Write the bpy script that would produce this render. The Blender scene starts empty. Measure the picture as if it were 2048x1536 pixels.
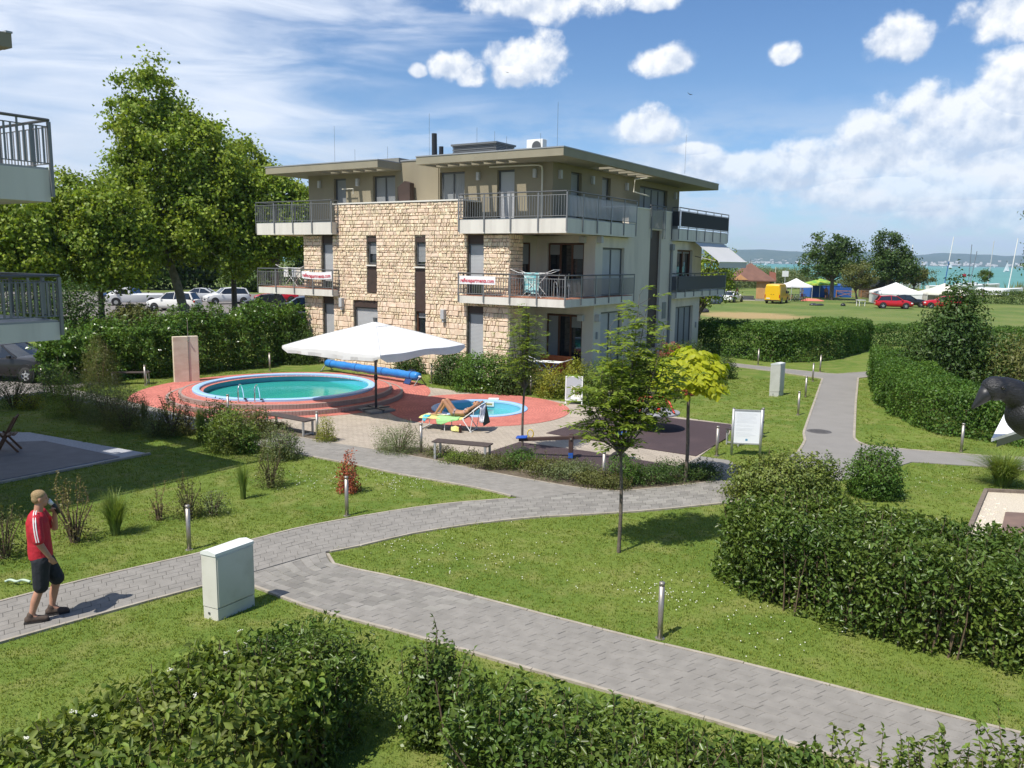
import bpy, bmesh, math, random
import numpy as np
from mathutils import Matrix, Vector, Euler
R = math.radians
rng = np.random.default_rng(7)
random.seed(7)
scene = bpy.context.scene
C = scene.collection

# ---------------------------------------------------------------- camera
camd = bpy.data.cameras.new('camera')
cam = bpy.data.objects.new('camera', camd)
C.objects.link(cam)
camd.sensor_width = 36.0
camd.lens = 29.11
camd.clip_start = 0.05
camd.clip_end = 60000
cm = Matrix([[0.999901, -0.014099, -0.0], [0.002096, 0.148662, -0.988886], [0.013942, 0.988788, 0.148676]]).to_4x4()
cm.translation = (0, 0, 5.0)
cam.matrix_world = cm
scene.camera = cam

# ---------------------------------------------------------------- sky, sun, exposure
SUN_AZ, SUN_EL = R(223.0), R(59.0)          # azimuth clockwise from +Y
sun_dir = Vector((math.sin(SUN_AZ) * math.cos(SUN_EL), math.cos(SUN_AZ) * math.cos(SUN_EL), math.sin(SUN_EL)))
sd = bpy.data.lights.new('sun', 'SUN')
sd.energy = 5.0
sd.angle = R(0.53)
sd.color = (1.0, 0.955, 0.88)
so = bpy.data.objects.new('sun', sd)
C.objects.link(so)
so.rotation_euler = (-sun_dir).to_track_quat('-Z', 'Y').to_euler()

world = bpy.data.worlds.new('World')
scene.world = world
world.use_nodes = True
world.cycles.sampling_method = 'MANUAL'
world.cycles.sample_map_resolution = 256
wn = world.node_tree
wn.nodes.clear()

def N(nt, typ, **kw):
 n = nt.nodes.new(typ)
 for k, v in kw.items():
  if k[0] == 'i' and k[1:].isdigit():
   n.inputs[int(k[1:])].default_value = v
  else:
   setattr(n, k, v)
 return n

def math_node(nt, op, a, b=None, c=None, clamp=False):
 n = nt.nodes.new('ShaderNodeMath')
 n.operation = op
 n.use_clamp = clamp
 for i, x in enumerate((a, b, c)):
  if x is None:
   continue
  if isinstance(x, (int, float)):
   n.inputs[i].default_value = x
  else:
   nt.links.new(x, n.inputs[i])
 return n.outputs[0]

def build_sky():
 nt = wn
 L = nt.links.new
 out = N(nt, 'ShaderNodeOutputWorld')
 bg = N(nt, 'ShaderNodeBackground')
 bg.inputs[1].default_value = 0.11
 sky = N(nt, 'ShaderNodeTexSky')
 sky.sky_type = 'NISHITA'
 sky.sun_disc = False
 sky.sun_elevation = SUN_EL
 sky.sun_rotation = SUN_AZ
 sky.altitude = 100
 sky.air_density = 1.0
 sky.dust_density = 0.25
 sky.ozone_density = 3.0
 geo = N(nt, 'ShaderNodeTexCoord')
 sep = N(nt, 'ShaderNodeSeparateXYZ')
 L(geo.outputs['Generated'], sep.inputs[0])
 x, y, z = sep.outputs
 az = math_node(nt, 'ARCTAN2', x, y)
 el = math_node(nt, 'ARCSINE', z)
 comb = N(nt, 'ShaderNodeCombineXYZ')
 L(az, comb.inputs[0])
 L(el, comb.inputs[1])
 # fluffy detail shared by every cumulus
 ns = N(nt, 'ShaderNodeTexNoise')
 ns.inputs['Scale'].default_value = 22
 ns.inputs['Detail'].default_value = 8
 ns.inputs['Roughness'].default_value = 0.56
 L(comb.outputs[0], ns.inputs['Vector'])
 n1 = ns.outputs[0]
 blobs = [(-0.0737,0.2144,0.0350,0.0217), (-0.0507,0.2044,0.0242,0.0181), (0.0127,0.2213,0.0531,0.0350), (-0.0016,0.2080,0.0362,0.0242), (0.1499,0.1499,0.0574,0.0266), (0.1724,0.2202,0.0411,0.0205), (0.2987,0.2230,0.0217,0.0145),
             (0.4125,0.2251,0.0350,0.0290), (0.0258,0.2828,0.1027,0.0290), (0.1557,0.2837,0.0362,0.0181), (0.5130,0.2428,0.0483,0.0362), (0.5242,0.1686,0.0543,0.0483), (0.4831,0.1330,0.1027,0.0634), (0.4377,0.1176,0.1027,0.0513), (0.3743,0.1094,0.0906,0.0393), (0.5136,0.0922,0.1208,0.0543), (0.2419,0.1040,0.0906,0.0272), (0.3128,0.0975,0.0966,0.0332), (0.4019,0.0746,0.1329,0.0302), (0.5127,0.0522,0.1087,0.0272), (0.4565,0.0607,0.0362,0.0109), (-0.1133,0.2089,0.0133,0.0109), (0.2046,0.1264,0.0362,0.0097),
             (0.95,0.16,0.2,0.07), (1.8,0.14,0.25,0.08), (3.0,0.15,0.2,0.06), (-1.2,0.14,0.2,0.05), (-1.9,0.2,0.2,0.06), (-2.6,0.15,0.25,0.07), (0.7,0.5,0.14,0.08)]
 acc = None
 for (a, e, ra, re_) in blobs:
  dx = math_node(nt, 'MULTIPLY', math_node(nt, 'SUBTRACT', az, a), 1.0 / ra)
  dy = math_node(nt, 'MULTIPLY', math_node(nt, 'SUBTRACT', el, e), 1.0 / re_)
  dyf = math_node(nt, 'MULTIPLY', dy, math_node(nt, 'MULTIPLY_ADD', math_node(nt, 'LESS_THAN', dy, 0.0), 0.3, 1.0))
  d = math_node(nt, 'SQRT', math_node(nt, 'ADD', math_node(nt, 'MULTIPLY', dx, dx), math_node(nt, 'MULTIPLY', dyf, dyf)))
  m = math_node(nt, 'SUBTRACT', 1.0, d)
  if acc is None:
   acc, sel = m, dy
  else:
   gt = math_node(nt, 'GREATER_THAN', m, acc)
   sel = math_node(nt, 'ADD', math_node(nt, 'MULTIPLY', gt, dy), math_node(nt, 'MULTIPLY', math_node(nt, 'SUBTRACT', 1.0, gt), sel))
   acc = math_node(nt, 'MAXIMUM', acc, m)
 accp = math_node(nt, 'MAXIMUM', acc, -1.0)
 dens = math_node(nt, 'ADD', math_node(nt, 'MULTIPLY', accp, 1.7), math_node(nt, 'MULTIPLY', math_node(nt, 'SUBTRACT', n1, 0.5), 3.0))
 cum = N(nt, 'ShaderNodeMapRange', interpolation_type='SMOOTHSTEP')
 cum.inputs[1].default_value = -0.05
 cum.inputs[2].default_value = 0.72
 L(dens, cum.inputs[0])
 # shade side of the clouds: the same field a little lower down
 mp = N(nt, 'ShaderNodeVectorMath', operation='ADD')
 mp.inputs[1].default_value = (-0.006, 0.012, 0)
 L(comb.outputs[0], mp.inputs[0])
 ns2 = N(nt, 'ShaderNodeTexNoise')
 ns2.inputs['Scale'].default_value = 22
 ns2.inputs['Detail'].default_value = 5
 ns2.inputs['Roughness'].default_value = 0.55
 L(mp.outputs[0], ns2.inputs['Vector'])
 sh = math_node(nt, 'SUBTRACT', n1, ns2.outputs[0])
 shade = N(nt, 'ShaderNodeMapRange')
 shade.inputs[1].default_value = -0.14
 shade.inputs[2].default_value = 0.10
 L(math_node(nt, 'MULTIPLY_ADD', sel, 0.10, sh), shade.inputs[0])
 ccol = N(nt, 'ShaderNodeMix', data_type='RGBA')
 ccol.inputs[6].default_value = (4.7, 5.4, 6.6, 1)
 ccol.inputs[7].default_value = (8.6, 8.7, 8.8, 1)
 L(shade.outputs[0], ccol.inputs[0])
 # low bank of cloud near the horizon
 nb = N(nt, 'ShaderNodeTexNoise')
 nb.inputs['Scale'].default_value = 9
 nb.inputs['Detail'].default_value = 6
 nb.inputs['Roughness'].default_value = 0.6
 mpb = N(nt, 'ShaderNodeMapping')
 mpb.inputs['Scale'].default_value = (1, 3.2, 1)
 L(comb.outputs[0], mpb.inputs[0])
 L(mpb.outputs[0], nb.inputs['Vector'])
 bank = N(nt, 'ShaderNodeMapRange', interpolation_type='SMOOTHSTEP')
 bank.inputs[1].default_value = 0.36
 bank.inputs[2].default_value = 0.62
 L(nb.outputs[0], bank.inputs[0])
 lowm = N(nt, 'ShaderNodeMapRange', interpolation_type='SMOOTHSTEP')
 lowm.inputs[1].default_value = 0.21
 lowm.inputs[2].default_value = 0.07
 L(el, lowm.inputs[0])
 bankm = math_node(nt, 'MULTIPLY', math_node(nt, 'MULTIPLY', bank.outputs[0], lowm.outputs[0]), 0.85)
 # cirrus veil, streaked, thickening towards the sun's side
 mpc = N(nt, 'ShaderNodeMapping')
 mpc.inputs['Rotation'].default_value = (0, 0, R(9))
 mpc.inputs['Scale'].default_value = (1.5, 9.0, 1)
 L(comb.outputs[0], mpc.inputs[0])
 nc = N(nt, 'ShaderNodeTexNoise')
 nc.inputs['Scale'].default_value = 2.6
 nc.inputs['Detail'].default_value = 7
 nc.inputs['Roughness'].default_value = 0.55
 nc.inputs['Distortion'].default_value = 0.6
 L(mpc.outputs[0], nc.inputs['Vector'])
 sunv = N(nt, 'ShaderNodeVectorMath', operation='DOT_PRODUCT')
 sunv.inputs[1].default_value = (-0.86, 0.30, 0.42)
 L(geo.outputs['Generated'], sunv.inputs[0])
 veil = N(nt, 'ShaderNodeMapRange')
 veil.inputs[1].default_value = 0.34
 veil.inputs[2].default_value = 0.66
 veil.inputs[3].default_value = 0.0
 veil.inputs[4].default_value = 0.95
 L(sunv.outputs['Value'], veil.inputs[0])
 cir = N(nt, 'ShaderNodeMapRange', interpolation_type='SMOOTHSTEP')
 cir.inputs[1].default_value = 0.60
 cir.inputs[2].default_value = 1.05
 L(math_node(nt, 'ADD', nc.outputs[0], math_node(nt, 'MULTIPLY', veil.outputs[0], 0.44)), cir.inputs[0])
 cirm = math_node(nt, 'MULTIPLY', cir.outputs[0], 0.92)
 mix1 = N(nt, 'ShaderNodeMix', data_type='RGBA')
 L(cirm, mix1.inputs[0])
 hs = N(nt, 'ShaderNodeHueSaturation')
 hs.inputs['Saturation'].default_value = 1.2
 hs.inputs['Hue'].default_value = 0.506
 hs.inputs['Value'].default_value = 1.0
 L(sky.outputs[0], hs.inputs['Color'])
 lowt = N(nt, 'ShaderNodeMapRange', interpolation_type='SMOOTHSTEP')
 lowt.inputs[1].default_value = 0.22
 lowt.inputs[2].default_value = 0.0
 L(el, lowt.inputs[0])
 tn = N(nt, 'ShaderNodeMix', data_type='RGBA', blend_type='MULTIPLY')
 L(lowt.outputs[0], tn.inputs[0])
 L(hs.outputs[0], tn.inputs[6])
 tn.inputs[7].default_value = (0.70, 0.84, 1.06, 1)
 L(tn.outputs[2], mix1.inputs[6])
 mix1.inputs[7].default_value = (7.2, 7.7, 8.6, 1)
 mix2 = N(nt, 'ShaderNodeMix', data_type='RGBA')
 L(bankm, mix2.inputs[0])
 L(mix1.outputs[2], mix2.inputs[6])
 mix2.inputs[7].default_value = (5.5, 6.2, 7.2, 1)
 mix3 = N(nt, 'ShaderNodeMix', data_type='RGBA')
 opa = N(nt, 'ShaderNodeMapRange')
 for i_, v_ in ((1, 0.03), (2, 0.2), (3, 0.5), (4, 0.96)): opa.inputs[i_].default_value = v_
 L(el, opa.inputs[0])
 L(math_node(nt, 'MULTIPLY', cum.outputs[0], opa.outputs[0]), mix3.inputs[0])
 L(mix2.outputs[2], mix3.inputs[6])
 L(ccol.outputs[2], mix3.inputs[7])
 L(mix3.outputs[2], bg.inputs[0])
 L(bg.outputs[0], out.inputs[0])

build_sky()
scene.view_settings.view_transform = 'Standard'
scene.view_settings.look = 'None'
scene.view_settings.exposure = 0.24
scene.view_settings.gamma = 1.0
scene.view_settings.use_curve_mapping = False
scene.render.engine = 'CYCLES'
scene.cycles.use_denoising = True
scene.cycles.max_bounces = 6
scene.cycles.diffuse_bounces = 3
scene.cycles.transparent_max_bounces = 8
scene.cycles.volume_bounces = 0
scene.cycles.sample_clamp_indirect = 6.0

# ---------------------------------------------------------------- helpers
def tag(o, label=None, cat=None, group=None, kind=None):
 if label: o['label'] = label
 if cat: o['category'] = cat
 if group: o['group'] = group
 if kind: o['kind'] = kind
 return o

def empty(name, loc=(0, 0, 0), rz=0.0, label=None, cat=None, group=None):
 o = bpy.data.objects.new(name, None)
 C.objects.link(o)
 o.location = loc if len(loc) == 3 else (loc[0], loc[1], 0)
 o.rotation_euler = (0, 0, rz)
 return tag(o, label, cat, group)

def link(name, me, mat=None, parent=None):
 o = bpy.data.objects.new(name, me)
 C.objects.link(o)
 if mat is not None:
  me.materials.clear()
  me.materials.append(mat)
 if parent is not None:
  o.parent = parent
 return o

def fast_mesh(name, V, F, smooth=False):
 """V (n,3) array, F (m,k) array of equal-sided faces"""
 V = np.asarray(V, np.float32)
 F = np.asarray(F, np.int32)
 me = bpy.data.meshes.new(name)
 m, k = F.shape
 me.vertices.add(len(V))
 me.vertices.foreach_set('co', V.ravel())
 me.loops.add(m * k)
 me.loops.foreach_set('vertex_index', F.ravel())
 me.polygons.add(m)
 me.polygons.foreach_set('loop_start', np.arange(0, m * k, k, dtype=np.int32))
 me.update(calc_edges=True)
 if smooth:
  me.polygons.foreach_set('use_smooth', np.ones(m, bool))
 return me

class MB:
 """collects shapes for one mesh"""
 def __init__(s):
  s.v, s.f = [], []

 def add(s, V, F):
  o = len(s.v)
  s.v += [tuple(map(float, p)) for p in V]
  s.f += [tuple(int(i) + o for i in f) for f in F]
  return s

 def box(s, x0, x1, y0, y1, z0, z1):
  V = [(x0, y0, z0), (x1, y0, z0), (x1, y1, z0), (x0, y1, z0), (x0, y0, z1), (x1, y0, z1), (x1, y1, z1), (x0, y1, z1)]
  return s.add(V, [(0, 3, 2, 1), (4, 5, 6, 7), (0, 1, 5, 4), (1, 2, 6, 5), (2, 3, 7, 6), (3, 0, 4, 7)])

 def bbox(s, x0, x1, y0, y1, z0, z1, b):
  """box with chamfered edges"""
  bm = bmesh.new()
  bmesh.ops.create_cube(bm, size=1, matrix=Matrix.LocRotScale(Vector(((x0 + x1) / 2, (y0 + y1) / 2, (z0 + z1) / 2)), None, Vector((x1 - x0, y1 - y0, z1 - z0))))
  bmesh.ops.bevel(bm, geom=bm.edges[:], offset=b, segments=2, affect='EDGES', profile=0.6)
  return s.bm(bm)

 def bm(s, bm, mtx=None):
  bm.verts.index_update()
  V = [(mtx @ v.co if mtx else v.co)[:] for v in bm.verts]
  F = [[v.index for v in f.verts] for f in bm.faces]
  bm.free()
  return s.add(V, F)

 def prism(s, poly, z0, z1):
  n = len(poly)
  V = [(p[0], p[1], z0) for p in poly] + [(p[0], p[1], z1) for p in poly]
  F = [tuple(range(n - 1, -1, -1)), tuple(range(n, 2 * n))] + [(i, (i + 1) % n, n + (i + 1) % n, n + i) for i in range(n)]
  return s.add(V, F)

 def tube(s, pts, r, k=8, cap=True):
  pts = [Vector(p) for p in pts]
  n = len(pts)
  rs = r if hasattr(r, '__len__') else [r] * n
  V, F = [], []
  up = None
  for i, p in enumerate(pts):
   d = (pts[min(i + 1, n - 1)] - pts[max(i - 1, 0)])
   if d.length < 1e-9: d = Vector((0, 0, 1))
   d.normalize()
   if up is None:
    up = Vector((0, 0, 1)) if abs(d.z) < 0.9 else Vector((1, 0, 0))
   a = d.cross(up)
   if a.length < 1e-6: a = d.cross(Vector((0.3, 1, 0.2)))
   a.normalize()
   b = a.cross(d)
   up = b
   for j in range(k):
    t = 2 * math.pi * j / k
    V.append(p + (a * math.cos(t) + b * math.sin(t)) * rs[i])
  for i in range(n - 1):
   for j in range(k):
    F.append((i * k + j, i * k + (j + 1) % k, (i + 1) * k + (j + 1) % k, (i + 1) * k + j))
  if cap:
   F.append(tuple(range(k - 1, -1, -1)))
   F.append(tuple((n - 1) * k + j for j in range(k)))
  return s.add(V, F)

 def lathe(s, prof, k=32, c=(0, 0), a0=0.0, a1=2 * math.pi, closed=True):
  V, F = [], []
  n = len(prof)
  kk = k if closed else k + 1
  for j in range(kk):
   t = a0 + (a1 - a0) * j / k
   for (r, z) in prof:
    V.append((c[0] + r * math.cos(t), c[1] + r * math.sin(t), z))
  for j in range(k):
   j2 = (j + 1) % kk
   for i in range(n - 1):
    F.append((j * n + i, j2 * n + i, j2 * n + i + 1, j * n + i + 1))
  return s.add(V, F)

 def ico(s, c, r, sub=2):
  bm = bmesh.new()
  bmesh.ops.create_icosphere(bm, subdivisions=sub, radius=1)
  rr = r if hasattr(r, '__len__') else (r, r, r)
  return s.bm(bm, Matrix.LocRotScale(Vector(c), None, Vector(rr)))

 def xf(s, m):
  s.v = [tuple(m @ Vector(p)) for p in s.v]
  return s

 def mesh(s, name, smooth=False):
  me = bpy.data.meshes.new(name)
  me.from_pydata(s.v, [], s.f)
  if smooth:
   me.polygons.foreach_set('use_smooth', np.ones(len(me.polygons), bool))
  me.update()
  return me

 def build(s, name, mat, parent=None, smooth=False):
  return link(name, s.mesh(name, smooth), mat, parent)

def copy_tree(o, parent=None):
 c = o.copy()
 C.objects.link(c)
 c.parent = parent
 for ch in list(o.children):
  copy_tree(ch, c)
 return c

def smooth_by_angle(o, ang=35):
 me = o.data
 me.polygons.foreach_set('use_smooth', np.ones(len(me.polygons), bool))
 try:
  me.set_sharp_from_angle(angle=R(ang))
 except Exception:
  pass
 return o

def resample(poly, n):
 P = np.array(poly, float)
 d = np.r_[0, np.cumsum(np.linalg.norm(np.diff(P, axis=0), axis=1))]
 t = np.linspace(0, d[-1], n)
 return np.c_[[np.interp(t, d, P[:, k]) for k in range(P.shape[1])]].T

def smooth_line(poly, n=60, it=2):
 P = np.array(poly, float)
 for _ in range(it):
  Q = [P[0]]
  for a, b in zip(P[:-1], P[1:]):
   Q += [a * 0.75 + b * 0.25, a * 0.25 + b * 0.75]
  Q.append(P[-1])
  P = np.array(Q)
 return resample(P, n)

def in_poly(pts, poly):
 pts = np.asarray(pts)
 x, y = pts[:, 0], pts[:, 1]
 res = np.zeros(len(pts), bool)
 P = np.asarray(poly)
 for (x0, y0), (x1, y1) in zip(P, np.roll(P, -1, axis=0)):
  c = ((y0 > y) != (y1 > y)) & (x < (x1 - x0) * (y - y0) / ((y1 - y0) if y1 != y0 else 1e-9) + x0)
  res ^= c
 return res

# ---------------------------------------------------------------- materials
_mats = {}

def mat(name, col, rough=0.6, col2=None, nscale=4.0, amt=1.0, island=0.0, bump=0.0, bscale=40.0, metal=0.0, spec=0.5, trans=0.0, tint=(1.15, 1.15, 0.55), hue=0.05, coat=0.0, detail=4.0, stretch=None, dirt=None):
 """noise-mixed principled material; island = brightness spread between separate pieces"""
 if name in _mats:
  return _mats[name]
 m = bpy.data.materials.new(name)
 m.use_nodes = True
 nt = m.node_tree
 L = nt.links.new
 bs = nt.nodes['Principled BSDF']
 bs.inputs['Roughness'].default_value = rough
 bs.inputs['Metallic'].default_value = metal
 bs.inputs['Specular IOR Level'].default_value = spec
 bs.inputs['Coat Weight'].default_value = coat
 tc = N(nt, 'ShaderNodeTexCoord')
 mp = N(nt, 'ShaderNodeMapping')
 L(tc.outputs['Object'], mp.inputs[0])
 if stretch:
  mp.inputs['Scale'].default_value = stretch
 c = N(nt, 'ShaderNodeRGB')
 c.outputs[0].default_value = (*col, 1)
 outc = c.outputs[0]
 if col2 is not None:
  ns = N(nt, 'ShaderNodeTexNoise')
  ns.inputs['Scale'].default_value = nscale
  ns.inputs['Detail'].default_value = detail
  L(mp.outputs[0], ns.inputs['Vector'])
  mr = N(nt, 'ShaderNodeMapRange')
  mr.inputs[1].default_value = 0.33
  mr.inputs[2].default_value = 0.67
  mr.inputs[4].default_value = amt
  L(ns.outputs[0], mr.inputs[0])
  mx = N(nt, 'ShaderNodeMix', data_type='RGBA')
  L(mr.outputs[0], mx.inputs[0])
  L(outc, mx.inputs[6])
  mx.inputs[7].default_value = (*col2, 1)
  outc = mx.outputs[2]
 if dirt is not None:
  ns = N(nt, 'ShaderNodeTexNoise')
  ns.inputs['Scale'].default_value = dirt[1]
  ns.inputs['Detail'].default_value = 6
  L(mp.outputs[0], ns.inputs['Vector'])
  mr = N(nt, 'ShaderNodeMapRange')
  mr.inputs[1].default_value = 0.5
  mr.inputs[2].default_value = 0.75
  mr.inputs[4].default_value = dirt[2]
  L(ns.outputs[0], mr.inputs[0])
  mx = N(nt, 'ShaderNodeMix', data_type='RGBA')
  L(mr.outputs[0], mx.inputs[0])
  L(outc, mx.inputs[6])
  mx.inputs[7].default_value = (*dirt[0], 1)
  outc = mx.outputs[2]
 if island:
  g = N(nt, 'ShaderNodeNewGeometry')
  hsv = N(nt, 'ShaderNodeHueSaturation')
  v = math_node(nt, 'MULTIPLY_ADD', g.outputs['Random Per Island'], 2 * island, 1 - island)
  L(v, hsv.inputs['Value'])
  fr = math_node(nt, 'FRACT', math_node(nt, 'MULTIPLY', g.outputs['Random Per Island'], 17.31))
  L(math_node(nt, 'MULTIPLY_ADD', fr, hue, 0.5 - hue / 2), hsv.inputs['Hue'])
  L(outc, hsv.inputs['Color'])
  outc = hsv.outputs[0]
 L(outc, bs.inputs['Base Color'])
 if bump:
  nb = N(nt, 'ShaderNodeTexNoise')
  nb.inputs['Scale'].default_value = bscale
  nb.inputs['Detail'].default_value = 5
  L(mp.outputs[0], nb.inputs['Vector'])
  bp = N(nt, 'ShaderNodeBump')
  bp.inputs['Strength'].default_value = bump
  bp.inputs['Distance'].default_value = 0.02
  L(nb.outputs[0], bp.inputs['Height'])
  L(bp.outputs[0], bs.inputs['Normal'])
 if trans:
  tr = N(nt, 'ShaderNodeBsdfTranslucent')
  tv = N(nt, 'ShaderNodeMix', data_type='RGBA', blend_type='MULTIPLY')
  tv.inputs[0].default_value = 1.0
  L(outc, tv.inputs[6])
  tv.inputs[7].default_value = (*tint, 1)
  L(tv.outputs[2], tr.inputs[0])
  ms = N(nt, 'ShaderNodeMixShader')
  ms.inputs[0].default_value = trans
  L(bs.outputs[0], ms.inputs[1])
  L(tr.outputs[0], ms.inputs[2])
  L(ms.outputs[0], nt.nodes['Material Output'].inputs[0])
 _mats[name] = m
 return m

def leaf(name, col, col2, island=0.35, nscale=0.8, trans=0.3, rough=0.5, spec=0.3):
 g = lambda c: tuple(min(0.5, x * k) for x, k in zip(c, (1.5, 1.56, 1.4)))
 return mat(name, g(col), rough, g(col2), nscale, 1.0, island, trans=trans + 0.08, spec=min(spec, 0.35), hue=0.03)

def glass_mat(name, col=(0.02, 0.025, 0.03), rough=0.03):
 return mat(name, col, rough, spec=0.8, coat=0.3)

m_white = mat('white_paint', (0.78, 0.78, 0.76), 0.5, (0.70, 0.70, 0.67), 3, 0.6)
m_steel = mat('brushed_steel', (0.40, 0.365, 0.32), 0.42, (0.33, 0.30, 0.265), 6, 0.6, metal=0.7)
m_dark = mat('dark_grey_metal', (0.10, 0.105, 0.11), 0.45, metal=0.3)
m_rail = mat('grey_rail_metal', (0.20, 0.205, 0.21), 0.42, metal=0.35)
m_black = mat('black_paint', (0.015, 0.015, 0.017), 0.4)
m_rubber = mat('tyre_rubber', (0.02, 0.02, 0.02), 0.85)
m_brown = mat('dark_brown_panel', (0.045, 0.028, 0.022), 0.6, (0.06, 0.036, 0.028), 3)
m_glass = glass_mat('window_glass')
m_chrome = mat('chrome', (0.8, 0.8, 0.8), 0.12, metal=1.0)
m_bark = mat('bark', (0.16, 0.13, 0.10), 0.9, (0.09, 0.07, 0.055), 9, bump=0.6, bscale=30)
m_bark_pale = mat('pale_bark', (0.30, 0.27, 0.21), 0.9, (0.17, 0.15, 0.11), 3, bump=0.4, bscale=12)
m_twig = mat('twig', (0.10, 0.065, 0.04), 0.9, (0.14, 0.10, 0.06), 6)

# ---------------------------------------------------------------- ground, lake, hills
def ground_material():
 m = bpy.data.materials.new('lawn_ground')
 m.use_nodes = True
 nt = m.node_tree
 L = nt.links.new
 bs = nt.nodes['Principled BSDF']
 bs.inputs['Roughness'].default_value = 0.95
 bs.inputs['Specular IOR Level'].default_value = 0.15
 tc = N(nt, 'ShaderNodeTexCoord')

 def noise(s, d=4):
  n = N(nt, 'ShaderNodeTexNoise')
  n.inputs['Scale'].default_value = s
  n.inputs['Detail'].default_value = d
  L(tc.outputs['Object'], n.inputs['Vector'])
  return n.outputs[0]

 def ramp(v, a, b, c0=0.0, c1=1.0):
  r = N(nt, 'ShaderNodeMapRange')
  for i, q in ((1, a), (2, b), (3, c0), (4, c1)):
   r.inputs[i].default_value = q
  L(v, r.inputs[0])
  return r.outputs[0]

 def mix(f, a, b):
  x = N(nt, 'ShaderNodeMix', data_type='RGBA')
  L(f, x.inputs[0])
  for i, q in ((6, a), (7, b)):
   if isinstance(q, tuple): x.inputs[i].default_value = (*q, 1)
   else: L(q, x.inputs[i])
  return x.outputs[2]
 c = mix(ramp(noise(0.45), 0.4, 0.6), (0.105, 0.165, 0.026), (0.155, 0.205, 0.038))
 c = mix(ramp(noise(1.6, 6), 0.48, 0.66), c, (0.20, 0.215, 0.06))
 c = mix(ramp(noise(14, 3), 0.45, 0.75, 0, 0.6), c, (0.065, 0.115, 0.02))
 c = mix(ramp(noise(60, 2), 0.5, 0.8, 0, 0.5), c, (0.23, 0.255, 0.08))
 # mown and worn meadow far off
 sep = N(nt, 'ShaderNodeSeparateXYZ')
 L(tc.outputs['Object'], sep.inputs[0])
 far = ramp(sep.outputs[1], 48, 62)
 mead = mix(ramp(noise(0.12, 5), 0.42, 0.62), (0.10, 0.155, 0.036), (0.165, 0.195, 0.055))
 mead = mix(ramp(noise(0.7, 4), 0.48, 0.7, 0, 0.7), mead, (0.175, 0.185, 0.07))
 c = mix(far, c, mead)
 vm = N(nt, 'ShaderNodeVectorMath', operation='SUBTRACT')
 L(tc.outputs['Object'], vm.inputs[0])
 vm.inputs[1].default_value = (*(22.77,79.68), 0)
 vs = N(nt, 'ShaderNodeVectorMath', operation='MULTIPLY')
 L(vm.outputs[0], vs.inputs[0])
 vs.inputs[1].default_value = (1 / 5.6, 1 / 5.5, 0)
 ln = N(nt, 'ShaderNodeVectorMath', operation='LENGTH')
 L(vs.outputs[0], ln.inputs[0])
 dry = ramp(math_node(nt, 'ADD', ln.outputs['Value'], math_node(nt, 'MULTIPLY', noise(0.5, 5), 0.9)), 1.55, 1.1)
 c = mix(dry, c, (0.34, 0.25, 0.12))
 L(c, bs.inputs['Base Color'])
 bp = N(nt, 'ShaderNodeBump')
 bp.inputs['Strength'].default_value = 0.7
 bp.inputs['Distance'].default_value = 0.03
 L(noise(45, 4), bp.inputs['Height'])
 L(bp.outputs[0], bs.inputs['Normal'])
 return m

POOL = (-8.2, 29.7)
KID = (-1.08, 27.45)

def disc_poly(c, r, n=72):
 return [(c[0] + r * math.cos(2 * math.pi * i / n), c[1] + r * math.sin(2 * math.pi * i / n)) for i in range(n)]

def holed(outer, holes):
 """triangles of a polygon with holes"""
 from mathutils.geometry import delaunay_2d_cdt
 pts, edges = [], []
 for loop in [outer] + holes:
  o = len(pts)
  pts += [Vector(p[:2]) for p in loop]
  edges += [(o + i, o + (i + 1) % len(loop)) for i in range(len(loop))]
 vs, _e, fs, *_ = delaunay_2d_cdt(pts, edges, [], 0, 1e-6)
 cen = np.array([sum((vs[i] for i in f), Vector((0, 0))) / len(f) for f in fs])
 ok = in_poly(cen, [p[:2] for p in outer])
 for h in holes: ok &= ~in_poly(cen, h)
 T = []
 for f, k in zip(fs, ok):
  if not k: continue
  a, b, c = (vs[i] for i in f)
  T.append(tuple(f) if (b - a).cross(c - a) > 0 else tuple(f)[::-1])
 return [tuple(v) for v in vs], T

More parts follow.
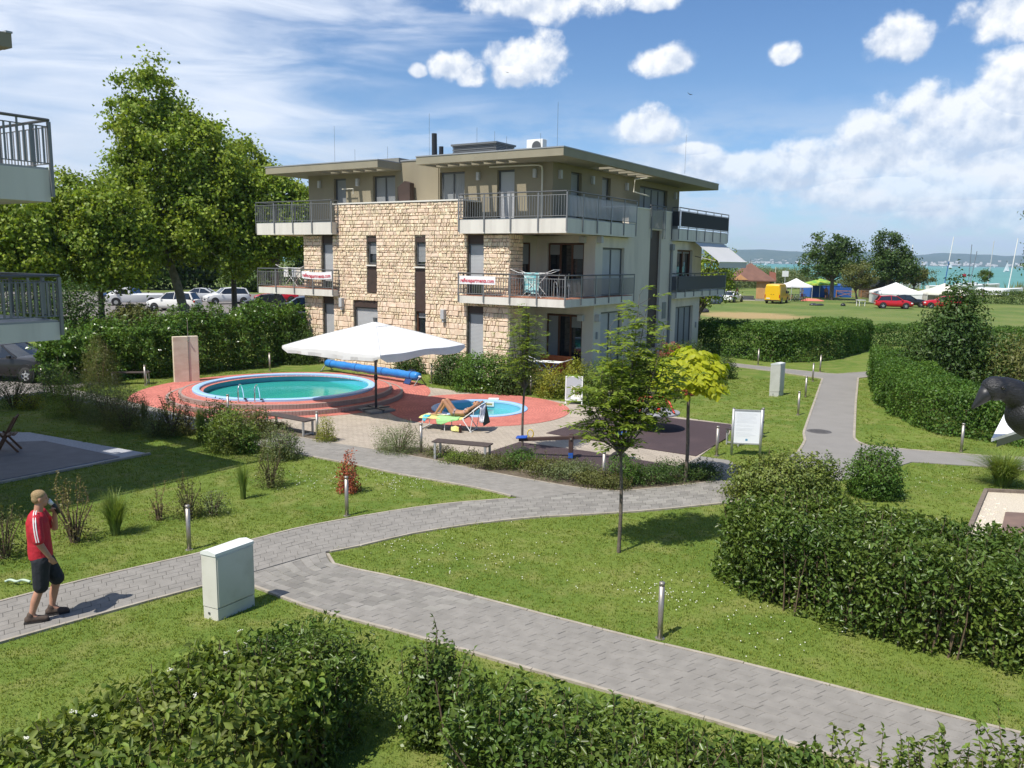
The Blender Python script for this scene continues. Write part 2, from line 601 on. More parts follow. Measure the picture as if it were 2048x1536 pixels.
def build_ground():
 xs = np.r_[-9000, -3000, -800, -200, np.linspace(-60, 160, 56), 400, 1200, 4000, 9000]
 sh = []
 for x in xs:
  s = 206 + 9 * math.sin(x * 0.06) + 6 * math.sin(x * 0.17 + 1)
  if x > 60: s -= min(24, (x - 60) * 0.5)
  if x < -40: s = 300 + min(1500, (-40 - x) * 3)
  sh.append(s)
 ys = [-400, -40, 0, 40, 80, 130]
 V, F = [], []
 for x, s in zip(xs, sh):
  for y in ys: V.append((x, y, 0))
  V += [(x, s - 5, 0.0), (x, s, -0.55), (x, s + 14, -2.6)]
 k = len(ys) + 3
 for i in range(len(xs) - 1):
  for j in range(k - 1):
   if j == 2 and -12.01 <= xs[i] < 3.9: continue          # opened below for the pool basins
   F.append((i * k + j, (i + 1) * k + j, (i + 1) * k + j + 1, i * k + j + 1))
 cols = [x for x in xs if -12.01 <= x <= 4.01]
 outer = [(x, 0.0) for x in cols] + [(x, 40.0) for x in cols[::-1]]
 P, T = holed(outer, [disc_poly(POOL, 3.0), disc_poly(KID, 1.5)])
 o = len(V)
 V += [(p[0], p[1], 0.0) for p in P]
 F = [tuple(f) for f in F] + [tuple(i + o for i in t) for t in T]
 me = bpy.data.meshes.new('ground')
 me.from_pydata(V, [], F)
 me.update()
 g = link('ground', me, ground_material())
 tag(g, kind='structure')
 m = mat('lake_water', (0.075, 0.23, 0.20), 0.45, (0.09, 0.26, 0.225), 0.01, bump=0.25, bscale=0.6, spec=0.2, stretch=(1, 0.35, 1))
 w = MB().add([(-9000, 190, -0.7), (9000, 150, -0.7), (14000, 9000, -0.7), (-14000, 9000, -0.7)], [(0, 1, 2, 3)]).build('lake', m)
 tag(w, kind='structure')

def build_hills():
 ridge = [(-9000, 120), (-4000, 150), (-1000, 140), (800, 130), (1843, 128), (2100, 129), (2350, 115), (2600, 118), (3218, 134), (3500, 118), (3750, 107), (3950, 130), (4150, 126), (4400, 108), (5200, 125), (7000, 150), (12000, 120)]
 rx, rz = np.array(ridge).T
 xs = np.linspace(-9000, 12000, 420)
 prof = [(-60, -3), (0, 1), (140, 9), (400, 26), (800, 52), (1300, 0), (1800, 0)]
 V, F = [], []
 nz = np.convolve(rng.normal(0, 1, 480), np.ones(9) / 9, 'same')[:420] * 7
 for i, x in enumerate(xs):
  h = np.interp(x, rx, rz) + nz[i]
  w = 1 + 0.25 * math.sin(x * 0.0021)
  for (dy, z), fr in zip(prof, (None, None, None, None, None, 0.82, 1.0)):
   zz = z if fr is None else h * fr
   V.append((x * (1 + (dy / 20000)), 6250 + dy * w + 120 * math.sin(x * 0.0016), zz + (rng.normal(0, 2.5) if dy > 100 else 0)))
 k = len(prof)
 for i in range(len(xs) - 1):
  for j in range(k - 1):
   F.append((i * k + j, (i + 1) * k + j, (i + 1) * k + j + 1, i * k + j + 1))
 h = link('hills', fast_mesh('hills', V, F, True), mat('wooded_hill', (0.045, 0.075, 0.04), 1.0, (0.085, 0.11, 0.06), 0.012, spec=0.1))
 tag(h, kind='structure')
 # the villages along the far shore, a mass of specks
 mb = MB()
 for i in range(420):
  x = rng.uniform(1200, 5200)
  dens = 0.45 + 0.55 * math.sin(x * 0.004 + 1.2)
  if rng.random() > dens + 0.25: continue
  d = abs(rng.normal(0, 260)) + 5
  if d > 900: continue
  z = np.interp(d, [0, 140, 400, 800, 1300], [1, 9, 26, 52, 90])
  w = rng.uniform(8, 24)
  y = 6250 + d + 120 * math.sin(x * 0.0016)
  mb.box(x, x + w, y - 6, y + 6, z - 4, z + rng.uniform(6, 12))
 o = mb.build('village_houses', mat('far_walls', (0.72, 0.68, 0.62), 0.9, island=0.25))
 tag(o, 'pale specks of villages along the far lake shore', 'village', kind='stuff')

build_ground()
build_hills()

# ---------------------------------------------------------------- paths and paving
m_joint = mat('paver_joint', (0.15, 0.14, 0.12), 0.95, (0.11, 0.10, 0.08), 12)
m_paver = mat('grey_paver', (0.252, 0.236, 0.21), 0.85, (0.205, 0.192, 0.17), 5, island=0.18, hue=0.012, bump=0.25, bscale=90, dirt=((0.17, 0.16, 0.14), 1.1, 0.5))
m_kerb = mat('kerb_stone', (0.38, 0.35, 0.275), 0.9, (0.29, 0.265, 0.20), 5, island=0.1, bump=0.3, bscale=70)
m_asphalt = mat('path_asphalt', (0.22, 0.207, 0.188), 0.92, (0.245, 0.23, 0.21), 1.5, bump=0.35, bscale=160, dirt=((0.18, 0.17, 0.16), 0.7, 0.5))
m_plaza = None
paved = []      # polygons that carry no grass
FW = Vector((0, 1, 0))

def sheet(name, poly, z, m, thick=0.05):
 V = [(p[0], p[1], z) for p in poly]
 bm = bmesh.new()
 vs = [bm.verts.new(p) for p in V]
 f = bm.faces.new(vs)
 if f.normal.z < 0: f.normal_flip()
 r = bmesh.ops.extrude_face_region(bm, geom=[f])
 for e in r['geom']:
  if isinstance(e, bmesh.types.BMVert): e.co.z -= thick
 bmesh.ops.triangulate(bm, faces=[q for q in bm.faces if len(q.verts) > 4])
 bmesh.ops.recalc_face_normals(bm, faces=bm.faces)
 me = bpy.data.meshes.new(name)
 bm.to_mesh(me)
 bm.free()
 return tag(link(name, me, m), kind='structure')

def kerb_line(parent, pts, z1=0.034, w=0.05, seg=1.0, name='kerb_stone'):
 """a row of narrow kerb stones along a line, each its own piece"""
 P = np.array(pts, float)
 d = np.r_[0, np.cumsum(np.linalg.norm(np.diff(P, axis=0), axis=1))]
 n = max(1, int(d[-1] / seg))
 at = lambda t: np.array([np.interp(t, d, P[:, 0]), np.interp(t, d, P[:, 1])])
 for i in range(n):
  t0, t1 = d[-1] * i / n + 0.004, d[-1] * (i + 1) / n - 0.004
  a, b = at(t0), at(t1)
  mid = at((t0 + t1) / 2)
  poly_l, poly_r = [], []
  for q0, q1, q in ((a, mid, a), (a, b, mid), (mid, b, b)):
   tdir = (q1 - q0) / (np.linalg.norm(q1 - q0) + 1e-9)
   nn = np.array([-tdir[1], tdir[0]]) * w / 2
   poly_l.append(q + nn)
   poly_r.append(q - nn)
  MB().prism(poly_l + poly_r[::-1], -0.04, z1 + rng.uniform(-0.003, 0.003)).build(name, m_kerb, parent)

def paver_strip(name, left, right, lane=0.165, plen=0.25, z=0.03, n_single=300, mask=None, kerbs=((0, 1), (0, 1)), n=80):
 A, B = smooth_line(left, n, 1), smooth_line(right, n, 1)
 poly = np.r_[A, B[::-1]]
 paved.append(poly)
 V = [(p[0], p[1], 0.012) for p in A] + [(p[0], p[1], 0.012) for p in B]
 base = link(name, fast_mesh(name, V, [(i, i + 1, n + i + 1, n + i) for i in range(n - 1)]), m_joint)
 tag(base, kind='structure')
 Cn = (A + B) / 2
 d = np.r_[0, np.cumsum(np.linalg.norm(np.diff(Cn, axis=0), axis=1))]
 wid = np.mean(np.linalg.norm(A - B, axis=1))
 lanes = max(2, round(wid / lane))

 def at(u, v):
  a = np.array([np.interp(u, d, A[:, k]) for k in (0, 1)])
  b = np.array([np.interp(u, d, B[:, k]) for k in (0, 1)])
  return a + (b - a) * v
 pieces = []
 m0, m1 = 0.03 / wid, 1 - 0.03 / wid
 for j in range(lanes):
  v0 = m0 + (m1 - m0) * j / lanes
  v1 = m0 + (m1 - m0) * (j + 1) / lanes
  off = (0.0, 0.5, 0.25, 0.75)[j % 4] * plen
  u = -off
  while u < d[-1]:
   u0, u1 = max(0, u), min(d[-1], u + plen)
   u += plen
   if u1 - u0 < 0.06: continue
   c = at((u0 + u1) / 2, (v0 + v1) / 2)
   if mask is not None and not mask(c): continue
   q = np.array([at(u0, v0), at(u1, v0), at(u1, v1), at(u0, v1)])
   pieces.append((c, q))
 pieces.sort(key=lambda t: t[0][0] ** 2 * 0.4 + t[0][1] ** 2)
 vis = [p for p in pieces if abs(p[0][0]) < 0.66 * p[0][1] + 0.3 and p[0][1] > 6.4]
 inv = [p for p in pieces if not (abs(p[0][0]) < 0.66 * p[0][1] + 0.3 and p[0][1] > 6.4)]
 rest = MB()
 for i, (c, q) in enumerate(vis + inv):
  ex, ey = (q[1] - q[0]), (q[3] - q[0])
  ex, ey = ex / np.linalg.norm(ex), ey / np.linalg.norm(ey)
  sg = np.array([ex + ey, -ex + ey, -ex - ey, ex - ey])
  qq = q + sg * 0.0016
  qi = q + sg * 0.0045
  zz = z + rng.normal(0, 0.0014)
  tl = rng.normal(0, 0.0012, 4)
  Vv = [(*p, 0.008) for p in qq] + [(*p, zz - 0.006) for p in qq] + [(*p, zz + t) for p, t in zip(qi, tl)]
  Ff = [(0, 1, 5, 4), (1, 2, 6, 5), (2, 3, 7, 6), (3, 0, 4, 7), (4, 5, 9, 8), (5, 6, 10, 9), (6, 7, 11, 10), (7, 4, 8, 11), (8, 9, 10, 11)]
  if i < min(n_single, len(vis)):
   MB().add(Vv, Ff).build('paver', m_paver, base)
  else:
   rest.add(Vv, Ff)
 if rest.v:
  tag(rest.build('paver_field', m_paver, base), kind='stuff')
 return base, A, B

p1_top = [(-8.62,9.97), (-7.82,10.77), (-7.34,11.32), (-6.73,11.99), (-6.16,12.56), (-5.23,13.39), (-4.59,14.07), (-3.94,14.78), (-3.15,15.36), (-2.21,16.01), (-1.26,16.50), (-0.27,16.80), (0.85,17.19), (2.44,17.58), (3.09,17.77), (4.52,18.43), (5.24,18.82)]
p1_bot = [(-7.69,8.82), (-7.01,9.59), (-6.57,10.07), (-5.80,10.87), (-4.70,11.99), (-4.31,12.30), (-3.74,12.92), (-3.12,13.57), (-2.44,14.00), (-1.99,14.45), (-1.13,14.97), (-0.47,15.29), (0.72,15.72), (1.28,15.81), (2.83,16.18), (4.22,16.70), (4.97,16.98)]
path1, P1A, P1B = paver_strip('footpath', p1_top, p1_bot, n_single=300, n=120)
p1_poly = np.r_[P1A, P1B[::-1]]
p2_top = [(-3.12,13.57), (-2.96,13.04), (-2.72,12.87), (-1.47,12.30), (-0.13,11.51), (1.12,10.77), (2.18,10.18), (2.96,9.79), (3.84,9.27), (4.78,8.70), (5.56,8.27), (6.55,7.78)]
p2_bot = [(-4.31,12.30), (-3.97,12.07), (-3.62,11.83), (-2.72,11.17), (-1.46,10.55), (-0.10,9.76), (0.97,9.17), (1.89,8.68), (2.52,8.31), (3.28,7.87), (4.05,7.36), (4.89,6.77)]
path2, P2A, P2B = paver_strip('footpath', p2_top, p2_bot, n_single=300, n=100, mask=lambda c: not in_poly([c], p1_poly)[0])
p3_top = [(2.44,17.58), (1.60,17.70), (-0.02,18.71), (-1.47,19.77), (-1.97,20.20), (-3.61,21.25), (-4.86,21.95), (-5.80,22.52), (-7.61,23.55), (-9.23,24.71), (-13.26,27.96), (-17.01,30.76)]
p3_bot = [(0.20,16.94), (-0.23,17.29), (-0.55,17.59), (-1.38,18.08), (-2.58,18.75), (-3.69,19.54), (-5.22,20.48), (-6.31,21.20), (-7.06,21.74), (-8.58,22.93), (-12.30,25.88), (-16.44,29.06)]
path3, P3A, P3B = paver_strip('footpath', p3_top, p3_bot, n_single=240, n=90, mask=lambda c: not in_poly([c], p1_poly)[0], lane=0.22, plen=0.34)

def off_p1(line, other):
 return [p for p in line if not in_poly([p], other)[0]]

# kerbs, butted where the paths join
k1 = [p for p in P1A if not (in_poly([p + (0, 0.12)], np.r_[P3A, P3B[::-1]])[0])]
cut = next((i for i in range(len(k1) - 1) if np.linalg.norm(k1[i + 1] - k1[i]) > 1.0), None)
for seg in ([k1] if cut is None else [k1[:cut + 1], k1[cut + 1:]]):
 if len(seg) > 2: kerb_line(path1, seg)
k1 = [p for p in P1B if not (in_poly([p - (0, 0.12)], np.r_[P2A, P2B[::-1]])[0])]
cut = next((i for i in range(len(k1) - 1) if np.linalg.norm(k1[i + 1] - k1[i]) > 0.8), None)
for seg in ([k1] if cut is None else [k1[:cut + 1], k1[cut + 1:]]):
 if len(seg) > 2: kerb_line(path1, seg)
kerb_line(path2, off_p1(P2A, p1_poly))
kerb_line(path2, off_p1(P2B, p1_poly))
kerb_line(path3, off_p1(P3A, p1_poly))
kerb_line(path3, off_p1(P3B, p1_poly))

p4 = [(13.63,36.03), (10.98,29.66), (8.72,24.24), (8.33,22.99), (7.71,21.71), (6.49,20.22), (5.22,19.18), (4.97,16.98), (5.95,17.72), (8.29,19.12), (10.28,20.70), (11.85,20.33), (14.21,19.44), (15.30,20.99), (12.46,21.54), (10.61,22.19), (9.77,22.69), (9.95,23.56), (12.54,29.78), (15.33,36.35), (16.16,36.91), (19.03,37.85), (20.13,40.09), (16.86,38.65), (14.78,37.58), (12.96,39.31), (10.98,41.21), (9.26,42.90), (8.99,41.59), (10.72,40.00), (12.49,37.85)]
paved.append(np.array(p4))
asph = sheet('asphalt_path', p4, 0.02, m_asphalt)
for ln in (p4[0:5], p4[12:10:-1], p4[13:20], p4[19:22], p4[22:28], [p4[0]] + p4[:27:-1]):
 kerb_line(asph, ln, 0.034, 0.07, 1.0)
mh = MB()
cx, cy = (9.25,24.42)
mh.lathe([(0.0, 0.026), (0.30, 0.026), (0.31, 0.022), (0.34, 0.024), (0.36, 0.021)], 28, (cx, cy))
for k in range(-3, 4):
 w = math.sqrt(max(0.01, 0.27 ** 2 - (k * 0.07) ** 2))
 mh.box(cx - w, cx + w, cy + k * 0.07 - 0.012, cy + k * 0.07 + 0.012, 0.02, 0.031)
tag(mh.build('manhole_cover', mat('cast_iron', (0.13, 0.12, 0.115), 0.7, (0.09, 0.085, 0.08), 8, metal=0.2)), 'round iron manhole cover in the grey asphalt path', 'manhole cover')

def paving_material(name, c1, c2, cj, sx, sy, polar=None):
 """small blocks too fine to build: brick pattern in plan or in rings"""
 m = bpy.data.materials.new(name)
 m.use_nodes = True
 nt = m.node_tree
 L = nt.links.new
 bs = nt.nodes['Principled BSDF']
 bs.inputs['Roughness'].default_value = 0.88
 bs.inputs['Specular IOR Level'].default_value = 0.25
 tc = N(nt, 'ShaderNodeTexCoord')
 src = tc.outputs['Object']
 if polar is not None:
  sub = N(nt, 'ShaderNodeVectorMath', operation='SUBTRACT')
  L(src, sub.inputs[0])
  sub.inputs[1].default_value = (*polar, 0)
  sp = N(nt, 'ShaderNodeSeparateXYZ')
  L(sub.outputs[0], sp.inputs[0])
  ang = math_node(nt, 'MULTIPLY', math_node(nt, 'ARCTAN2', sp.outputs[1], sp.outputs[0]), 4.2)
  ln = N(nt, 'ShaderNodeVectorMath', operation='LENGTH')
  L(sub.outputs[0], ln.inputs[0])
  cb = N(nt, 'ShaderNodeCombineXYZ')
  L(ang, cb.inputs[0])
  L(ln.outputs['Value'], cb.inputs[1])
  src = cb.outputs[0]
 else:
  mp = N(nt, 'ShaderNodeMapping')
  mp.inputs['Rotation'].default_value = (0, 0, R(33))
  L(src, mp.inputs[0])
  src = mp.outputs[0]
 br = N(nt, 'ShaderNodeTexBrick')
 br.inputs['Color1'].default_value = (*c1, 1)
 br.inputs['Color2'].default_value = (*c2, 1)
 br.inputs['Mortar'].default_value = (*cj, 1)
 br.inputs['Scale'].default_value = 1.0
 br.inputs['Mortar Size'].default_value = 0.006
 br.inputs['Mortar Smooth'].default_value = 0.2
 br.inputs['Brick Width'].default_value = sx
 br.inputs['Row Height'].default_value = sy
 L(src, br.inputs['Vector'])
 ns = N(nt, 'ShaderNodeTexNoise')
 ns.inputs['Scale'].default_value = 1.2
 ns.inputs['Detail'].default_value = 7
 L(tc.outputs['Object'], ns.inputs['Vector'])
 hsv = N(nt, 'ShaderNodeHueSaturation')
 L(br.outputs[0], hsv.inputs['Color'])
 L(math_node(nt, 'MULTIPLY_ADD', ns.outputs[0], 0.55, 0.72), hsv.inputs['Value'])
 L(hsv.outputs[0], bs.inputs['Base Color'])
 bp = N(nt, 'ShaderNodeBump', invert=True)
 bp.inputs['Strength'].default_value = 0.5
 bp.inputs['Distance'].default_value = 0.006
 L(br.outputs['Fac'], bp.inputs['Height'])
 L(bp.outputs[0], bs.inputs['Normal'])
 return m

plaza = [(-9.23,24.71), (-7.61,23.55), (-5.80,22.52), (-4.86,21.95), (-3.61,21.25), (-1.97,20.20), (-1.47,19.77), (-0.02,18.71), (1.60,17.70), (2.44,17.58), (3.47,18.04), (4.52,18.43), (5.28,18.95), (5.66,20.18), (4.91,20.98), (6.35,23.66), (6.90,25.32), (5.49,26.37), (3.58,27.66), (2.86,27.99), (2.10,28.93), (-0.44,30.46), (-1.93,31.03), (-3.16,31.91), (-4.64,33.93), (-8.45,29.76), (-10.17,26.58)]
plz = [tuple(np.array(p) + (0, 0.04)) for p in plaza]
paved.append(np.array(plaza))
m_beige = paving_material('beige_blocks', (0.42, 0.36, 0.29), (0.36, 0.31, 0.25), (0.22, 0.19, 0.15), 0.2, 0.1)
POOL_HOLES = [disc_poly(POOL, 3.0), disc_poly(KID, 1.5)]

def holed_sheet(name, poly, z, m, holes):
 P, T = holed(poly, holes)
 return tag(MB().add([(p[0], p[1], z) for p in P], T).build(name, m), kind='structure')

holed_sheet('plaza_paving', plz, 0.018, m_beige, [disc_poly(KID, 1.5)])

m_red1 = paving_material('red_ring_blocks', (0.56, 0.19, 0.15), (0.47, 0.15, 0.12), (0.28, 0.12, 0.09), 0.2, 0.1, POOL)
m_red2 = paving_material('red_ring_blocks_small', (0.56, 0.19, 0.15), (0.47, 0.15, 0.12), (0.28, 0.12, 0.09), 0.2, 0.1, KID)
RING1 = (-8.4, 30.4)
paved += [np.array(disc_poly(RING1, 5.4)), np.array(disc_poly(KID, 3.05))]
holed_sheet('red_paving', disc_poly(RING1, 5.35), 0.024, m_red1, [disc_poly(POOL, 3.0)])

def ring_sheet(name, c, r0, r1, z, m, n=96):
 mb = MB().lathe([(r0, z - 0.05), (r0, z), (r1, z), (r1, z - 0.05)], n, c)
 return tag(mb.build(name, m), kind='structure')

ring_sheet('red_paving', KID, 1.5, 3.03, 0.030, m_red2)

m_mat = mat('rubber_safety_mat', (0.062, 0.040, 0.043), 0.95, (0.048, 0.031, 0.034), 30, detail=6, bump=0.4, bscale=120, dirt=((0.09, 0.058, 0.058), 1.2, 0.5))
mat1 = [(1.01,23.58), (2.13,25.22), (3.53,27.28), (5.42,26.03), (6.82,25.24), (6.17,23.24), (4.80,20.97), (3.11,22.08)]
mat2 = [(-0.84,20.69), (0.22,22.33), (2.08,21.31), (4.05,19.88), (3.47,18.55), (2.70,18.00), (1.59,18.45), (0.34,19.48)]
tag(sheet('rubber_mat', mat1, 0.034, m_mat), 'dark purple rubber safety mat under the spinning disc', 'mat', kind='structure')
tag(sheet('rubber_mat', mat2, 0.034, m_mat), 'dark purple rubber safety mat under the seesaw', 'mat', kind='structure')
p5 = [(4.04,19.68), (4.91,20.98), (5.53,20.58), (5.74,19.78), (5.22,19.18), (5.24,18.82), (4.52,18.43)]
sheet('paving_strip', p5, 0.026, m_asphalt)
m_soil = mat('bed_soil', (0.10, 0.075, 0.05), 0.95, (0.15, 0.12, 0.08), 9, bump=0.8, bscale=30)
bed = [(-3.61,21.25), (-2.96,21.52), (-2.14,21.34), (-0.78,20.32), (0.22,19.23), (1.58,18.32), (2.68,17.87), (3.48,18.42), (4.06,19.35), (4.80,19.16), (4.52,18.43), (3.09,17.77), (2.44,17.58), (1.60,17.70), (-0.02,18.71), (-1.47,19.77), (-1.97,20.20)]
sheet('planting_bed', [tuple(np.array(p) + (0, 0.05)) for p in bed], 0.028, m_soil)
bed2 = [(-7.58,23.77), (-6.81,23.90), (-5.46,23.14), (-4.73,22.39), (-4.86,21.95), (-5.80,22.52), (-7.04,23.17)]
sheet('planting_bed', [tuple(np.array(p) + (0, 0.05)) for p in bed2], 0.028, m_soil)

# street and parking on the far left
m_road = mat('road_asphalt', (0.17, 0.155, 0.14), 0.92, (0.20, 0.18, 0.165), 0.8, bump=0.3, bscale=90)
street = [(-21.54,27.57), (-18.39,26.67), (-17.03,27.95), (-16.27,29.08), (-17.74,31.57), (-20.32,33.83), (-28.54,35.33)]
sheet('street', [(-40, 27), (-18, 27.2), (-16.4, 29.8), (-15.8, 33.5), (-15.6, 36.0), (-40, 38)], 0.016, m_road)
paved.append(np.array([(-40, 27), (-18, 27.2), (-16.4, 29.8), (-15.8, 33.5), (-15.6, 36.0), (-40, 38)]))
sheet('parking_lot', [(-75, 62), (-10, 62), (-12, 110), (-80, 110)], 0.016, m_road)

# terrace of the house on the left, gravel strip and kerb
m_terr = mat('terrace_slabs', (0.17, 0.165, 0.17), 0.8, (0.14, 0.135, 0.14), 3, bump=0.2, bscale=60)
ter = [(-9.12,20.41), (-12.52,15.62), (-22, 17.5), (-22, 23.2), (-13.50,22.73)]
ti = [(-9.69,20.00), (-12.62,15.75), (-22, 17.6), (-22, 22.6), (-13.17,21.47), (-12.47,21.64)]
m_gravel = mat('pale_gravel', (0.42, 0.43, 0.45), 0.9, (0.30, 0.31, 0.33), 30, bump=0.9, bscale=45)
sheet('gravel_strip', ter, 0.02, m_gravel)
tr = sheet('terrace', ti, 0.034, m_terr)
paved.append(np.array(ter))
kerb_line(tr, [ter[0], ter[1]], 0.05, 0.08)
# gravel bed with timber edging at the right
gb = [(10.62,17.96), (13.97,17.54), (11.92,14.84), (8.60,14.98)]
paved.append(np.array(gb))
m_gravel2 = mat('cream_gravel', (0.62, 0.55, 0.44), 0.9, (0.45, 0.39, 0.30), 40, bump=0.8, bscale=50)
gbed = sheet('gravel_bed', gb, 0.022, m_gravel2)
m_timber = mat('weathered_timber', (0.20, 0.16, 0.125), 0.85, (0.14, 0.11, 0.085), 4, stretch=(1, 8, 1))
for a, b in ((gb[0], gb[1]), (gb[3], gb[0])):
 a, b = np.array(a), np.array(b)
 t = (b - a) / np.linalg.norm(b - a)
 nn = np.array([-t[1], t[0]]) * 0.04
 MB().prism([a + nn, b + nn, b - nn, a - nn], -0.02, 0.09).build('edging_board', m_timber, gbed)
dk = [(10.11,16.35), (12.74,15.92), (11.92,14.84), (9.23,15.01)]
tag(sheet('terrace', dk, 0.05, mat('deck_brown', (0.20, 0.13, 0.10), 0.8, (0.15, 0.10, 0.08), 3), 0.04), kind='structure')
gv = MB()
for k in range(900):
 x, y = rng.uniform(6.2, 10.5), rng.uniform(13.5, 17.6)
 if in_poly([(x, y)], gb)[0] and not in_poly([(x, y)], dk)[0]:
  gv.ico((x, y, 0.025), (rng.uniform(.015, .035), rng.uniform(.012, .03), .015), 1)
if gv.v:
 tag(gv.build('gravel', mat('cream_pebble', (0.66, 0.58, 0.46), 0.85, island=0.25)), 'cream pebbles in the timber-edged bed', 'gravel', kind='stuff')

# ---------------------------------------------------------------- pools
m_cop = mat('light_blue_coping', (0.30, 0.50, 0.76), 0.45, (0.34, 0.55, 0.80), 2)
m_liner = mat('pool_liner', (0.06, 0.38, 0.52), 0.5, (0.08, 0.44, 0.58), 1.5)
m_floor = mat('pool_floor', (0.12, 0.52, 0.48), 0.6, (0.17, 0.58, 0.52), 1.2)
m_brick = mat('step_edge_brick', (0.34, 0.27, 0.22), 0.9, (0.26, 0.20, 0.165), 8, island=0.2, bump=0.4, bscale=60)

def water_mat(name, col, ior=1.33):
 m = bpy.data.materials.new(name)
 m.use_nodes = True
 nt = m.node_tree
 L = nt.links.new
 nt.nodes.remove(nt.nodes['Principled BSDF'])
 tr = N(nt, 'ShaderNodeBsdfTransparent')
 tr.inputs[0].default_value = (*col, 1)
 df = N(nt, 'ShaderNodeBsdfDiffuse')
 df.inputs[0].default_value = (col[0] * 0.3, col[1] * 0.74, col[2] * 0.72, 1)
 gl = N(nt, 'ShaderNodeBsdfGlossy')
 gl.inputs['Roughness'].default_value = 0.04
 fr = N(nt, 'ShaderNodeFresnel')
 fr.inputs[0].default_value = ior
 tc = N(nt, 'ShaderNodeTexCoord')
 ns = N(nt, 'ShaderNodeTexNoise')
 ns.inputs['Scale'].default_value = 5
 ns.inputs['Detail'].default_value = 3
 L(tc.outputs['Object'], ns.inputs['Vector'])
 bp = N(nt, 'ShaderNodeBump')
 bp.inputs['Strength'].default_value = 0.35
 bp.inputs['Distance'].default_value = 0.02
 L(ns.outputs[0], bp.inputs['Height'])
 L(bp.outputs[0], gl.inputs['Normal'])
 L(bp.outputs[0], fr.inputs['Normal'])
 m1 = N(nt, 'ShaderNodeMixShader')
 m1.inputs[0].default_value = 0.5
 L(tr.outputs[0], m1.inputs[1])
 L(df.outputs[0], m1.inputs[2])
 m2 = N(nt, 'ShaderNodeMixShader')
 L(fr.outputs[0], m2.inputs[0])
 L(m1.outputs[0], m2.inputs[1])
 L(gl.outputs[0], m2.inputs[2])
 L(m2.outputs[0], nt.nodes['Material Output'].inputs[0])
 return m

def soldier_bricks(parent, c, r, z0, z1, depth, step, a_from, a_to, name='edge_brick'):
 n = int(r * abs(a_to - a_from) / step)
 for i in range(n):
  a = a_from + (a_to - a_from) * (i + 0.5) / n
  w = step * 0.46
  me = MB().bbox(-depth, 0.012 + rng.uniform(0, 0.006), -w, w, z0, z1 + rng.uniform(-0.002, 0.003), 0.006)
  o = me.build(name, m_brick, parent)
  o.location = (c[0] + r * math.cos(a), c[1] + r * math.sin(a), 0)
  o.rotation_euler = (0, 0, a)

pool = empty('swimming_pool', (POOL[0], POOL[1], 0), 0, 'large round raised pool with pale blue rim and two red paved steps', 'pool')
DK = (0.12, -0.1)
m_red1b = paving_material('red_step_blocks', (0.56, 0.19, 0.15), (0.47, 0.15, 0.12), (0.28, 0.12, 0.09), 0.2, 0.1, (0, 0))
MB().lathe([(2.9, 0.31), (3.62, 0.31), (3.62, 0.02), (2.9, 0.02)], 96, DK).build('upper_step', m_red1b, pool)
MB().lathe([(3.6, 0.165), (4.02, 0.165), (4.02, 0.02), (3.6, 0.02)], 96, DK).build('lower_step', m_red1b, pool)
soldier_bricks(pool, DK, 3.70, 0.165, 0.318, 0.09, 0.105, R(-190), R(10))
soldier_bricks(pool, DK, 4.11, 0.02, 0.172, 0.09, 0.105, R(-185), R(0))
b = MB()
for r_, z0, z1, a0, a1 in ((3.70, 0.165, 0.318, 10, 170), (4.11, 0.02, 0.172, 0, 175)):
 b.lathe([(r_ - 0.09, z0), (r_, z0), (r_, z1), (r_ - 0.09, z1)], 60, DK, R(a0), R(a1), False)
b.build('step_edging', m_brick, pool)
cp = MB().lathe([(2.95, 0.28), (2.95, 0.375), (2.975, 0.39), (3.16, 0.39), (3.19, 0.375), (3.19, 0.30)], 128).build('pool_rim', m_cop, pool, True)
smooth_by_angle(cp)
MB().lathe([(2.95, 0.33), (2.95, -0.95)], 96).build('pool_wall', m_liner, pool, True)
MB().add([(2.95 * math.cos(2 * math.pi * i / 96), 2.95 * math.sin(2 * math.pi * i / 96), -0.95) for i in range(96)], [tuple(range(96))]).build('pool_floor', m_floor, pool)
MB().add([(2.945 * math.cos(2 * math.pi * i / 96), 2.945 * math.sin(2 * math.pi * i / 96), 0.10) for i in range(96)], [tuple(range(96))]).build('pool_water', water_mat('pool_water', (0.24, 0.86, 0.76)), pool)
lad = (-8.08,29.02), (-7.51,29.07)
for k, (x, y) in enumerate(lad):
 lx, ly = x - POOL[0], y - POOL[1]
 # grab rails stand at the front rim
 px = -0.62 + 0.55 * k
 py = -math.sqrt(3.42 ** 2 - px ** 2)
 t = [(px, py - 0.02, 0.30), (px, py - 0.02, 0.72), (px, py + 0.03, 0.83), (px, py + 0.13, 0.88), (px, py + 0.27, 0.86), (px, py + 0.40, 0.74), (px, py + 0.55, 0.42), (px, py + 0.56, -0.5)]
 rl = MB().tube(smooth_line(t, 24, 2), 0.021, 10).build('ladder_rail', m_chrome, pool, True)
 MB().tube([(px, py - 0.02, 0.31), (px, py - 0.02, 0.335)], 0.045, 14).build('rail_flange', m_chrome, rl)
 MB().bbox(px + 0.12, px + 0.20, py + 0.12, py + 0.2, 0.39, 0.43, 0.01).build('rim_clip', m_black, pool)

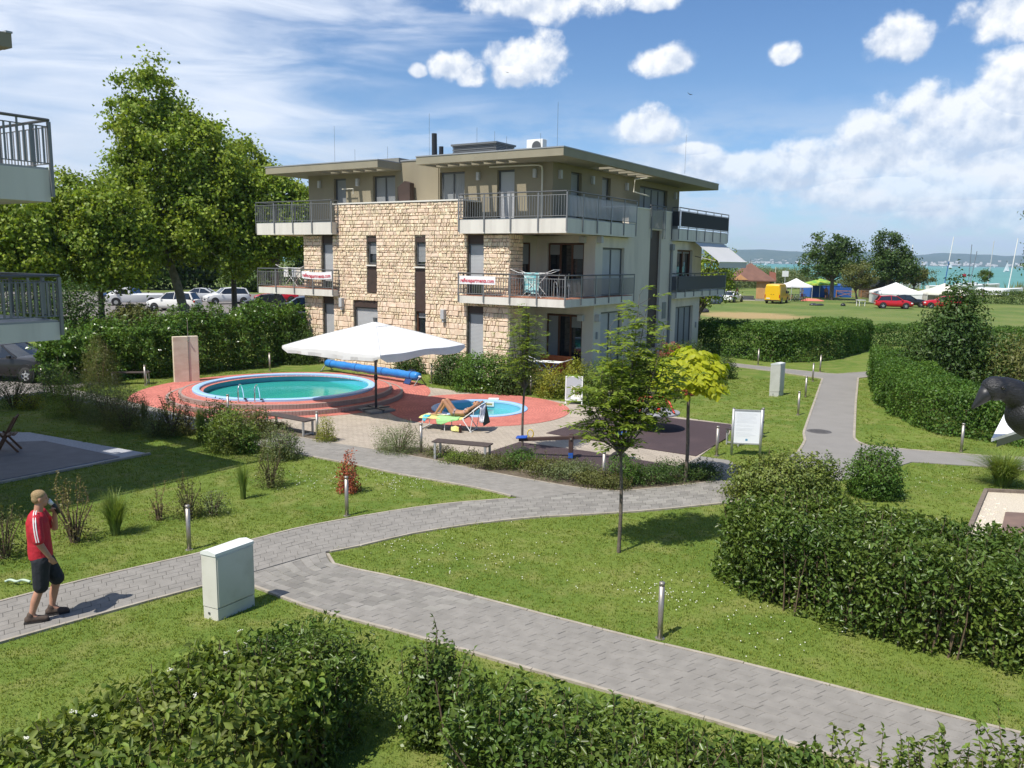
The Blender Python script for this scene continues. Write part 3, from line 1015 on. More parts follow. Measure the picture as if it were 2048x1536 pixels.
kid = empty('paddling_pool', (KID[0], KID[1], 0), 0, 'small round blue paddling pool set in red paving', 'pool')
smooth_by_angle(MB().lathe([(1.40, 0.0), (1.40, 0.055), (1.43, 0.07), (1.59, 0.07), (1.62, 0.055), (1.62, 0.02)], 96).build('pool_rim', m_cop, kid))
MB().lathe([(1.41, 0.03), (1.41, -0.5)], 72).build('pool_wall', mat('paddling_liner', (0.12, 0.42, 0.56), 0.5, (0.15, 0.46, 0.6), 2), kid, True)
MB().add([(1.41 * math.cos(2 * math.pi * i / 72), 1.41 * math.sin(2 * math.pi * i / 72), -0.5) for i in range(72)], [tuple(range(72))]).build('pool_floor', mat('paddling_floor', (0.30, 0.62, 0.66), 0.6), kid)
MB().add([(1.405 * math.cos(2 * math.pi * i / 72), 1.405 * math.sin(2 * math.pi * i / 72), -0.2) for i in range(72)], [tuple(range(72))]).build('pool_water', water_mat('paddling_water', (0.55, 0.92, 0.92)), kid)
a = R(78)
sk = MB().bbox(-0.17, 0.17, -0.03, 0.012, -0.14, 0.02, 0.006)
o = sk.build('skimmer_frame', m_white, kid)
o.location = (1.40 * math.cos(a), 1.40 * math.sin(a), 0.0)
o.rotation_euler = (0, 0, a - math.pi / 2)
o2 = MB().box(-0.11, 0.11, -0.035, -0.029, -0.09, -0.03).build('skimmer_flap', mat('ochre_plastic', (0.35, 0.27, 0.10), 0.6), kid)
o2.location, o2.rotation_euler = o.location, o.rotation_euler
MB().bbox(0.25, 0.62, 1.5, 1.78, 0.07, 0.10, 0.01).build('skimmer_lid', m_white, kid)

# ---------------------------------------------------------------- apartment building
m_render_w = mat('white_render', (0.66, 0.60, 0.505), 0.9, (0.59, 0.535, 0.45), 1.2, bump=0.15, bscale=120, stretch=(1, 1, 0.2), dirt=((0.36, 0.335, 0.29), 1.6, 0.42))
m_slab = mat('balcony_slab', (0.68, 0.65, 0.58), 0.85, (0.60, 0.57, 0.51), 1.5, bump=0.1, bscale=90, stretch=(1, 1, 0.12), dirt=((0.40, 0.37, 0.32), 3.2, 0.45))
m_khaki = mat('khaki_render', (0.28, 0.242, 0.165), 0.9, (0.245, 0.21, 0.145), 1.1, bump=0.15, bscale=120, stretch=(1, 1, 0.25), dirt=((0.24, 0.21, 0.15), 1.4, 0.4))
m_fascia = mat('khaki_fascia', (0.29, 0.26, 0.185), 0.8, (0.255, 0.23, 0.165), 1.4)
m_flash = mat('roof_flashing', (0.36, 0.37, 0.38), 0.5, (0.30, 0.31, 0.32), 1, metal=0.4)
m_gravelroof = mat('roof_gravel', (0.30, 0.29, 0.27), 0.95, (0.22, 0.21, 0.2), 20)
m_stone = mat('sandstone', (0.80, 0.66, 0.485), 0.9, (0.70, 0.545, 0.38), 3.5, island=0.17, hue=0.028, bump=0.5, bscale=22, dirt=((0.54, 0.38, 0.22), 2.2, 0.4))
m_mortar = mat('stone_joint', (0.38, 0.315, 0.23), 0.95, (0.17, 0.135, 0.09), 6)
m_shut = mat('roller_shutter', (0.46, 0.465, 0.47), 0.55, (0.42, 0.425, 0.43), 2)
m_shut_d = mat('grey_blind', (0.26, 0.27, 0.275), 0.6)
m_terra = mat('terracotta_tiles', (0.42, 0.19, 0.12), 0.85, (0.36, 0.16, 0.10), 6)
m_sill = mat('pale_sill', (0.70, 0.67, 0.6), 0.7)
m_oak = mat('oiled_wood_frame', (0.10, 0.045, 0.025), 0.55, (0.14, 0.06, 0.03), 3, stretch=(1, 1, 0.2))
m_cream = mat('cream_pipe', (0.62, 0.58, 0.48), 0.5)

BO = (1.98, 31.65)
house = empty('apartment_building', (BO[0], BO[1], 0), R(-33), 'three storey apartment building with sandstone front, wide flat roof and wraparound balconies', 'building')

def hb(mb, s0, s1, t0, t1, z0, z1):
 """box in facade coordinates: s to the left along the stone front, t back along the right side"""
 return mb.box(-max(s0, s1), -min(s0, s1), t0, t1, z0, z1)

def wall_cells(mb, plane, off0, off1, u0, u1, z0, z1, holes):
 us = sorted({u0, u1, *[h[0] for h in holes], *[h[1] for h in holes]})
 us = [u for u in us if u0 <= u <= u1]
 for a, b in zip(us[:-1], us[1:]):
  zs = [(z0, z1)]
  for h in holes:
   if h[0] < (a + b) / 2 < h[1]:
    nz = []
    for p, q in zs:
     if h[2] > p: nz.append((p, min(q, h[2])))
     if h[3] < q: nz.append((max(p, h[3]), q))
    zs = [z for z in nz if z[1] - z[0] > 1e-4]
  for p, q in zs:
   if plane == 'A': hb(mb, a, b, off0, off1, p, q)
   else: hb(mb, off0, off1, a, b, p, q)

def window(plane, off, u0, u1, z0, z1, fill='shutter', shut=1.0, frame=0.06, recess=0.18, mull=1, fm=None, name='window', into=1):
 """frame, panes and roller shutter of one opening; sunk behind the wall face"""
 d = off + recess * into
 bx = (lambda mb, a, b, p, q, z_, w_: hb(mb, a, b, min(p, q), max(p, q), z_, w_)) if plane == 'A' else (lambda mb, a, b, p, q, z_, w_: hb(mb, min(p, q), max(p, q), a, b, z_, w_))
 f = MB()
 bx(f, u0, u0 + frame, d - 0.05, d + 0.05, z0, z1)
 bx(f, u1 - frame, u1, d - 0.05, d + 0.05, z0, z1)
 bx(f, u0 + frame, u1 - frame, d - 0.05, d + 0.05, z1 - frame, z1)
 bx(f, u0 + frame, u1 - frame, d - 0.05, d + 0.05, z0, z0 + frame)
 for k in range(1, mull):
  u = u0 + (u1 - u0) * k / mull
  bx(f, u - 0.035, u + 0.035, d - 0.05, d + 0.05, z0 + frame, z1 - frame)
 w = f.build(name, fm or m_dark, house)
 for k in range(mull):
  a = u0 + (u1 - u0) * k / mull + (frame if k == 0 else 0.035)
  b = u0 + (u1 - u0) * (k + 1) / mull - (frame if k == mull - 1 else 0.035)
  g = MB()
  bx(g, a, b, d + 0.025, d + 0.035, z0 + frame, z1 - frame)
  g.build('pane', m_glass, w)
  sfrac = shut[k] if hasattr(shut, '__len__') else shut
  if sfrac > 0 and fill:
   sm = m_shut if fill == 'shutter' else m_shut_d
   zt = z1 - frame
   zb = zt - (zt - z0 - frame) * sfrac
   n = max(2, int((zt - zb) / 0.055))
   h = (zt - zb) / n
   sl = MB()
   for i in range(n):
    zz = zb + i * h
    bx(sl, a, b, d - 0.014, d + 0.012, zz + 0.004, zz + h - 0.006)
   bx(sl, a, b, d - 0.002, d + 0.016, zb, zt)
   tag(sl.build('shutter', sm, w), kind='stuff')
 return w

ZS1, ZT1, ZS2, ZT2, ZR0, ZR1, ZPH = 3.20, 3.50, 6.02, 6.56, 8.87, 9.17, 7.40
SW = 0.35        # stone face
# --- stone front
stone_holes = [(9.88, 10.46, 3.42, 5.93), (7.09, 7.67, 1.62, 5.90), (9.85, 11.32, 0.3, 3.10), (12.58, 13.33, 3.5, 6.0), (12.58, 13.31, 0.0, 3.15), (4.06, 4.90, 3.5, 5.98), (4.05, 4.89, 0.0, 3.10)]
core = MB()
wall_cells(core, 'A', SW + 0.05, SW + 0.40, 2.80, 14.50, 0.0, ZPH - 0.03, stone_holes + [(12.35, 14.6, 6.0, 8), (2.7, 5.2, 6.03, 8)])
hb(core, 2.80, 3.15, SW + 0.40, SW + 1.0, 0.0, 6.0)
core.build('stone_backing', m_mortar, house)

def lay_stones(region, plane, off, holes, seed, zr, normal=-1):
 """rows of rough squared stones, clipped to the openings; returns list of (area, V, F)"""
 rg = np.random.default_rng(seed)
 u0, u1 = region
 out = []
 z = zr[0]
 while z < zr[1] - 0.04:
  h = rg.uniform(0.115, 0.18) if z > 2.9 else rg.uniform(0.16, 0.26)
  if rg.random() < 0.12: h *= 0.55
  if z + h > zr[1] - 0.06: h = zr[1] - z
  zm = z + h / 2
  spans = [(u0, u1)]
  for hx in holes:
   if hx[2] - 0.02 < zm < hx[3] + 0.02:
    ns = []
    for a, b in spans:
     if hx[1] <= a or hx[0] >= b: ns.append((a, b)); continue
     if hx[0] > a: ns.append((a, hx[0]))
     if hx[1] < b: ns.append((hx[1], b))
    spans = ns
  for a, b in spans:
   u = a
   lean = 0.0
   while u < b - 0.01:
    w = h * rg.choice([0.55, 0.8, 1.0, 1.2, 1.6, 2.4], p=[0.16, 0.25, 0.25, 0.18, 0.12, 0.04]) * rg.uniform(0.85, 1.15)
    if b - u - w < 0.09: w = b - u
    nl = rg.normal(0, 0.022) if u + w < b - 0.01 else 0.0
    g = 0.010
    q = [(u + g + lean, z + g), (u + w - g + nl, z + g), (u + w - g - nl, z + h - g), (u + g - lean, z + h - g)]
    q = [(x + rg.normal(0, 0.006), y + rg.normal(0, 0.005)) for x, y in q]
    q = [(min(max(x, a), b), y) for x, y in q]
    dep = rg.uniform(0.006, 0.035)
    cx = sum(p[0] for p in q) / 4
    cy = sum(p[1] for p in q) / 4
    qi = [(cx + (x - cx) * (1 - 0.018 / max(0.05, abs(x - cx))), cy + (y - cy) * (1 - 0.016 / max(0.05, abs(y - cy)))) for x, y in q]
    tw = rg.normal(0, 0.005, 4)
    V = []
    for (pts, o_, t_) in ((q, 0.055, [0] * 4), (q, -dep + 0.014, [0] * 4), (qi, -dep, tw)):
     for (x, y), tt in zip(pts, t_):
      V.append((-x, off + o_ + tt, y) if plane == 'A' else (-(off + o_ + tt), x, y))
    F = [(0, 1, 5, 4), (1, 2, 6, 5), (2, 3, 7, 6), (3, 0, 4, 7), (4, 5, 9, 8), (5, 6, 10, 9), (6, 7, 11, 10), (7, 4, 8, 11), (8, 9, 10, 11)]
    out.append((w * h, V, F if plane != 'A' else [f[::-1] for f in F]))
    lean = nl
    u += w
  z += h
 return out

st = lay_stones((2.80, 14.50), 'A', SW, stone_holes + [(12.40, 14.6, 3.18, 3.56), (12.40, 14.6, 5.98, 8), (2.7, 5.08, 5.98, 8), (2.7, 5.08, 3.18, 3.52)], 5, (0.0, ZPH - 0.05))
st2 = lay_stones((SW + 0.02, SW + 1.0), 'B', 2.80, [(0, 3, 3.18, 3.52)], 6, (0.0, 6.0))
st.sort(key=lambda q: -q[0])
for a_, V_, F_ in st[:300]:
 MB().add(V_, F_).build('stone', m_stone, house)
rest = MB()
for a_, V_, F_ in st[300:] + st2:
 rest.add(V_, F_)
tag(rest.build('small_stones', m_stone, house), kind='stuff')
cp_ = MB()
hb(cp_, 5.06, 12.5, SW - 0.05, 1.58, ZPH - 0.03, ZPH + 0.03)
cp_.build('parapet_coping', m_sill, house)
for (u0, u1, z0, z1, dd) in ((12.56, 13.35, 5.62, 6.0, .1), (4.04, 4.92, 5.62, 5.98, .1), (12.56, 13.33, 2.85, 3.17, .1), (4.03, 4.91, 2.78, 3.12, .1), (9.9, 10.44, 5.7, 5.92, .05), (7.11, 7.65, 5.68, 5.89, .05), (9.87, 11.30, 2.76, 3.09, .05)):
 hb(MB(), u0, u1, SW + dd, SW + 0.3, z0, z1).build('lintel_panel', m_brown, house)
for (u0, u1, z0, z1) in ((9.89, 10.45, 3.44, 4.62), (7.10, 7.66, 2.72, 4.58)):
 q = MB()
 hb(q, u0, u1, SW + 0.03, SW + 0.25, z0, z1)
 q.build('brown_panel', m_brown, house)
window('A', SW, 9.89, 10.45, 4.72, 5.7, 'blind', 0.55)
window('A', SW, 7.10, 7.66, 4.70, 5.68, 'blind', 0.9)
window('A', SW, 7.10, 7.66, 1.66, 2.72, 'blind', 0.25, fm=m_oak)
for (u0, u1, z) in ((9.87, 10.47, 4.62), (7.08, 7.68, 4.58), (7.08, 7.68, 1.60)):
 q = MB()
 hb(q, u0, u1, SW - 0.06, SW + 0.2, z, z + 0.06)
 q.build('sill', m_sill, house)
window('A', SW, 9.87, 11.30, 0.35, 2.76, 'shutter', 1.0)
window('A', SW, 12.60, 13.31, 3.52, 5.62, 'shutter', 0.85)
window('A', SW, 12.60, 13.29, 0.02, 2.85, 'shutter', 1.0)
window('A', SW, 4.08, 4.88, 3.52, 5.62, 'shutter', 0.72)
window('A', SW, 4.07, 4.87, 0.02, 2.78, 'shutter', 1.0)
# --- inner volume behind the front, floors and side walls
body = MB()
wall_cells(body, 'B', 14.15, 14.48, 0.8, 15.2, 0, 6.5, [(2.2, 3.6, 3.5, 5.7)])
hb(body, 2.6, 14.3, 3.30, 3.60, 0.0, 6.5)
hb(body, 0.7, 14.3, 14.9, 15.2, 0, 6.5)
body.build('inner_wall', m_render_w, house)
# loggia wall facing the front, with its glazed doors
lg = MB()
wall_cells(lg, 'A', 3.0, 3.28, 0.63, 3.2, 0, ZS2, [(0.86, 2.62, 0.02, 2.75), (0.86, 2.62, 3.52, 5.72)])
lg.build('loggia_wall', m_render_w, house)
ls = MB()
wall_cells(ls, 'B', 3.15, 3.35, 1.35, 3.0, 0, ZS2, [(1.5, 2.5, 0.02, 2.75), (1.5, 2.5, 3.52, 5.72)])
ls.build('loggia_side_wall', m_render_w, house)
for z in (0.03, 3.53):
 window('A', 3.0, 0.88, 2.60, z, z + 2.68 if z < 1 else z + 2.17, 'blind', [0.18, 0.0, 1.0] if z < 1 else [0.28, 0.0, 0.2], mull=3, fm=m_oak, recess=0.14, name='terrace_door')
 window('B', 3.15, 1.52, 2.48, z, z + 2.68 if z < 1 else z + 2.17, 'blind', 0.4, fm=m_oak, recess=0.05, name='loggia_door')
# --- right side wall
BW = 0.33
bhole = [(3.66, 5.75, 0.02, 2.85), (3.66, 5.75, 3.52, 5.55), (8.45, 9.75, 0.9, 6.45), (11.9, 14.3, 0.02, 2.75), (11.8, 13.9, 3.52, 5.6)]
rw = MB()
wall_cells(rw, 'B', BW, BW + 0.3, 3.0, 15.2, 0, ZPH - 0.05, bhole + [(2.9, 6.1, 6.0, 8), (10.9, 15.3, 6.0, 8)])
rw.build('side_wall', m_render_w, house)
q = MB()
hb(q, BW + 0.12, BW + 0.3, 8.45, 9.75, 0.9, 6.45)
q.build('brown_panel', m_brown, house)
q = MB()
hb(q, BW - 0.03, 1.58, 6.1, 8.4, ZPH - 0.05, ZPH)
hb(q, BW - 0.03, 1.58, 9.8, 10.9, ZPH - 0.05, ZPH)
q.build('parapet_coping', m_sill, house)
window('B', BW, 3.68, 5.73, 0.04, 2.83, 'shutter', 1.0, mull=2)
window('B', BW, 3.68, 5.73, 3.54, 5.53, 'shutter', 1.0, mull=2)
window('B', BW, 11.92, 14.28, 0.04, 2.73, 'blind', 1.0, mull=3)
window('B', BW, 11.82, 13.88, 3.54, 5.58, 'blind', 0.05, mull=2, fm=m_oak)
dp = MB()
a, b, _ = W_ = (-(BW - 0.06), 10.95, 0)
dp.tube([(a, b, 0.1), (a, b, 5.7)], 0.07, 10)
dp.bbox(a - 0.11, a + 0.11, b - 0.13, b + 0.13, 5.55, 5.85, 0.01)
dp.build('downpipe', m_rail, house)
pl = MB()
hb(pl, BW - 0.025, BW + 0.0, 10.15, 10.6, 2.25, 3.05)
pl.build('number_plate', m_rail, house)
for (t, z) in ((3.3, 1.75), (14.75, 1.55)):
 q = MB()
 hb(q, BW - 0.05, BW, t - 0.06, t + 0.06, z, z + 0.3)
 q.build('wall_socket', m_shut_d, house)

# --- balconies
def balcony(pts_in, face_pts, z0, z1, ztop, label=None, baluster_gap=0.115, screen=None, terr=True, bar_mat=None, face_m=None):
 """slab polygon (s,t), railing along face_pts"""
 poly = [(-s, t) for s, t in pts_in]
 if sum((poly[i][0] * poly[(i + 1) % len(poly)][1] - poly[(i + 1) % len(poly)][0] * poly[i][1]) for i in range(len(poly))) < 0: poly = poly[::-1]
 sl = MB().prism(poly, z0, z1).build('balcony', face_m or m_slab, house)
 cen = np.mean(poly, axis=0)
 if terr:
  MB().prism([tuple(cen + (np.array(p) - cen) * 0.985) for p in poly], z1 + 0.001, z1 + 0.03).build('floor_tiles', m_terra, sl)
 else:
  MB().prism([tuple(cen + (np.array(p) - cen) * 0.995) for p in poly], z1 + 0.001, z1 + 0.04).build('edge_flashing', m_flash, sl)
 fp = [np.array((-s, t)) for s, t in face_pts]
 bars = MB()
 hr, lr = MB(), MB()
 n_tot = sum(np.linalg.norm(b - a) for a, b in zip(fp[:-1], fp[1:]))
 for si, (a, b) in enumerate(zip(fp[:-1], fp[1:])):
  Ls = np.linalg.norm(b - a)
  t = (b - a) / Ls
  nn = np.array([t[1], -t[0]])
  if np.dot(nn, (a + b) / 2 - cen) < 0: nn = -nn
  o = nn * 0.03
  npost = max(1, round(Ls / 1.25))
  for i in range(npost + (1 if si == len(fp) - 2 else 0)):
   p = a + t * (Ls * i / npost) + o
   ps = MB()
   e, f = t * 0.03, nn * 0.012
   ps.prism([p - e - f, p + e - f, p + e + f, p - e + f], z0 + 0.06, ztop - 0.03)
   ps.build('rail_post', m_rail, sl)
  pa, pb = a + o, b + o
  hr.tube([(*pa, ztop), (*pb, ztop)], 0.026, 8)
  for zz in (z1 + 0.10, ztop - 0.14):
   lr.tube([(*pa, zz), (*pb, zz)], 0.012, 6)
  nb = int(Ls / baluster_gap)
  for i in range(1, nb):
   p = a + t * (Ls * i / nb) + o
   if screen == 'flat':
    w = t * 0.045
    bars.prism([p - w - nn * 0.004, p + w - nn * 0.004, p + w + nn * 0.004, p - w + nn * 0.004], z1 + 0.10, ztop - 0.14)
   else:
    w, f = t * 0.009, nn * 0.009
    bars.prism([p - w - f, p + w - f, p + w + f, p - w + f], z1 + 0.10, ztop - 0.14)
  if screen == 'dark':
   sc = MB().prism([a + o * 2.2, b + o * 2.2, b + o * 2.4, a + o * 2.4], z1 + 0.16, ztop - 0.2)
   sc.build('privacy_screen', mat('black_screen_cloth', (0.02, 0.022, 0.028), 0.8, (0.03, 0.032, 0.04), 6, stretch=(3, 3, 0.3)), sl)
 hr.build('handrail', m_dark, sl)
 lr.build('lower_rail', m_rail, sl)
 tag(bars.build('balusters', bar_mat or m_rail, sl), kind='stuff')
 return sl

# front right corner balconies (wrap round the corner)
balcony([(5.05, SW - 0.02), (5.05, 0), (0, 0), (0, 6.1), (BW - 0.02, 6.1), (BW - 0.02, 3.0), (2.8, 3.0), (2.8, SW - 0.02)], [(5.05, SW), (5.05, 0.0), (0.0, 0.0)], ZS1, ZT1, 4.42)
balcony([(5.05, 0.3), (5.05, 0), (0, 0), (0, 6.1), (1.6, 6.1), (1.6, 1.6), (5.05, 1.6)], [(5.05, SW), (5.05, 0.0), (0.0, 0.0)], ZS2, ZT2, 7.57, terr=False)
# side rails with flat slats
def rail_only(face_pts, z0, z1, ztop, parent_like, screen, gap=0.12, outer=(-1, 0), bar_mat=None, name='balcony_railing'):
 root = empty(name)
 root.parent = house
 fp = [np.array((-s, t)) for s, t in face_pts]
 hr, lr, bars = MB(), MB(), MB()
 for a, b in zip(fp[:-1], fp[1:]):
  Ls = np.linalg.norm(b - a)
  t = (b - a) / Ls
  nn = np.array([t[1], -t[0]])
  if np.dot(nn, outer) < 0: nn = -nn
  o = nn * 0.03
  npost = max(1, round(Ls / 1.25))
  for i in range(1, npost + 1):
   p = a + t * (Ls * i / npost) + o
   e, f = t * 0.03, nn * 0.012
   MB().prism([p - e - f, p + e - f, p + e + f, p - e + f], z0 + 0.06, ztop - 0.03).build('rail_post', m_rail, root)
  hr.tube([(*(a + o), ztop), (*(b + o), ztop)], 0.026, 8)
  for zz in (z1 + 0.10, ztop - 0.14):
   lr.tube([(*(a + o), zz), (*(b + o), zz)], 0.012, 6)
  nb = int(Ls / gap)
  for i in range(nb):
   p = a + t * (Ls * (i + 0.5) / nb) + o
   w = t * (0.026 if screen == 'flat' else 0.009)
   f = nn * (0.004 if screen == 'flat' else 0.009)
   bars.prism([p - w - f, p + w - f, p + w + f, p - w + f], z1 + 0.10, ztop - 0.14)
  if screen == 'dark':
   MB().prism([a + o * 1.6, b + o * 1.6, b + o * 1.8, a + o * 1.8], z1 + 0.16, ztop - 0.2).build('privacy_screen', mat('black_screen_cloth', (0.02, 0.022, 0.028), 0.8, (0.03, 0.032, 0.04), 6, stretch=(3, 3, 0.3)), root)
  if screen == 'grey':
   MB().prism([a + o * 0.2, b + o * 0.2, b + o * 0.4, a + o * 0.4], z1 + 0.16, ztop - 0.2).build('privacy_screen', mat('grey_screen_cloth', (0.075, 0.08, 0.088), 0.8), root)
 hr.build('handrail', m_dark, root)
 lr.build('lower_rail', m_rail, root)
 tag(bars.build('balusters', bar_mat or m_rail, root), kind='stuff')

m_slat = mat('pale_metal_slat', (0.30, 0.305, 0.315), 0.35, metal=0.6)
rail_only([(0, 0), (0, 6.1)], ZS1, ZT1, 4.42, None, 'bar', 0.1, (1, 0))
rail_only([(0, 0), (0, 6.1)], ZS2, ZT2, 7.57, None, 'flat', 0.105, (1, 0), m_slat)
# small french balcony over the dark strip
rail_only([(BW, 8.35), (BW - 0.1, 8.35), (BW - 0.1, 9.85), (BW, 9.85)], 6.0, 6.42, 7.55, None, 'bar', 0.1, (1, 0))
# rear right balconies
balcony([(BW - 0.02, 11.0), (0, 11.0), (0, 18.2), (BW + 1.2, 18.2), (BW + 1.2, 15.2), (BW - 0.02, 15.2)], [(BW, 11.0), (0, 11.0), (0, 18.2)], ZS1, ZT1 - 0.02, 4.42, screen=None, terr=False)
balcony([(1.6, 11.0), (0, 11.0), (0, 18.2), (BW + 1.6, 18.2), (BW + 1.6, 15.2), (1.6, 15.2)], [(BW, 11.0), (0, 11.0), (0, 18.2)], ZS2, ZT2, 7.60, screen=None, terr=False)
for zz0, zz1, mm in ((6.72, 7.42, 'black_screen_cloth'), (3.62, 4.28, 'grey_screen_cloth')):
 q = MB()
 hb(q, -0.065, -0.055, 11.15, 18.1, zz0, zz1)
 hb(q, -0.05, 0.3, 10.955, 10.965, zz0, zz1)
 q.build('privacy_screen', mat('black_screen_cloth', (0.02, 0.022, 0.028), 0.8) if 'black' in mm else mat('grey_screen_cloth', (0.075, 0.08, 0.088), 0.8), house)
# left end balconies
balcony([(12.25, SW - 0.02), (12.25, 0), (17.35, 0), (17.35, 5), (14.5, 5), (14.5, SW - 0.02)], [(12.25, SW), (12.25, 0), (17.35, 0), (17.35, 5)], ZS1, ZT1, 4.40)
balcony([(12.42, 0.3), (12.25, 0.3), (12.25, 0), (17.35, 0), (17.35, 5), (15.4, 5), (15.4, 1.6), (12.42, 1.6)], [(12.25, SW), (12.25, 0), (17.35, 0), (17.35, 5)], ZS2, ZT2, 7.55, terr=False)
# --- penthouse storey
PT = 1.60
ph = MB()
wall_cells(ph, 'A', PT, PT + 0.25, 1.6, 15.4, 6.5, 9.0, [(12.9, 13.7, 6.6, 8.68), (9.85, 11.2, 6.6, 8.7), (5.96, 7.3, 6.6, 8.7), (3.42, 4.28, 6.6, 8.66)])
wall_cells(ph, 'B', 1.6, 1.85, PT + 0.25, 14.9, 6.5, 9.0, [(3.1, 4.02, 6.6, 8.63), (5.92, 6.76, 6.6, 8.66), (9.9, 13.3, 6.6, 8.6)])
hb(ph, 15.15, 15.4, PT + 0.25, 14.9, 6.5, 9.0)
hb(ph, 1.85, 15.15, 14.65, 14.9, 6.5, 9.0)
ph.build('penthouse_wall', m_khaki, house)
q = MB()
hb(q, 7.35, 9.65, PT - 0.04, PT + 0.0, 7.3, 9.26)
hb(q, 7.35, 9.65, PT, PT + 0.3, 9.0, 9.26)
q.build('penthouse_pier', m_khaki, house)
q = MB()
hb(q, 7.3, 9.7, PT - 0.07, PT + 0.35, 9.26, 9.32)
q.build('pier_coping', m_flash, house)
window('A', PT, 12.92, 13.68, 6.6, 8.66, 'blind', 1.0)
window('A', PT, 9.87, 11.18, 6.6, 8.68, 'blind', 1.0, mull=2)
window('A', PT, 5.98, 7.28, 6.6, 8.68, 'blind', 1.0, mull=2)
window('A', PT, 3.44, 4.26, 6.6, 8.64, 'shutter', 1.0)
window('B', 1.6, 3.12, 4.0, 6.6, 8.61, 'blind', 1.0)
window('B', 1.6, 5.94, 6.74, 6.6, 8.64, 'blind', 1.0)
window('B', 1.6, 9.92, 13.28, 6.6, 8.58, 'blind', 1.0, mull=4)
hutp = MB()
px0, px1, zt, zm = 8.62, 9.32, 8.36, 8.15
V = []
for t in (1.15, 1.45):
 V += [(-px1, t, 7.3), (-px0, t, 7.3), (-px0, t, zm + 0.12), (-(px0 + px1) / 2 + 0.05, t, zt), (-px1, t, zm - 0.05)]
hutp.add(V, [(0, 1, 2, 3, 4), (9, 8, 7, 6, 5)] + [(i, i + 5, (i + 1) % 5 + 5, (i + 1) % 5) for i in range(5)])
hutp.build('brown_hood', m_brown, house)
# --- roof with slotted overhang
def roof_part(s0, s1, t0, t1, slotsA=None, slotsB=None):
 r = MB()
 wA, wB = 1.55, 1.35
 holes = []
 if slotsA: holes += [('A', u) for u in slotsA]
 # solid core
 r_ = MB()
 return r

roofm = MB()
def plate(mb, s0, s1, t0, t1, holes):
 """horizontal plate with rectangular slots (s0,s1,t0,t1)"""
 ss = sorted({s0, s1, *[h[0] for h in holes], *[h[1] for h in holes]})
 for a, b in zip(ss[:-1], ss[1:]):
  ts = [(t0, t1)]
  for h in holes:
   if h[0] < (a + b) / 2 < h[1]:
    nt_ = []
    for p, q_ in ts:
     if h[2] > p: nt_.append((p, min(q_, h[2])))
     if h[3] < q_: nt_.append((max(p, h[3]), q_))
    ts = nt_
  for p, q_ in ts:
   hb(mb, a, b, p, q_, ZR0, ZR1)

slots = [(2.95 + i * 0.62, 2.95 + i * 0.62 + 0.47, 0.30, 1.12) for i in range(7)]
slotsB = [(0.42, 1.30, 4.2 + i * 0.95, 4.2 + i * 0.95 + 0.72) for i in range(5)]
plate(roofm, 0.22, 7.30, 0.0, 17.0, slots + slotsB)
plate(roofm, 7.30, 9.45, 1.75, 17.0, [])
slotsL = [(10.0 + i * 0.72, 10.0 + i * 0.72 + 0.55, 0.30, 1.12) for i in range(5)]
plate(roofm, 9.45, 16.60, 0.0, 17.0, slotsL)
rf = roofm.build('roof', m_fascia, house)
fl = MB()
for (a0, a1, b0, b1) in ((0.20, 7.32, -0.02, 0.10), (0.20, 0.32, 0.10, 17.02), (9.43, 16.62, -0.02, 0.10), (16.5, 16.62, 0.1, 17.02), (9.43, 9.55, 0.10, 1.7), (7.2, 7.32, 0.10, 1.7)):
 hb(fl, a0, a1, b0, b1, ZR1 + 0.001, ZR1 + 0.045)
fl.build('roof_flashing', m_flash, rf)
up = MB()
hb(up, 1.45, 7.3, 1.45, 15.2, ZR1 + 0.001, 9.42)
hb(up, 9.5, 15.3, 1.45, 15.2, ZR1 + 0.001, 9.42)
up.build('roof_upstand', mat('roof_membrane', (0.21, 0.215, 0.20), 0.8, (0.17, 0.175, 0.165), 2), rf)
MB().tube([(-8.85, 3.2, 9.1), (-8.87, 3.2, 10.65)], [0.13, 0.12], 14).build('flue', m_black, rf)
MB().tube([(-8.0, 2.6, 9.1), (-8.0, 2.6, 9.95)], 0.10, 14).build('flue', m_black, rf)
lv = MB()
hb(lv, 5.6, 7.9, 3.4, 4.8, 9.3, 9.42)
n = 9
for i in range(n):
 hb(lv, 5.55, 7.95, 3.36 + 0.02 * (i % 2), 4.84, 9.42 + i * 0.07, 9.42 + i * 0.07 + 0.05)
hb(lv, 5.5, 8.0, 3.3, 4.9, 10.04, 10.12)
lv.build('plant_louvre', mat('louvre_grey', (0.17, 0.175, 0.18), 0.5, metal=0.4), rf)
acu = MB()
acu.bbox(-3.75, -2.95, 3.0, 3.35, 9.42, 10.02, 0.03)
ac = acu.build('air_conditioner', m_white, rf)
MB().tube([(-3.25, 2.995, 9.72), (-3.25, 2.985, 9.72)], 0.22, 20).build('fan_grille', m_dark, ac)
for (s, t, h) in ((13.6, 1.6, 1.7), (12.2, 1.5, 0.55), (10.2, 1.5, 0.55), (8.2, 2.0, 1.9), (5.9, 2.4, 1.2), (3.9, 1.7, 0.6), (2.2, 1.6, 0.6), (1.6, 1.9, 1.8), (0.6, 13.0, 1.9), (4.7, 2.0, 0.9)):
 MB().tube([(-s, t, 9.4), (-s, t, 9.4 + h)], 0.006, 5).build('lightning_rod', m_dark, rf)
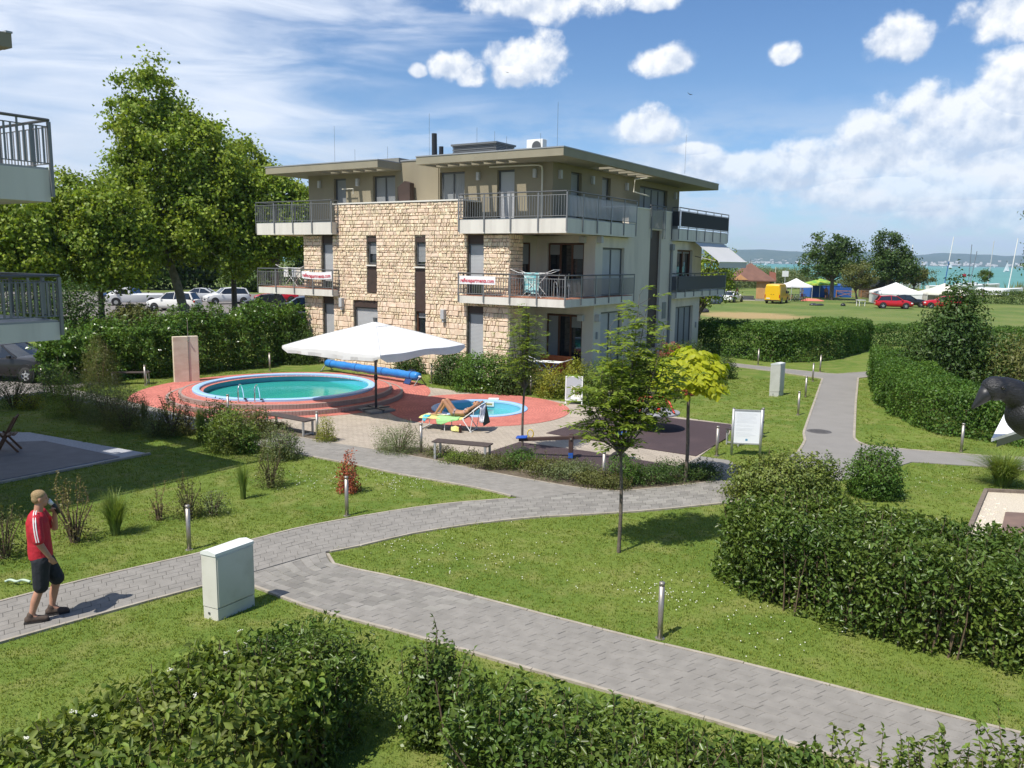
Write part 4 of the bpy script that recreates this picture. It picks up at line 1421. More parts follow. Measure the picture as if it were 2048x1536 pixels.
# wall lamps, pipes, awning
def wall_lamp(x, y, z, axis):
 l = MB()
 if axis == 'A': l.bbox(x - 0.07, x + 0.07, y - 0.14, y, z, z + 0.34, 0.015)
 else: l.bbox(x, x + 0.14, y - 0.07, y + 0.07, z, z + 0.34, 0.015)
 l.build('wall_lamp', m_shut, house)
for s in (14.6, 12.1, 5.2, 2.4):
 wall_lamp(-s, PT, 8.28, 'A')
for t in (2.1, 4.9, 8.3, 14.2):
 wall_lamp(-1.6, t, 8.25, 'B')
for s, z in ((11.98, 2.72), (6.05, 2.45)):
 l = MB().bbox(-s - 0.09, -s + 0.09, SW - 0.20, SW, z, z + 0.42, 0.02)
 l.bbox(-s - 0.05, -s + 0.05, SW - 0.15, SW - 0.02, z - 0.14, z, 0.02)
 l.build('wall_lamp', m_shut, house)
for z in (2.5, 5.72):
 MB().bbox(-(BW + 0.02), -(BW - 0.22), 3.1, 3.3, z, z + 0.28, 0.015).build('wall_lamp', m_shut, house)
 MB().bbox(-1.0, -0.75, 2.8, 3.0, z, z + 0.25, 0.015).build('wall_lamp', m_shut, house)
MB().tube(smooth_line([(-4.6, 1.5, 8.80), (-3.2, 1.45, 8.78), (-2.15, 1.45, 8.76), (-2.0, 1.45, 8.7), (-2.0, 1.45, 8.0), (-2.0, 1.45, 6.6)], 30, 1), 0.035, 8).build('rain_pipe', m_cream, house)
MB().tube([(-0.7, 8.9, 8.84), (-0.95, 7.9, 8.70), (-1.0, 7.9, 8.15), (-0.9, 9.4, 8.05)], 0.03, 8).build('rain_pipe', m_cream, house)
MB().tube([(-12.9, 1.35, 8.15), (-12.2, 1.35, 8.15), (-12.2, 1.35, 7.9)], 0.025, 6).build('rain_pipe', m_cream, house)
aw = MB()
V = []
n = 12
for i in range(n + 1):
 t = 13.4 + 4.4 * i / n
 V += [(-0.05, t, 6.02), (1.25, t, 5.05 - 0.02 * math.sin(i)), (1.28, t, 5.02), (1.27, t + 0.0, 4.74 - 0.03 * (i % 2))]
F = []
for i in range(n):
 for j in range(3):
  F.append((i * 4 + j, (i + 1) * 4 + j, (i + 1) * 4 + j + 1, i * 4 + j + 1))
awn = aw.add(V, F).build('awning', mat('awning_cloth', (0.62, 0.62, 0.62), 0.8, trans=0.15, tint=(1, 1, 1)), house)
MB().tube([(1.28, 13.35, 5.03), (1.28, 17.85, 5.03)], 0.035, 8).build('awning_bar', m_white, awn)
for t in (13.5, 17.7):
 MB().tube([(-0.05, t, 5.3), (1.25, t, 5.02)], 0.02, 6).build('awning_arm', m_dark, awn)

# ---------------------------------------------------------------- neighbouring house on the left (only its balcony corners reach the frame)
LC = (-9.19,16.76)
left_house = empty('apartment_building', (LC[0], LC[1], 0), R(-33), 'neighbouring building at the left edge with grey railed balconies', 'building')
house_main, house = house, left_house

def lb_box(mb, x0, x1, y0, y1, z0, z1):
 return mb.box(x0, x1, y0, y1, z0, z1)

m_shade_wall = m_render_w
for z0, z1, zt in ((3.26, 3.62, 4.55), (6.0, 6.62, 7.57)):
 sl = lb_box(MB(), -3.2, 0, -9.0, 0, z0, z1).build('balcony', m_slab, left_house)
 lb_box(MB(), -3.19, -0.01, -8.99, -0.01, z1 + 0.001, z1 + 0.04).build('edge_flashing', m_flash, sl)
 hr, lr, bars = MB(), MB(), MB()
 for a, b in (((0.03, -9.0), (0.03, 0.03)), ((0.03, 0.03), (-3.2, 0.03))):
  hr.tube([(*a, zt), (*b, zt)], 0.03, 8)
  for zz in (z1 + 0.12, zt - 0.13):
   lr.tube([(*a, zz), (*b, zz)], 0.012, 6)
  Ls = math.dist(a, b)
  nb = int(Ls / 0.12)
  for i in range(nb + 1):
   x, y = a[0] + (b[0] - a[0]) * i / nb, a[1] + (b[1] - a[1]) * i / nb
   w = (0.008, 0.04) if a[0] == b[0] else (0.04, 0.008)
   bars.box(x - w[0] / 2, x + w[0] / 2, y - w[1] / 2, y + w[1] / 2, z1 + 0.12, zt - 0.13 + (0.1 if i % 5 == 0 else 0))
  for i in range(int(Ls / 1.3) + 1):
   x, y = b[0] + (a[0] - b[0]) * i * 1.3 / Ls, b[1] + (a[1] - b[1]) * i * 1.3 / Ls
   MB().box(x - 0.03, x + 0.03, y - 0.03, y + 0.03, z0 + 0.1, zt - 0.03).build('rail_post', m_rail, sl)
 hr.build('handrail', m_dark, sl)
 lr.build('lower_rail', m_rail, sl)
 tag(bars.build('balusters', m_rail, sl), kind='stuff')
lb_box(MB(), -1.5, -1.1, -9.0, -0.75, 5.52, 5.99).build('downstand_beam', m_render_w, left_house)
lb_box(MB(), -14.5, -2.6, -14.0, -3.4, 0, 9.45).build('wall', m_render_w, left_house)
RCX, RCY = (-10.98,18.89)
rdx, rdy = RCX - LC[0], RCY - LC[1]
ca, sa = math.cos(R(33)), math.sin(R(33))
rx, ry = rdx * ca - rdy * sa, rdx * sa + rdy * ca
rf2 = MB()
y = ry - 0.45
rf2.box(rx - 0.35, rx, ry - 14, ry, 9.40, 9.70)
rf2.box(rx - 12, rx - 1.5, ry - 14, ry, 9.40, 9.70)
for k in range(8):
 rf2.box(rx - 1.5, rx - 0.35, ry - 0.5 - k * 1.15 - 0.55, ry - 0.5 - k * 1.15, 9.43, 9.67)
rf2.box(rx - 1.5, rx - 0.35, ry - 0.5, ry, 9.41, 9.69)
rf2.box(rx - 1.5, rx - 0.35, ry - 14, ry - 9.6, 9.41, 9.69)
r2 = rf2.build('roof', m_fascia, left_house)
MB().box(rx - 12, rx + 0.02, ry - 0.12, ry + 0.02, 9.701, 9.74).build('roof_flashing', m_flash, r2)
house = house_main

# ---------------------------------------------------------------- vegetation
def unit(a):
 return a / (np.linalg.norm(a, axis=-1, keepdims=True) + 1e-9)

def leaf_quads(P, Nn, L, W, rg, spread=0.7, droop=0.0, fold=0.18, along=None, fine=False):
 """one bent four-sided leaf at each point; Nn is the way the leaf faces"""
 n = len(P)
 nn = unit(Nn + rg.normal(0, spread, (n, 3)))
 d = rg.normal(0, 1, (n, 3)) if along is None else along + rg.normal(0, 0.35, (n, 3))
 d = unit(d - nn * (d * nn).sum(1, keepdims=True))
 d[:, 2] -= droop
 d = unit(d)
 w = unit(np.cross(d, nn))
 Ls = (L * rg.uniform(0.65, 1.25, (n, 1)))
 Ws = (W * rg.uniform(0.7, 1.2, (n, 1)))
 up = np.cross(w, d)
 if fine:
  V = np.empty((n, 6, 3))
  V[:, 0] = P
  for q, s_, k_, wk in ((1, 1, 0.26, 0.36), (2, 1, 0.62, 0.40), (4, -1, 0.62, 0.40), (5, -1, 0.26, 0.36)):
   V[:, q] = P + d * Ls * k_ + w * Ws * wk * s_ + up * Ls * (fold * 0.8 - 0.05 * k_)
  V[:, 3] = P + d * Ls - up * Ls * 0.08
  i = np.arange(n)[:, None] * 6
  return V.reshape(-1, 3), np.concatenate([i + np.array([[0, 1, 2, 3]]), i + np.array([[0, 3, 4, 5]])])
 V = np.empty((n, 4, 3))
 V[:, 0] = P
 V[:, 1] = P + d * Ls * 0.48 + w * Ws * 0.5 + up * Ls * fold
 V[:, 2] = P + d * Ls
 V[:, 3] = P + d * Ls * 0.48 - w * Ws * 0.5 + up * Ls * fold
 F = np.arange(n * 4).reshape(n, 4)
 return V.reshape(-1, 3), F

def lump(P, amp, f, seed):
 r = np.random.default_rng(seed)
 v = np.zeros(len(P))
 for k in range(5):
  w = r.normal(0, f, 3)
  v += np.sin(P @ w + r.uniform(0, 6.28)) / 2.2
  f *= 1.35
 return v * amp

def hedge(name, face, width, height, n, L, W, m, label, side=1, group=None, cat='hedge', seed=1, bump=0.12, hvar=None, stems=40, shoots=0, inner=0.25, spread=0.75, droop=0.0, sprig=0.35, twigm=None, lower=0.06, see=1.0, fine=False):
 """clipped hedge behind a ground line: leaf shell over a rounded block, with stems inside"""
 rg = np.random.default_rng(seed)
 A = smooth_line(face, 60, 1)
 d = np.r_[0, np.cumsum(np.linalg.norm(np.diff(A, axis=0), axis=1))]
 T = unit(np.gradient(A, axis=0))
 Nr = np.c_[T[:, 1], -T[:, 0]] * side            # points out of the hedge on the face side
 Ltot = d[-1]
 per = 2 * height + width
 capn = int(n * (2 * width * height) / (per * Ltot + 2 * width * height))
 u = rg.uniform(0, Ltot, n)
 s = rg.uniform(0, per, n)
 u[:capn // 2] = 0
 u[capn // 2:capn] = Ltot
 wv = np.where(s < height, 0.0, np.where(s < height + width, s - height, width))      # distance in from the face
 zv = np.where(s < height, s, np.where(s < height + width, height, per - s))
 wv[:capn] = rg.uniform(0, width, capn)
 zv[:capn] = rg.uniform(0, height, capn)
 hv = np.ones(n) * height if hvar is None else height * np.interp(u / Ltot, np.linspace(0, 1, len(hvar)), hvar)
 zv = zv / height * hv
 ip = lambda arr: np.c_[np.interp(u, d, arr[:, 0]), np.interp(u, d, arr[:, 1])]
 base, nr, tt = ip(A), unit(ip(Nr)), unit(ip(T))
 on_face = (wv < 1e-6)
 on_back = (wv > width - 1e-6)
 on_top = ~on_face & ~on_back
 out = np.zeros((n, 3))
 out[on_face, :2] = nr[on_face]
 out[on_back, :2] = -nr[on_back]
 out[on_top, 2] = 1
 out[:capn, :2] = tt[:capn] * np.where(u[:capn, None] < 1, -1, 1)
 out[:capn, 2] = 0
 # round the shoulders
 e = np.minimum(wv, width - wv)
 rr = min(0.28, width * 0.25)
 zv -= np.where(on_top & (e < rr), (rr - np.sqrt(np.maximum(0, rr ** 2 - (rr - e) ** 2))) * 0.8, 0)
 P = np.c_[base - nr * wv[:, None], zv]
 dep = rg.exponential(1, n) * inner * 0.5
 P = P - out * np.minimum(dep, width * 0.45)[:, None] + out * lump(P, bump, 2.2, seed)[:, None]
 P[:, 2] = np.maximum(P[:, 2], lower + 0.02 * rg.random(n))
 if see < 1.0:
  keep = rg.random(n) < see + (1 - see) * np.clip(P[:, 2] / (height * 0.7), 0, 1)
  P, out = P[keep], out[keep]
 o3 = out + np.array([0, 0, 0.35])
 V, F = leaf_quads(P, o3, L, W, rg, spread, droop, fine=fine)
 if shoots:
  SV, SF, tw = shoot_set(rg, [(*(A[i] - Nr[i] * rg.uniform(0.1, width * 0.8)), height * (1 if hvar is None else np.interp(i / 59, np.linspace(0, 1, len(hvar)), hvar)) - 0.1) for i in rg.integers(0, 60, shoots)], sprig, L, W, fine)
  F = np.r_[F, SF + len(V)]
  V = np.r_[V, SV]
 root = empty(name, (0, 0, 0), 0, label, cat, group)
 cen = A.mean(0)
 root.location = (cen[0], cen[1], 0)
 V = V - np.array([cen[0], cen[1], 0])
 link('foliage', fast_mesh(name, V, F), m, root)
 st_ = MB()
 for k in range(stems):
  i = rg.integers(0, 60)
  p = A[i] - Nr[i] * rg.uniform(0.08, width - 0.08) - cen
  hh = height * rg.uniform(0.7, 0.97) * (1 if hvar is None else np.interp(i / 59, np.linspace(0, 1, len(hvar)), hvar))
  q = rg.normal(0, 0.09, 4)
  st_.tube([(p[0], p[1], -0.03), (p[0] + q[0] * 0.5, p[1] + q[1] * 0.5, hh * 0.5), (p[0] + q[0] + q[2], p[1] + q[1] + q[3], hh)], [0.014, 0.01, 0.004], 4, False)
 if shoots: st_.add([(p[0] - cen[0], p[1] - cen[1], p[2]) for p in tw[0]], tw[1])
 if st_.v: tag(st_.build('stems', twigm or m_twig, root), kind='stuff')
 return root

def shoot_set(rg, bases, length, L, W, fine=False):
 """upright shoots with leaves along them"""
 Ps, Ns = [], []
 mb = MB()
 for b in bases:
  b = np.array(b)
  ln = length * rg.uniform(0.5, 1.3)
  tip = b + np.array([rg.normal(0, 0.2) * ln, rg.normal(0, 0.2) * ln, ln])
  mid = (b + tip) / 2 + rg.normal(0, 0.04, 3) * ln
  mb.tube([b, mid, tip], [0.006, 0.005, 0.002], 4, False)
  k = max(4, int(ln / (L * 0.55)))
  for t in np.linspace(0.05, 1, k):
   p = b * (1 - t) ** 2 + 2 * mid * t * (1 - t) + tip * t * t
   for _ in range(2):
    Ps.append(p)
    Ns.append(rg.normal(0, 0.6, 3) + (0, 0, 0.9))
 if not Ps: return np.zeros((0, 3)), np.zeros((0, 4), int), ([], [])
 V, F = leaf_quads(np.array(Ps), np.array(Ns), L, W, rg, 0.4, fine=fine)
 return V, F, (mb.v, mb.f)

def shrub(name, at, h, rx, ry, n, L, W, m, label, cat='shrub', group=None, seed=1, base=None, hollow=0.35, stems=9, shoots=0, sprig=0.3, spread=0.8, lumpy=0.16, droop=0.0, taper=0.0, twigm=None, upward=0.4, clumps=0):
 """leafy bush: leaves through an uneven dome, stems from one foot"""
 rg = np.random.default_rng(seed)
 if base is None: base = -0.38 * h
 d = unit(rg.normal(0, 1, (n, 3)))
 r = hollow + (1 - hollow) * rg.random(n) ** 0.55
 r = r * (1 + lump(d, lumpy, 3.0, seed + 3) + lump(d, lumpy * 0.6, 8.0, seed + 4))
 zc = (h + base) / 2
 P = d * r[:, None] * np.array([rx, ry, (h - base) / 2])
 P[:, :2] *= np.where(d[:, 2] < 0.1, np.minimum(1.5, 0.93 / np.sqrt(np.maximum(0.2, 1 - np.minimum(d[:, 2], 0) ** 2))), 1)[:, None]
 P[:, 2] += zc
 if taper:
  f = 1 - taper * np.clip(P[:, 2] / h, 0, 1)
  P[:, :2] *= f[:, None]
 P[:, 2] = np.abs(P[:, 2]) + 0.02
 if clumps:
  cc = P[rg.integers(0, n, clumps)]
  idx = rg.integers(0, clumps, n)
  P = cc[idx] + rg.normal(0, 1, (n, 3)) * np.array([rx, ry, h * 0.5]) * 0.13
  P[:, 2] = np.maximum(P[:, 2], 0.03)
  d = unit(P - np.array([0, 0, zc]))
 V, F = leaf_quads(P, d + np.array([0, 0, upward]), L, W, rg, spread, droop)
 st_ = MB()
 if shoots:
  bs = P[rg.integers(0, len(P), shoots)]
  bs = bs[bs[:, 2] > h * 0.45]
  SV, SF, tw = shoot_set(rg, bs, sprig, L, W)
  F = np.r_[F, SF + len(V)]
  V = np.r_[V, SV]
  st_.add(*tw)
 root = empty(name, (at[0], at[1], 0), 0, label, cat, group)
 link('foliage', fast_mesh(name, V, F), m, root)
 for k in range(stems):
  a = rg.uniform(0, 6.28)
  e = rg.uniform(0.3, 0.85)
  tip = np.array([rx * e * math.cos(a) * (1 - taper * 0.6), ry * e * math.sin(a) * (1 - taper * 0.6), h * rg.uniform(0.5, 0.95)])
  st_.tube([(0.05 * math.cos(a), 0.05 * math.sin(a), -0.03), tip * np.array([0.45, 0.45, 0.5]), tip], [0.016, 0.011, 0.004], 5, False)
 if st_.v: link('stems', st_.mesh('stems'), twigm or m_twig, root)
 return root

def grass_clump(name, at, h, spread, n, m, label, seed=1, width=0.010, cat='ornamental grass', group=None, upright=0.5):
 rg = np.random.default_rng(seed)
 V, F = [], []
 for i in range(n):
  a = rg.uniform(0, 6.28)
  r0 = 0.12 * spread * math.sqrt(rg.random())
  p = np.array([r0 * math.cos(a), r0 * math.sin(a), 0.0])
  a2 = a + rg.normal(0, 0.5)
  hh = h * rg.uniform(0.55, 1.08)
  out = spread * rg.uniform(0.1, 1.0) * (1 - upright * 0.5)
  dirv = np.array([math.cos(a2), math.sin(a2), 0])
  side = np.array([-dirv[1], dirv[0], 0]) * width * rg.uniform(0.6, 1.2)
  o = len(V)
  K = 5
  for k in range(K):
   t = k / (K - 1)
   z = hh * (t - 0.28 * t ** 3 * (1.6 - upright))
   q = p + dirv * out * t ** 2 + np.array([0, 0, z])
   w = side * (1 - t * 0.92)
   V += [q - w, q + w]
  for k in range(K - 1):
   F.append((o + 2 * k, o + 2 * k + 1, o + 2 * k + 3, o + 2 * k + 2))
 root = empty(name, (at[0], at[1], 0), 0, label, cat, group)
 link('blades', fast_mesh(name, V, F), m, root)
 return root

def tree(name, at, lobes, n_clump, per, cr, L, W, m, label, trunk_h, trunk_r, seed=1, group=None, bark=None, lean=(0, 0), cat='tree', spread=0.9, droop=0.15, shell=0.45, flat=0.75):
 """trunk, limbs to every lobe, leaf clumps spread through the lobes"""
 rg = np.random.default_rng(seed)
 root = empty(name, (at[0], at[1], 0), 0, label, cat, group)
 lobes = [np.array(l, float) for l in lobes]
 vol = np.array([l[3] * l[4] * l[5] for l in lobes]) ** 0.75
 pick = rg.choice(len(lobes), n_clump, p=vol / vol.sum())
 Ps, Ns, tips = [], [], []
 for k in pick:
  l = lobes[k]
  d = unit(rg.normal(0, 1, 3))
  r = shell + (1 - shell) * rg.random() ** 0.6
  c = l[:3] + d * r * l[3:6]
  rad = cr * rg.uniform(0.6, 1.35)
  q = rg.normal(0, 0.5, (int(per * rg.uniform(0.6, 1.4)), 3)) * rad * np.array([1, 1, flat])
  Ps.append(c + q)
  Ns.append(unit(d * 0.7 + unit(q) * 0.6 + np.array([0, 0, 0.45])))
  tips.append((c, k))
 P, Nn = np.concatenate(Ps), np.concatenate(Ns)
 V, F = leaf_quads(P, Nn, L, W, rg, spread, droop)
 link('crown', fast_mesh(name + '_crown', V, F), m, root)
 tb = MB()
 top = max(l[2] for l in lobes)
 pts = [(0, 0, -0.1), (lean[0] * 0.3, lean[1] * 0.3, trunk_h * 0.5), (lean[0], lean[1], trunk_h), (lean[0] * 1.4, lean[1] * 1.4, (trunk_h + top) / 2), (lean[0] * 1.6, lean[1] * 1.6, top)]
 tb.tube(smooth_line(pts, 12, 1), list(np.linspace(trunk_r * 1.15, trunk_r * 0.18, 12)), 10, False)
 tk = tb.build('trunk', bark or m_bark, root, True)
 lb = MB()
 for c, k in tips[:min(len(tips), 70)]:
  z0 = trunk_h + (top - trunk_h) * rg.uniform(0, 0.6) * np.clip((c[2] - trunk_h) / (top - trunk_h + 1e-6), 0.05, 1)
  s_ = np.array([lean[0] * 1.2, lean[1] * 1.2, z0])
  mid = (s_ + c) / 2 + np.array([0, 0, 0.12 * np.linalg.norm(c - s_)]) + rg.normal(0, 0.05, 3) * cr
  r0 = trunk_r * rg.uniform(0.16, 0.34)
  lb.tube([s_, mid, c], [r0, r0 * 0.6, r0 * 0.15], 5, False)
 lb.build('limbs', bark or m_bark, root)
 return root

# leaf colours
lf_plane = leaf('plane_leaf', (0.175, 0.208, 0.026), (0.125, 0.175, 0.026), 0.40, 0.35, 0.30)
lf_dark = leaf('dark_leaf', (0.035, 0.065, 0.016), (0.055, 0.085, 0.022), 0.40, 0.5, 0.22)
lf_laurel = leaf('laurel_leaf', (0.055, 0.105, 0.020), (0.085, 0.14, 0.026), 0.40, 0.7, 0.22, 0.28, 0.6)
lf_privet = leaf('privet_leaf', (0.052, 0.086, 0.018), (0.092, 0.124, 0.025), 0.42, 0.9, 0.25, 0.32, 0.55)
lf_hedge = leaf('clipped_leaf', (0.075, 0.13, 0.022), (0.045, 0.088, 0.018), 0.38, 0.7, 0.28)
lf_vib = leaf('dogwood_leaf', (0.10, 0.145, 0.028), (0.13, 0.15, 0.038), 0.40, 1.2, 0.32)
lf_gold = leaf('golden_leaf', (0.22, 0.21, 0.03), (0.12, 0.15, 0.025), 0.35, 1.5, 0.3)
lf_variegated = leaf('variegated_leaf', (0.16, 0.18, 0.05), (0.09, 0.12, 0.03), 0.45, 1.6, 0.28)
lf_red = leaf('barberry_leaf', (0.22, 0.045, 0.030), (0.30, 0.10, 0.06), 0.35, 5, 0.3)
lf_rowan = leaf('rowan_leaf', (0.115, 0.165, 0.03), (0.17, 0.205, 0.034), 0.35, 1.4, 0.38)
lf_catalpa = leaf('catalpa_leaf', (0.30, 0.315, 0.016), (0.22, 0.265, 0.018), 0.25, 2.0, 0.4, 0.5)
lf_grey = leaf('grey_green_leaf', (0.13, 0.15, 0.075), (0.09, 0.11, 0.045), 0.35, 2, 0.28)
lf_olive = leaf('olive_leaf', (0.105, 0.105, 0.035), (0.08, 0.09, 0.028), 0.35, 0.7, 0.25)
lf_blade = leaf('grass_blade', (0.10, 0.15, 0.035), (0.17, 0.19, 0.055), 0.3, 3, 0.3)
lf_dry = leaf('dry_shrub_leaf', (0.16, 0.12, 0.055), (0.11, 0.11, 0.04), 0.3, 3, 0.25)
lf_far = leaf('far_leaf', (0.045, 0.075, 0.018), (0.07, 0.10, 0.022), 0.35, 0.25, 0.2)

# --- hedges
hedge('clipped_hedge', [(3.29,12.79), (3.41,11.89), (4.12,11.08), (5.12,10.20), (6.32,9.49), (7.53,9.06)], 2.1, 1.33, 46000, 0.082, 0.046, lf_privet, 'tall dark privet hedge beside the paved path near the steel bollard', side=1, seed=11, bump=0.11, stems=260, shoots=70, sprig=0.26, inner=0.7, see=0.8, spread=0.95, fine=True)
hedge('clipped_hedge', [(16.27,37.45), (15.33,35.13), (13.46,30.40), (12.90,28.49), (12.62,26.73), (12.56,24.95), (12.87,24.10), (13.62,23.20), (14.70,22.08)], 2.2, 1.32, 52000, 0.10, 0.055, lf_hedge, 'curved clipped hedge to the right of the asphalt path', side=1, seed=12, stems=60, bump=0.08)
hedge('clipped_hedge', [(9.63,46.00), (11.59,43.85), (12.85,41.83), (14.63,41.83), (16.56,42.89), (19.11,45.95), (21.59,49.69)], 3.4, 1.72, 46000, 0.13, 0.075, lf_hedge, 'long clipped hedge behind the cross path and small bollards', side=1, seed=13, stems=50, bump=0.10)
hedge('clipped_hedge', [(21.76,50.58), (24.03,51.18), (27.20,51.31), (32.78,50.31)], 1.8, 1.25, 14000, 0.13, 0.075, lf_hedge, 'low clipped hedge at the meadow edge behind the curved hedge', side=1, seed=14, stems=20)
hedge('clipped_hedge', [(55.14,104.34), (63.11,112.45), (67.48,109.85), (74.47,109.25)], 1.5, 1.7, 9000, 0.22, 0.13, lf_far, 'dark straight hedge on the far side of the meadow', side=1, seed=15, stems=10)
hedge('laurel_hedge', [(-17.83,31.05), (-16.73,31.67), (-14.28,33.70), (-12.04,36.28), (-10.75,38.00), (-9.59,39.45)], 1.6, 2.25, 40000, 0.15, 0.075, lf_laurel, 'tall glossy laurel hedge behind the round pool', side=1, seed=16, stems=90, shoots=170, sprig=0.5, hvar=[0.66, 0.95, 0.92, 1.1, 1.02, 1.15, 0.98], bump=0.30, inner=0.5)
dog = hedge('dogwood_hedge', [(-4.0, 3.4), (-3.4, 4.5), (-2.6, 5.9), (-1.98, 7.05), (-1.75, 7.5)], 1.65, 1.05, 22000, 0.092, 0.056, lf_vib, 'loose dogwood hedge with pale flower heads beside the white cabinet lawn', side=1, seed=17, stems=170, shoots=50, sprig=0.2, inner=0.5, see=0.6, spread=0.8, bump=0.14, fine=True)
hedge('privet_hedge', [(-1.80, 7.35), (-1.45, 8.0)], 1.25, 1.05, 9000, 0.066, 0.034, lf_privet, 'dark privet bush ending the loose dogwood hedge', side=1, seed=18, stems=60, shoots=24, sprig=0.2, see=0.5, inner=0.5, fine=True)
hedge('privet_hedge', [(-0.6, 6.75), (-0.2, 6.7), (0.7, 6.3), (1.6, 6.0), (2.6, 5.8)], 1.1, 0.92, 15000, 0.075, 0.042, lf_privet, 'leafy privet hedge in front of the paved path', side=1, seed=19, stems=110, shoots=60, sprig=0.28, hvar=[1.12, 1.0, 0.9, 0.85, 0.85], see=0.5, inner=0.6, fine=True)
hedge('privet_hedge', [(2.75, 5.75), (3.6, 5.8), (4.6, 6.0), (5.6, 6.2)], 0.8, 0.75, 4500, 0.066, 0.038, lf_vib, 'thin privet hedge with tall loose shoots over the paved path', side=1, seed=20, stems=50, shoots=120, sprig=0.5, see=0.5, inner=0.6, fine=True)
shrub('privet_bush', (-0.76, 8.1), 1.02, 0.38, 0.42, 5500, 0.066, 0.034, lf_privet, 'upright privet bush standing alone at the hedge gap', seed=21, stems=30, shoots=40, sprig=0.3)

rg_ = np.random.default_rng(6)
for t in np.linspace(0.05, 0.95, 9):
 fh = MB()
 for _ in range(9):
  fh.ico(rg_.normal(0, 0.013, 3) * (1, 1, 0.35), 0.007, 1)
 o = fh.build('flower_head', mat('cream_flower', (0.72, 0.70, 0.58), 0.8), dog)
 o.location = (-3.55 + 1.5 * t - 0.75 * rg_.random() - dog.location[0], 4.4 + 3.1 * t + 0.5 * rg_.random() - dog.location[1] + 0.4, 1.17 + rg_.uniform(-0.05, 0.06))
# --- shrubs on the right
shrub('round_shrub', (5.71,17.21), 1.02, 1.12, 0.8, 11000, 0.075, 0.045, lf_variegated, 'yellowish variegated shrub behind the dark privet hedge', seed=31, stems=26, shoots=30, sprig=0.2)
shrub('round_shrub', (6.70,17.37), 0.85, 0.45, 0.45, 3000, 0.07, 0.035, lf_privet, 'small privet shrub between the variegated shrub and its dark neighbour', seed=32, stems=16, shoots=20)
shrub('round_shrub', (7.93,17.55), 1.1, 0.6, 0.6, 6500, 0.07, 0.035, lf_hedge, 'round green privet shrub standing alone on the right lawn', seed=33, stems=30, shoots=40, sprig=0.3)
grass_clump('fountain_grass', (11.33,18.53), 1.2, 1.25, 1300, lf_blade, 'wide fountain grass clump by the gravel bed', seed=34, upright=0.3)
shrub('elder_shrub', (17.6, 33.0), 4.2, 2.1, 1.8, 14000, 0.17, 0.08, lf_dark, 'tall dark elder shrub rising over the curved hedge', seed=35, stems=30, shoots=26, sprig=0.9, taper=0.5, lumpy=0.22)
shrub('elder_shrub', (20.2, 32.2), 2.5, 1.9, 1.5, 6000, 0.15, 0.07, lf_olive, 'broad dull green shrub right of the tall elder', seed=36, stems=14, lumpy=0.2)
shrub('elder_shrub', (16.4, 32.6), 1.9, 0.9, 0.9, 3500, 0.14, 0.06, lf_dark, 'low dark shrub at the left foot of the tall elder', seed=37, stems=14)
shrub('elder_shrub', (22.3, 35.0), 2.3, 1.5, 1.3, 5000, 0.15, 0.07, lf_dark, 'dark shrub at the right edge behind the crow', seed=38, stems=10)
# --- shrubs round the left lawn
shrub('barberry', (-3.48,17.24), 0.76, 0.24, 0.24, 1100, 0.055, 0.035, lf_red, 'small red barberry bush behind a steel bollard', seed=41, shoots=14, sprig=0.22, lumpy=0.28)
grass_clump('silver_grass', (-7.09,14.31), 0.98, 0.62, 620, lf_blade, 'dense green grass clump on the lawn behind the man', seed=42, upright=0.8)
shrub('sparse_shrub', (-7.60,13.89), 0.95, 0.42, 0.4, 520, 0.05, 0.025, lf_dry, 'brown half dry shrub between the man and the grass clump', seed=43, stems=26, shoots=24, sprig=0.35, clumps=0, lumpy=0.3)
shrub('sparse_shrub', (-8.36,13.12), 0.9, 0.4, 0.5, 700, 0.06, 0.025, lf_olive, 'olive twiggy shrub at the left edge behind the man', seed=44, stems=22, shoots=16)
shrub('sparse_shrub', (-6.17,15.34), 0.66, 0.3, 0.3, 700, 0.045, 0.025, lf_olive, 'olive twiggy shrub beside a bollard on the left lawn', seed=45, stems=18, shoots=18)
shrub('sparse_shrub', (-5.77,15.55), 0.5, 0.32, 0.25, 700, 0.045, 0.025, lf_grey, 'low grey green shrub right of the olive twiggy one', seed=46, stems=12)
shrub('sparse_shrub', (-6.67,15.20), 0.55, 0.22, 0.22, 260, 0.045, 0.02, lf_dry, 'thin weedy shrub right of the grass clump', seed=146, stems=12, shoots=10)
grass_clump('reed_clump', (-5.55,16.65), 0.95, 0.40, 110, lf_blade, 'thin tall reed clump on the left lawn', seed=47, upright=1.0, width=0.016)
shrub('sparse_shrub', (-5.24,17.55), 0.85, 0.36, 0.34, 1100, 0.05, 0.022, lf_olive, 'twiggy olive shrub right of the reed clump', seed=48, stems=22, shoots=20)
shrub('leafy_shrub', (-5.73,20.13), 0.80, 0.55, 0.5, 2600, 0.075, 0.028, lf_grey, 'grey green willow-like shrub at the edge of the paved path', seed=49, stems=20, shoots=26)
shrub('leafy_shrub', (-7.23,20.85), 1.05, 0.6, 0.55, 4200, 0.075, 0.04, lf_vib, 'big green shrub left of the pool path', seed=50, stems=22, lumpy=0.22)
shrub('leafy_shrub', (-7.98,22.18), 1.05, 0.6, 0.6, 3600, 0.075, 0.04, lf_vib, 'yellow green shrub behind the big green one', seed=51, stems=12)
shrub('leafy_shrub', (-7.11,22.50), 0.88, 0.5, 0.45, 4200, 0.06, 0.03, lf_olive, 'dark fine-leaved shrub left of the first bench', seed=52, stems=10)
shrub('leafy_shrub', (-6.75,20.77), 0.7, 0.34, 0.34, 1600, 0.06, 0.03, lf_hedge, 'bright green shrub at the foot of the big green one', seed=152, stems=10)
grass_clump('silver_grass', (-8.39,21.90), 1.15, 0.42, 420, lf_blade, 'tall upright grass clump by the pool path', seed=53, upright=0.95)
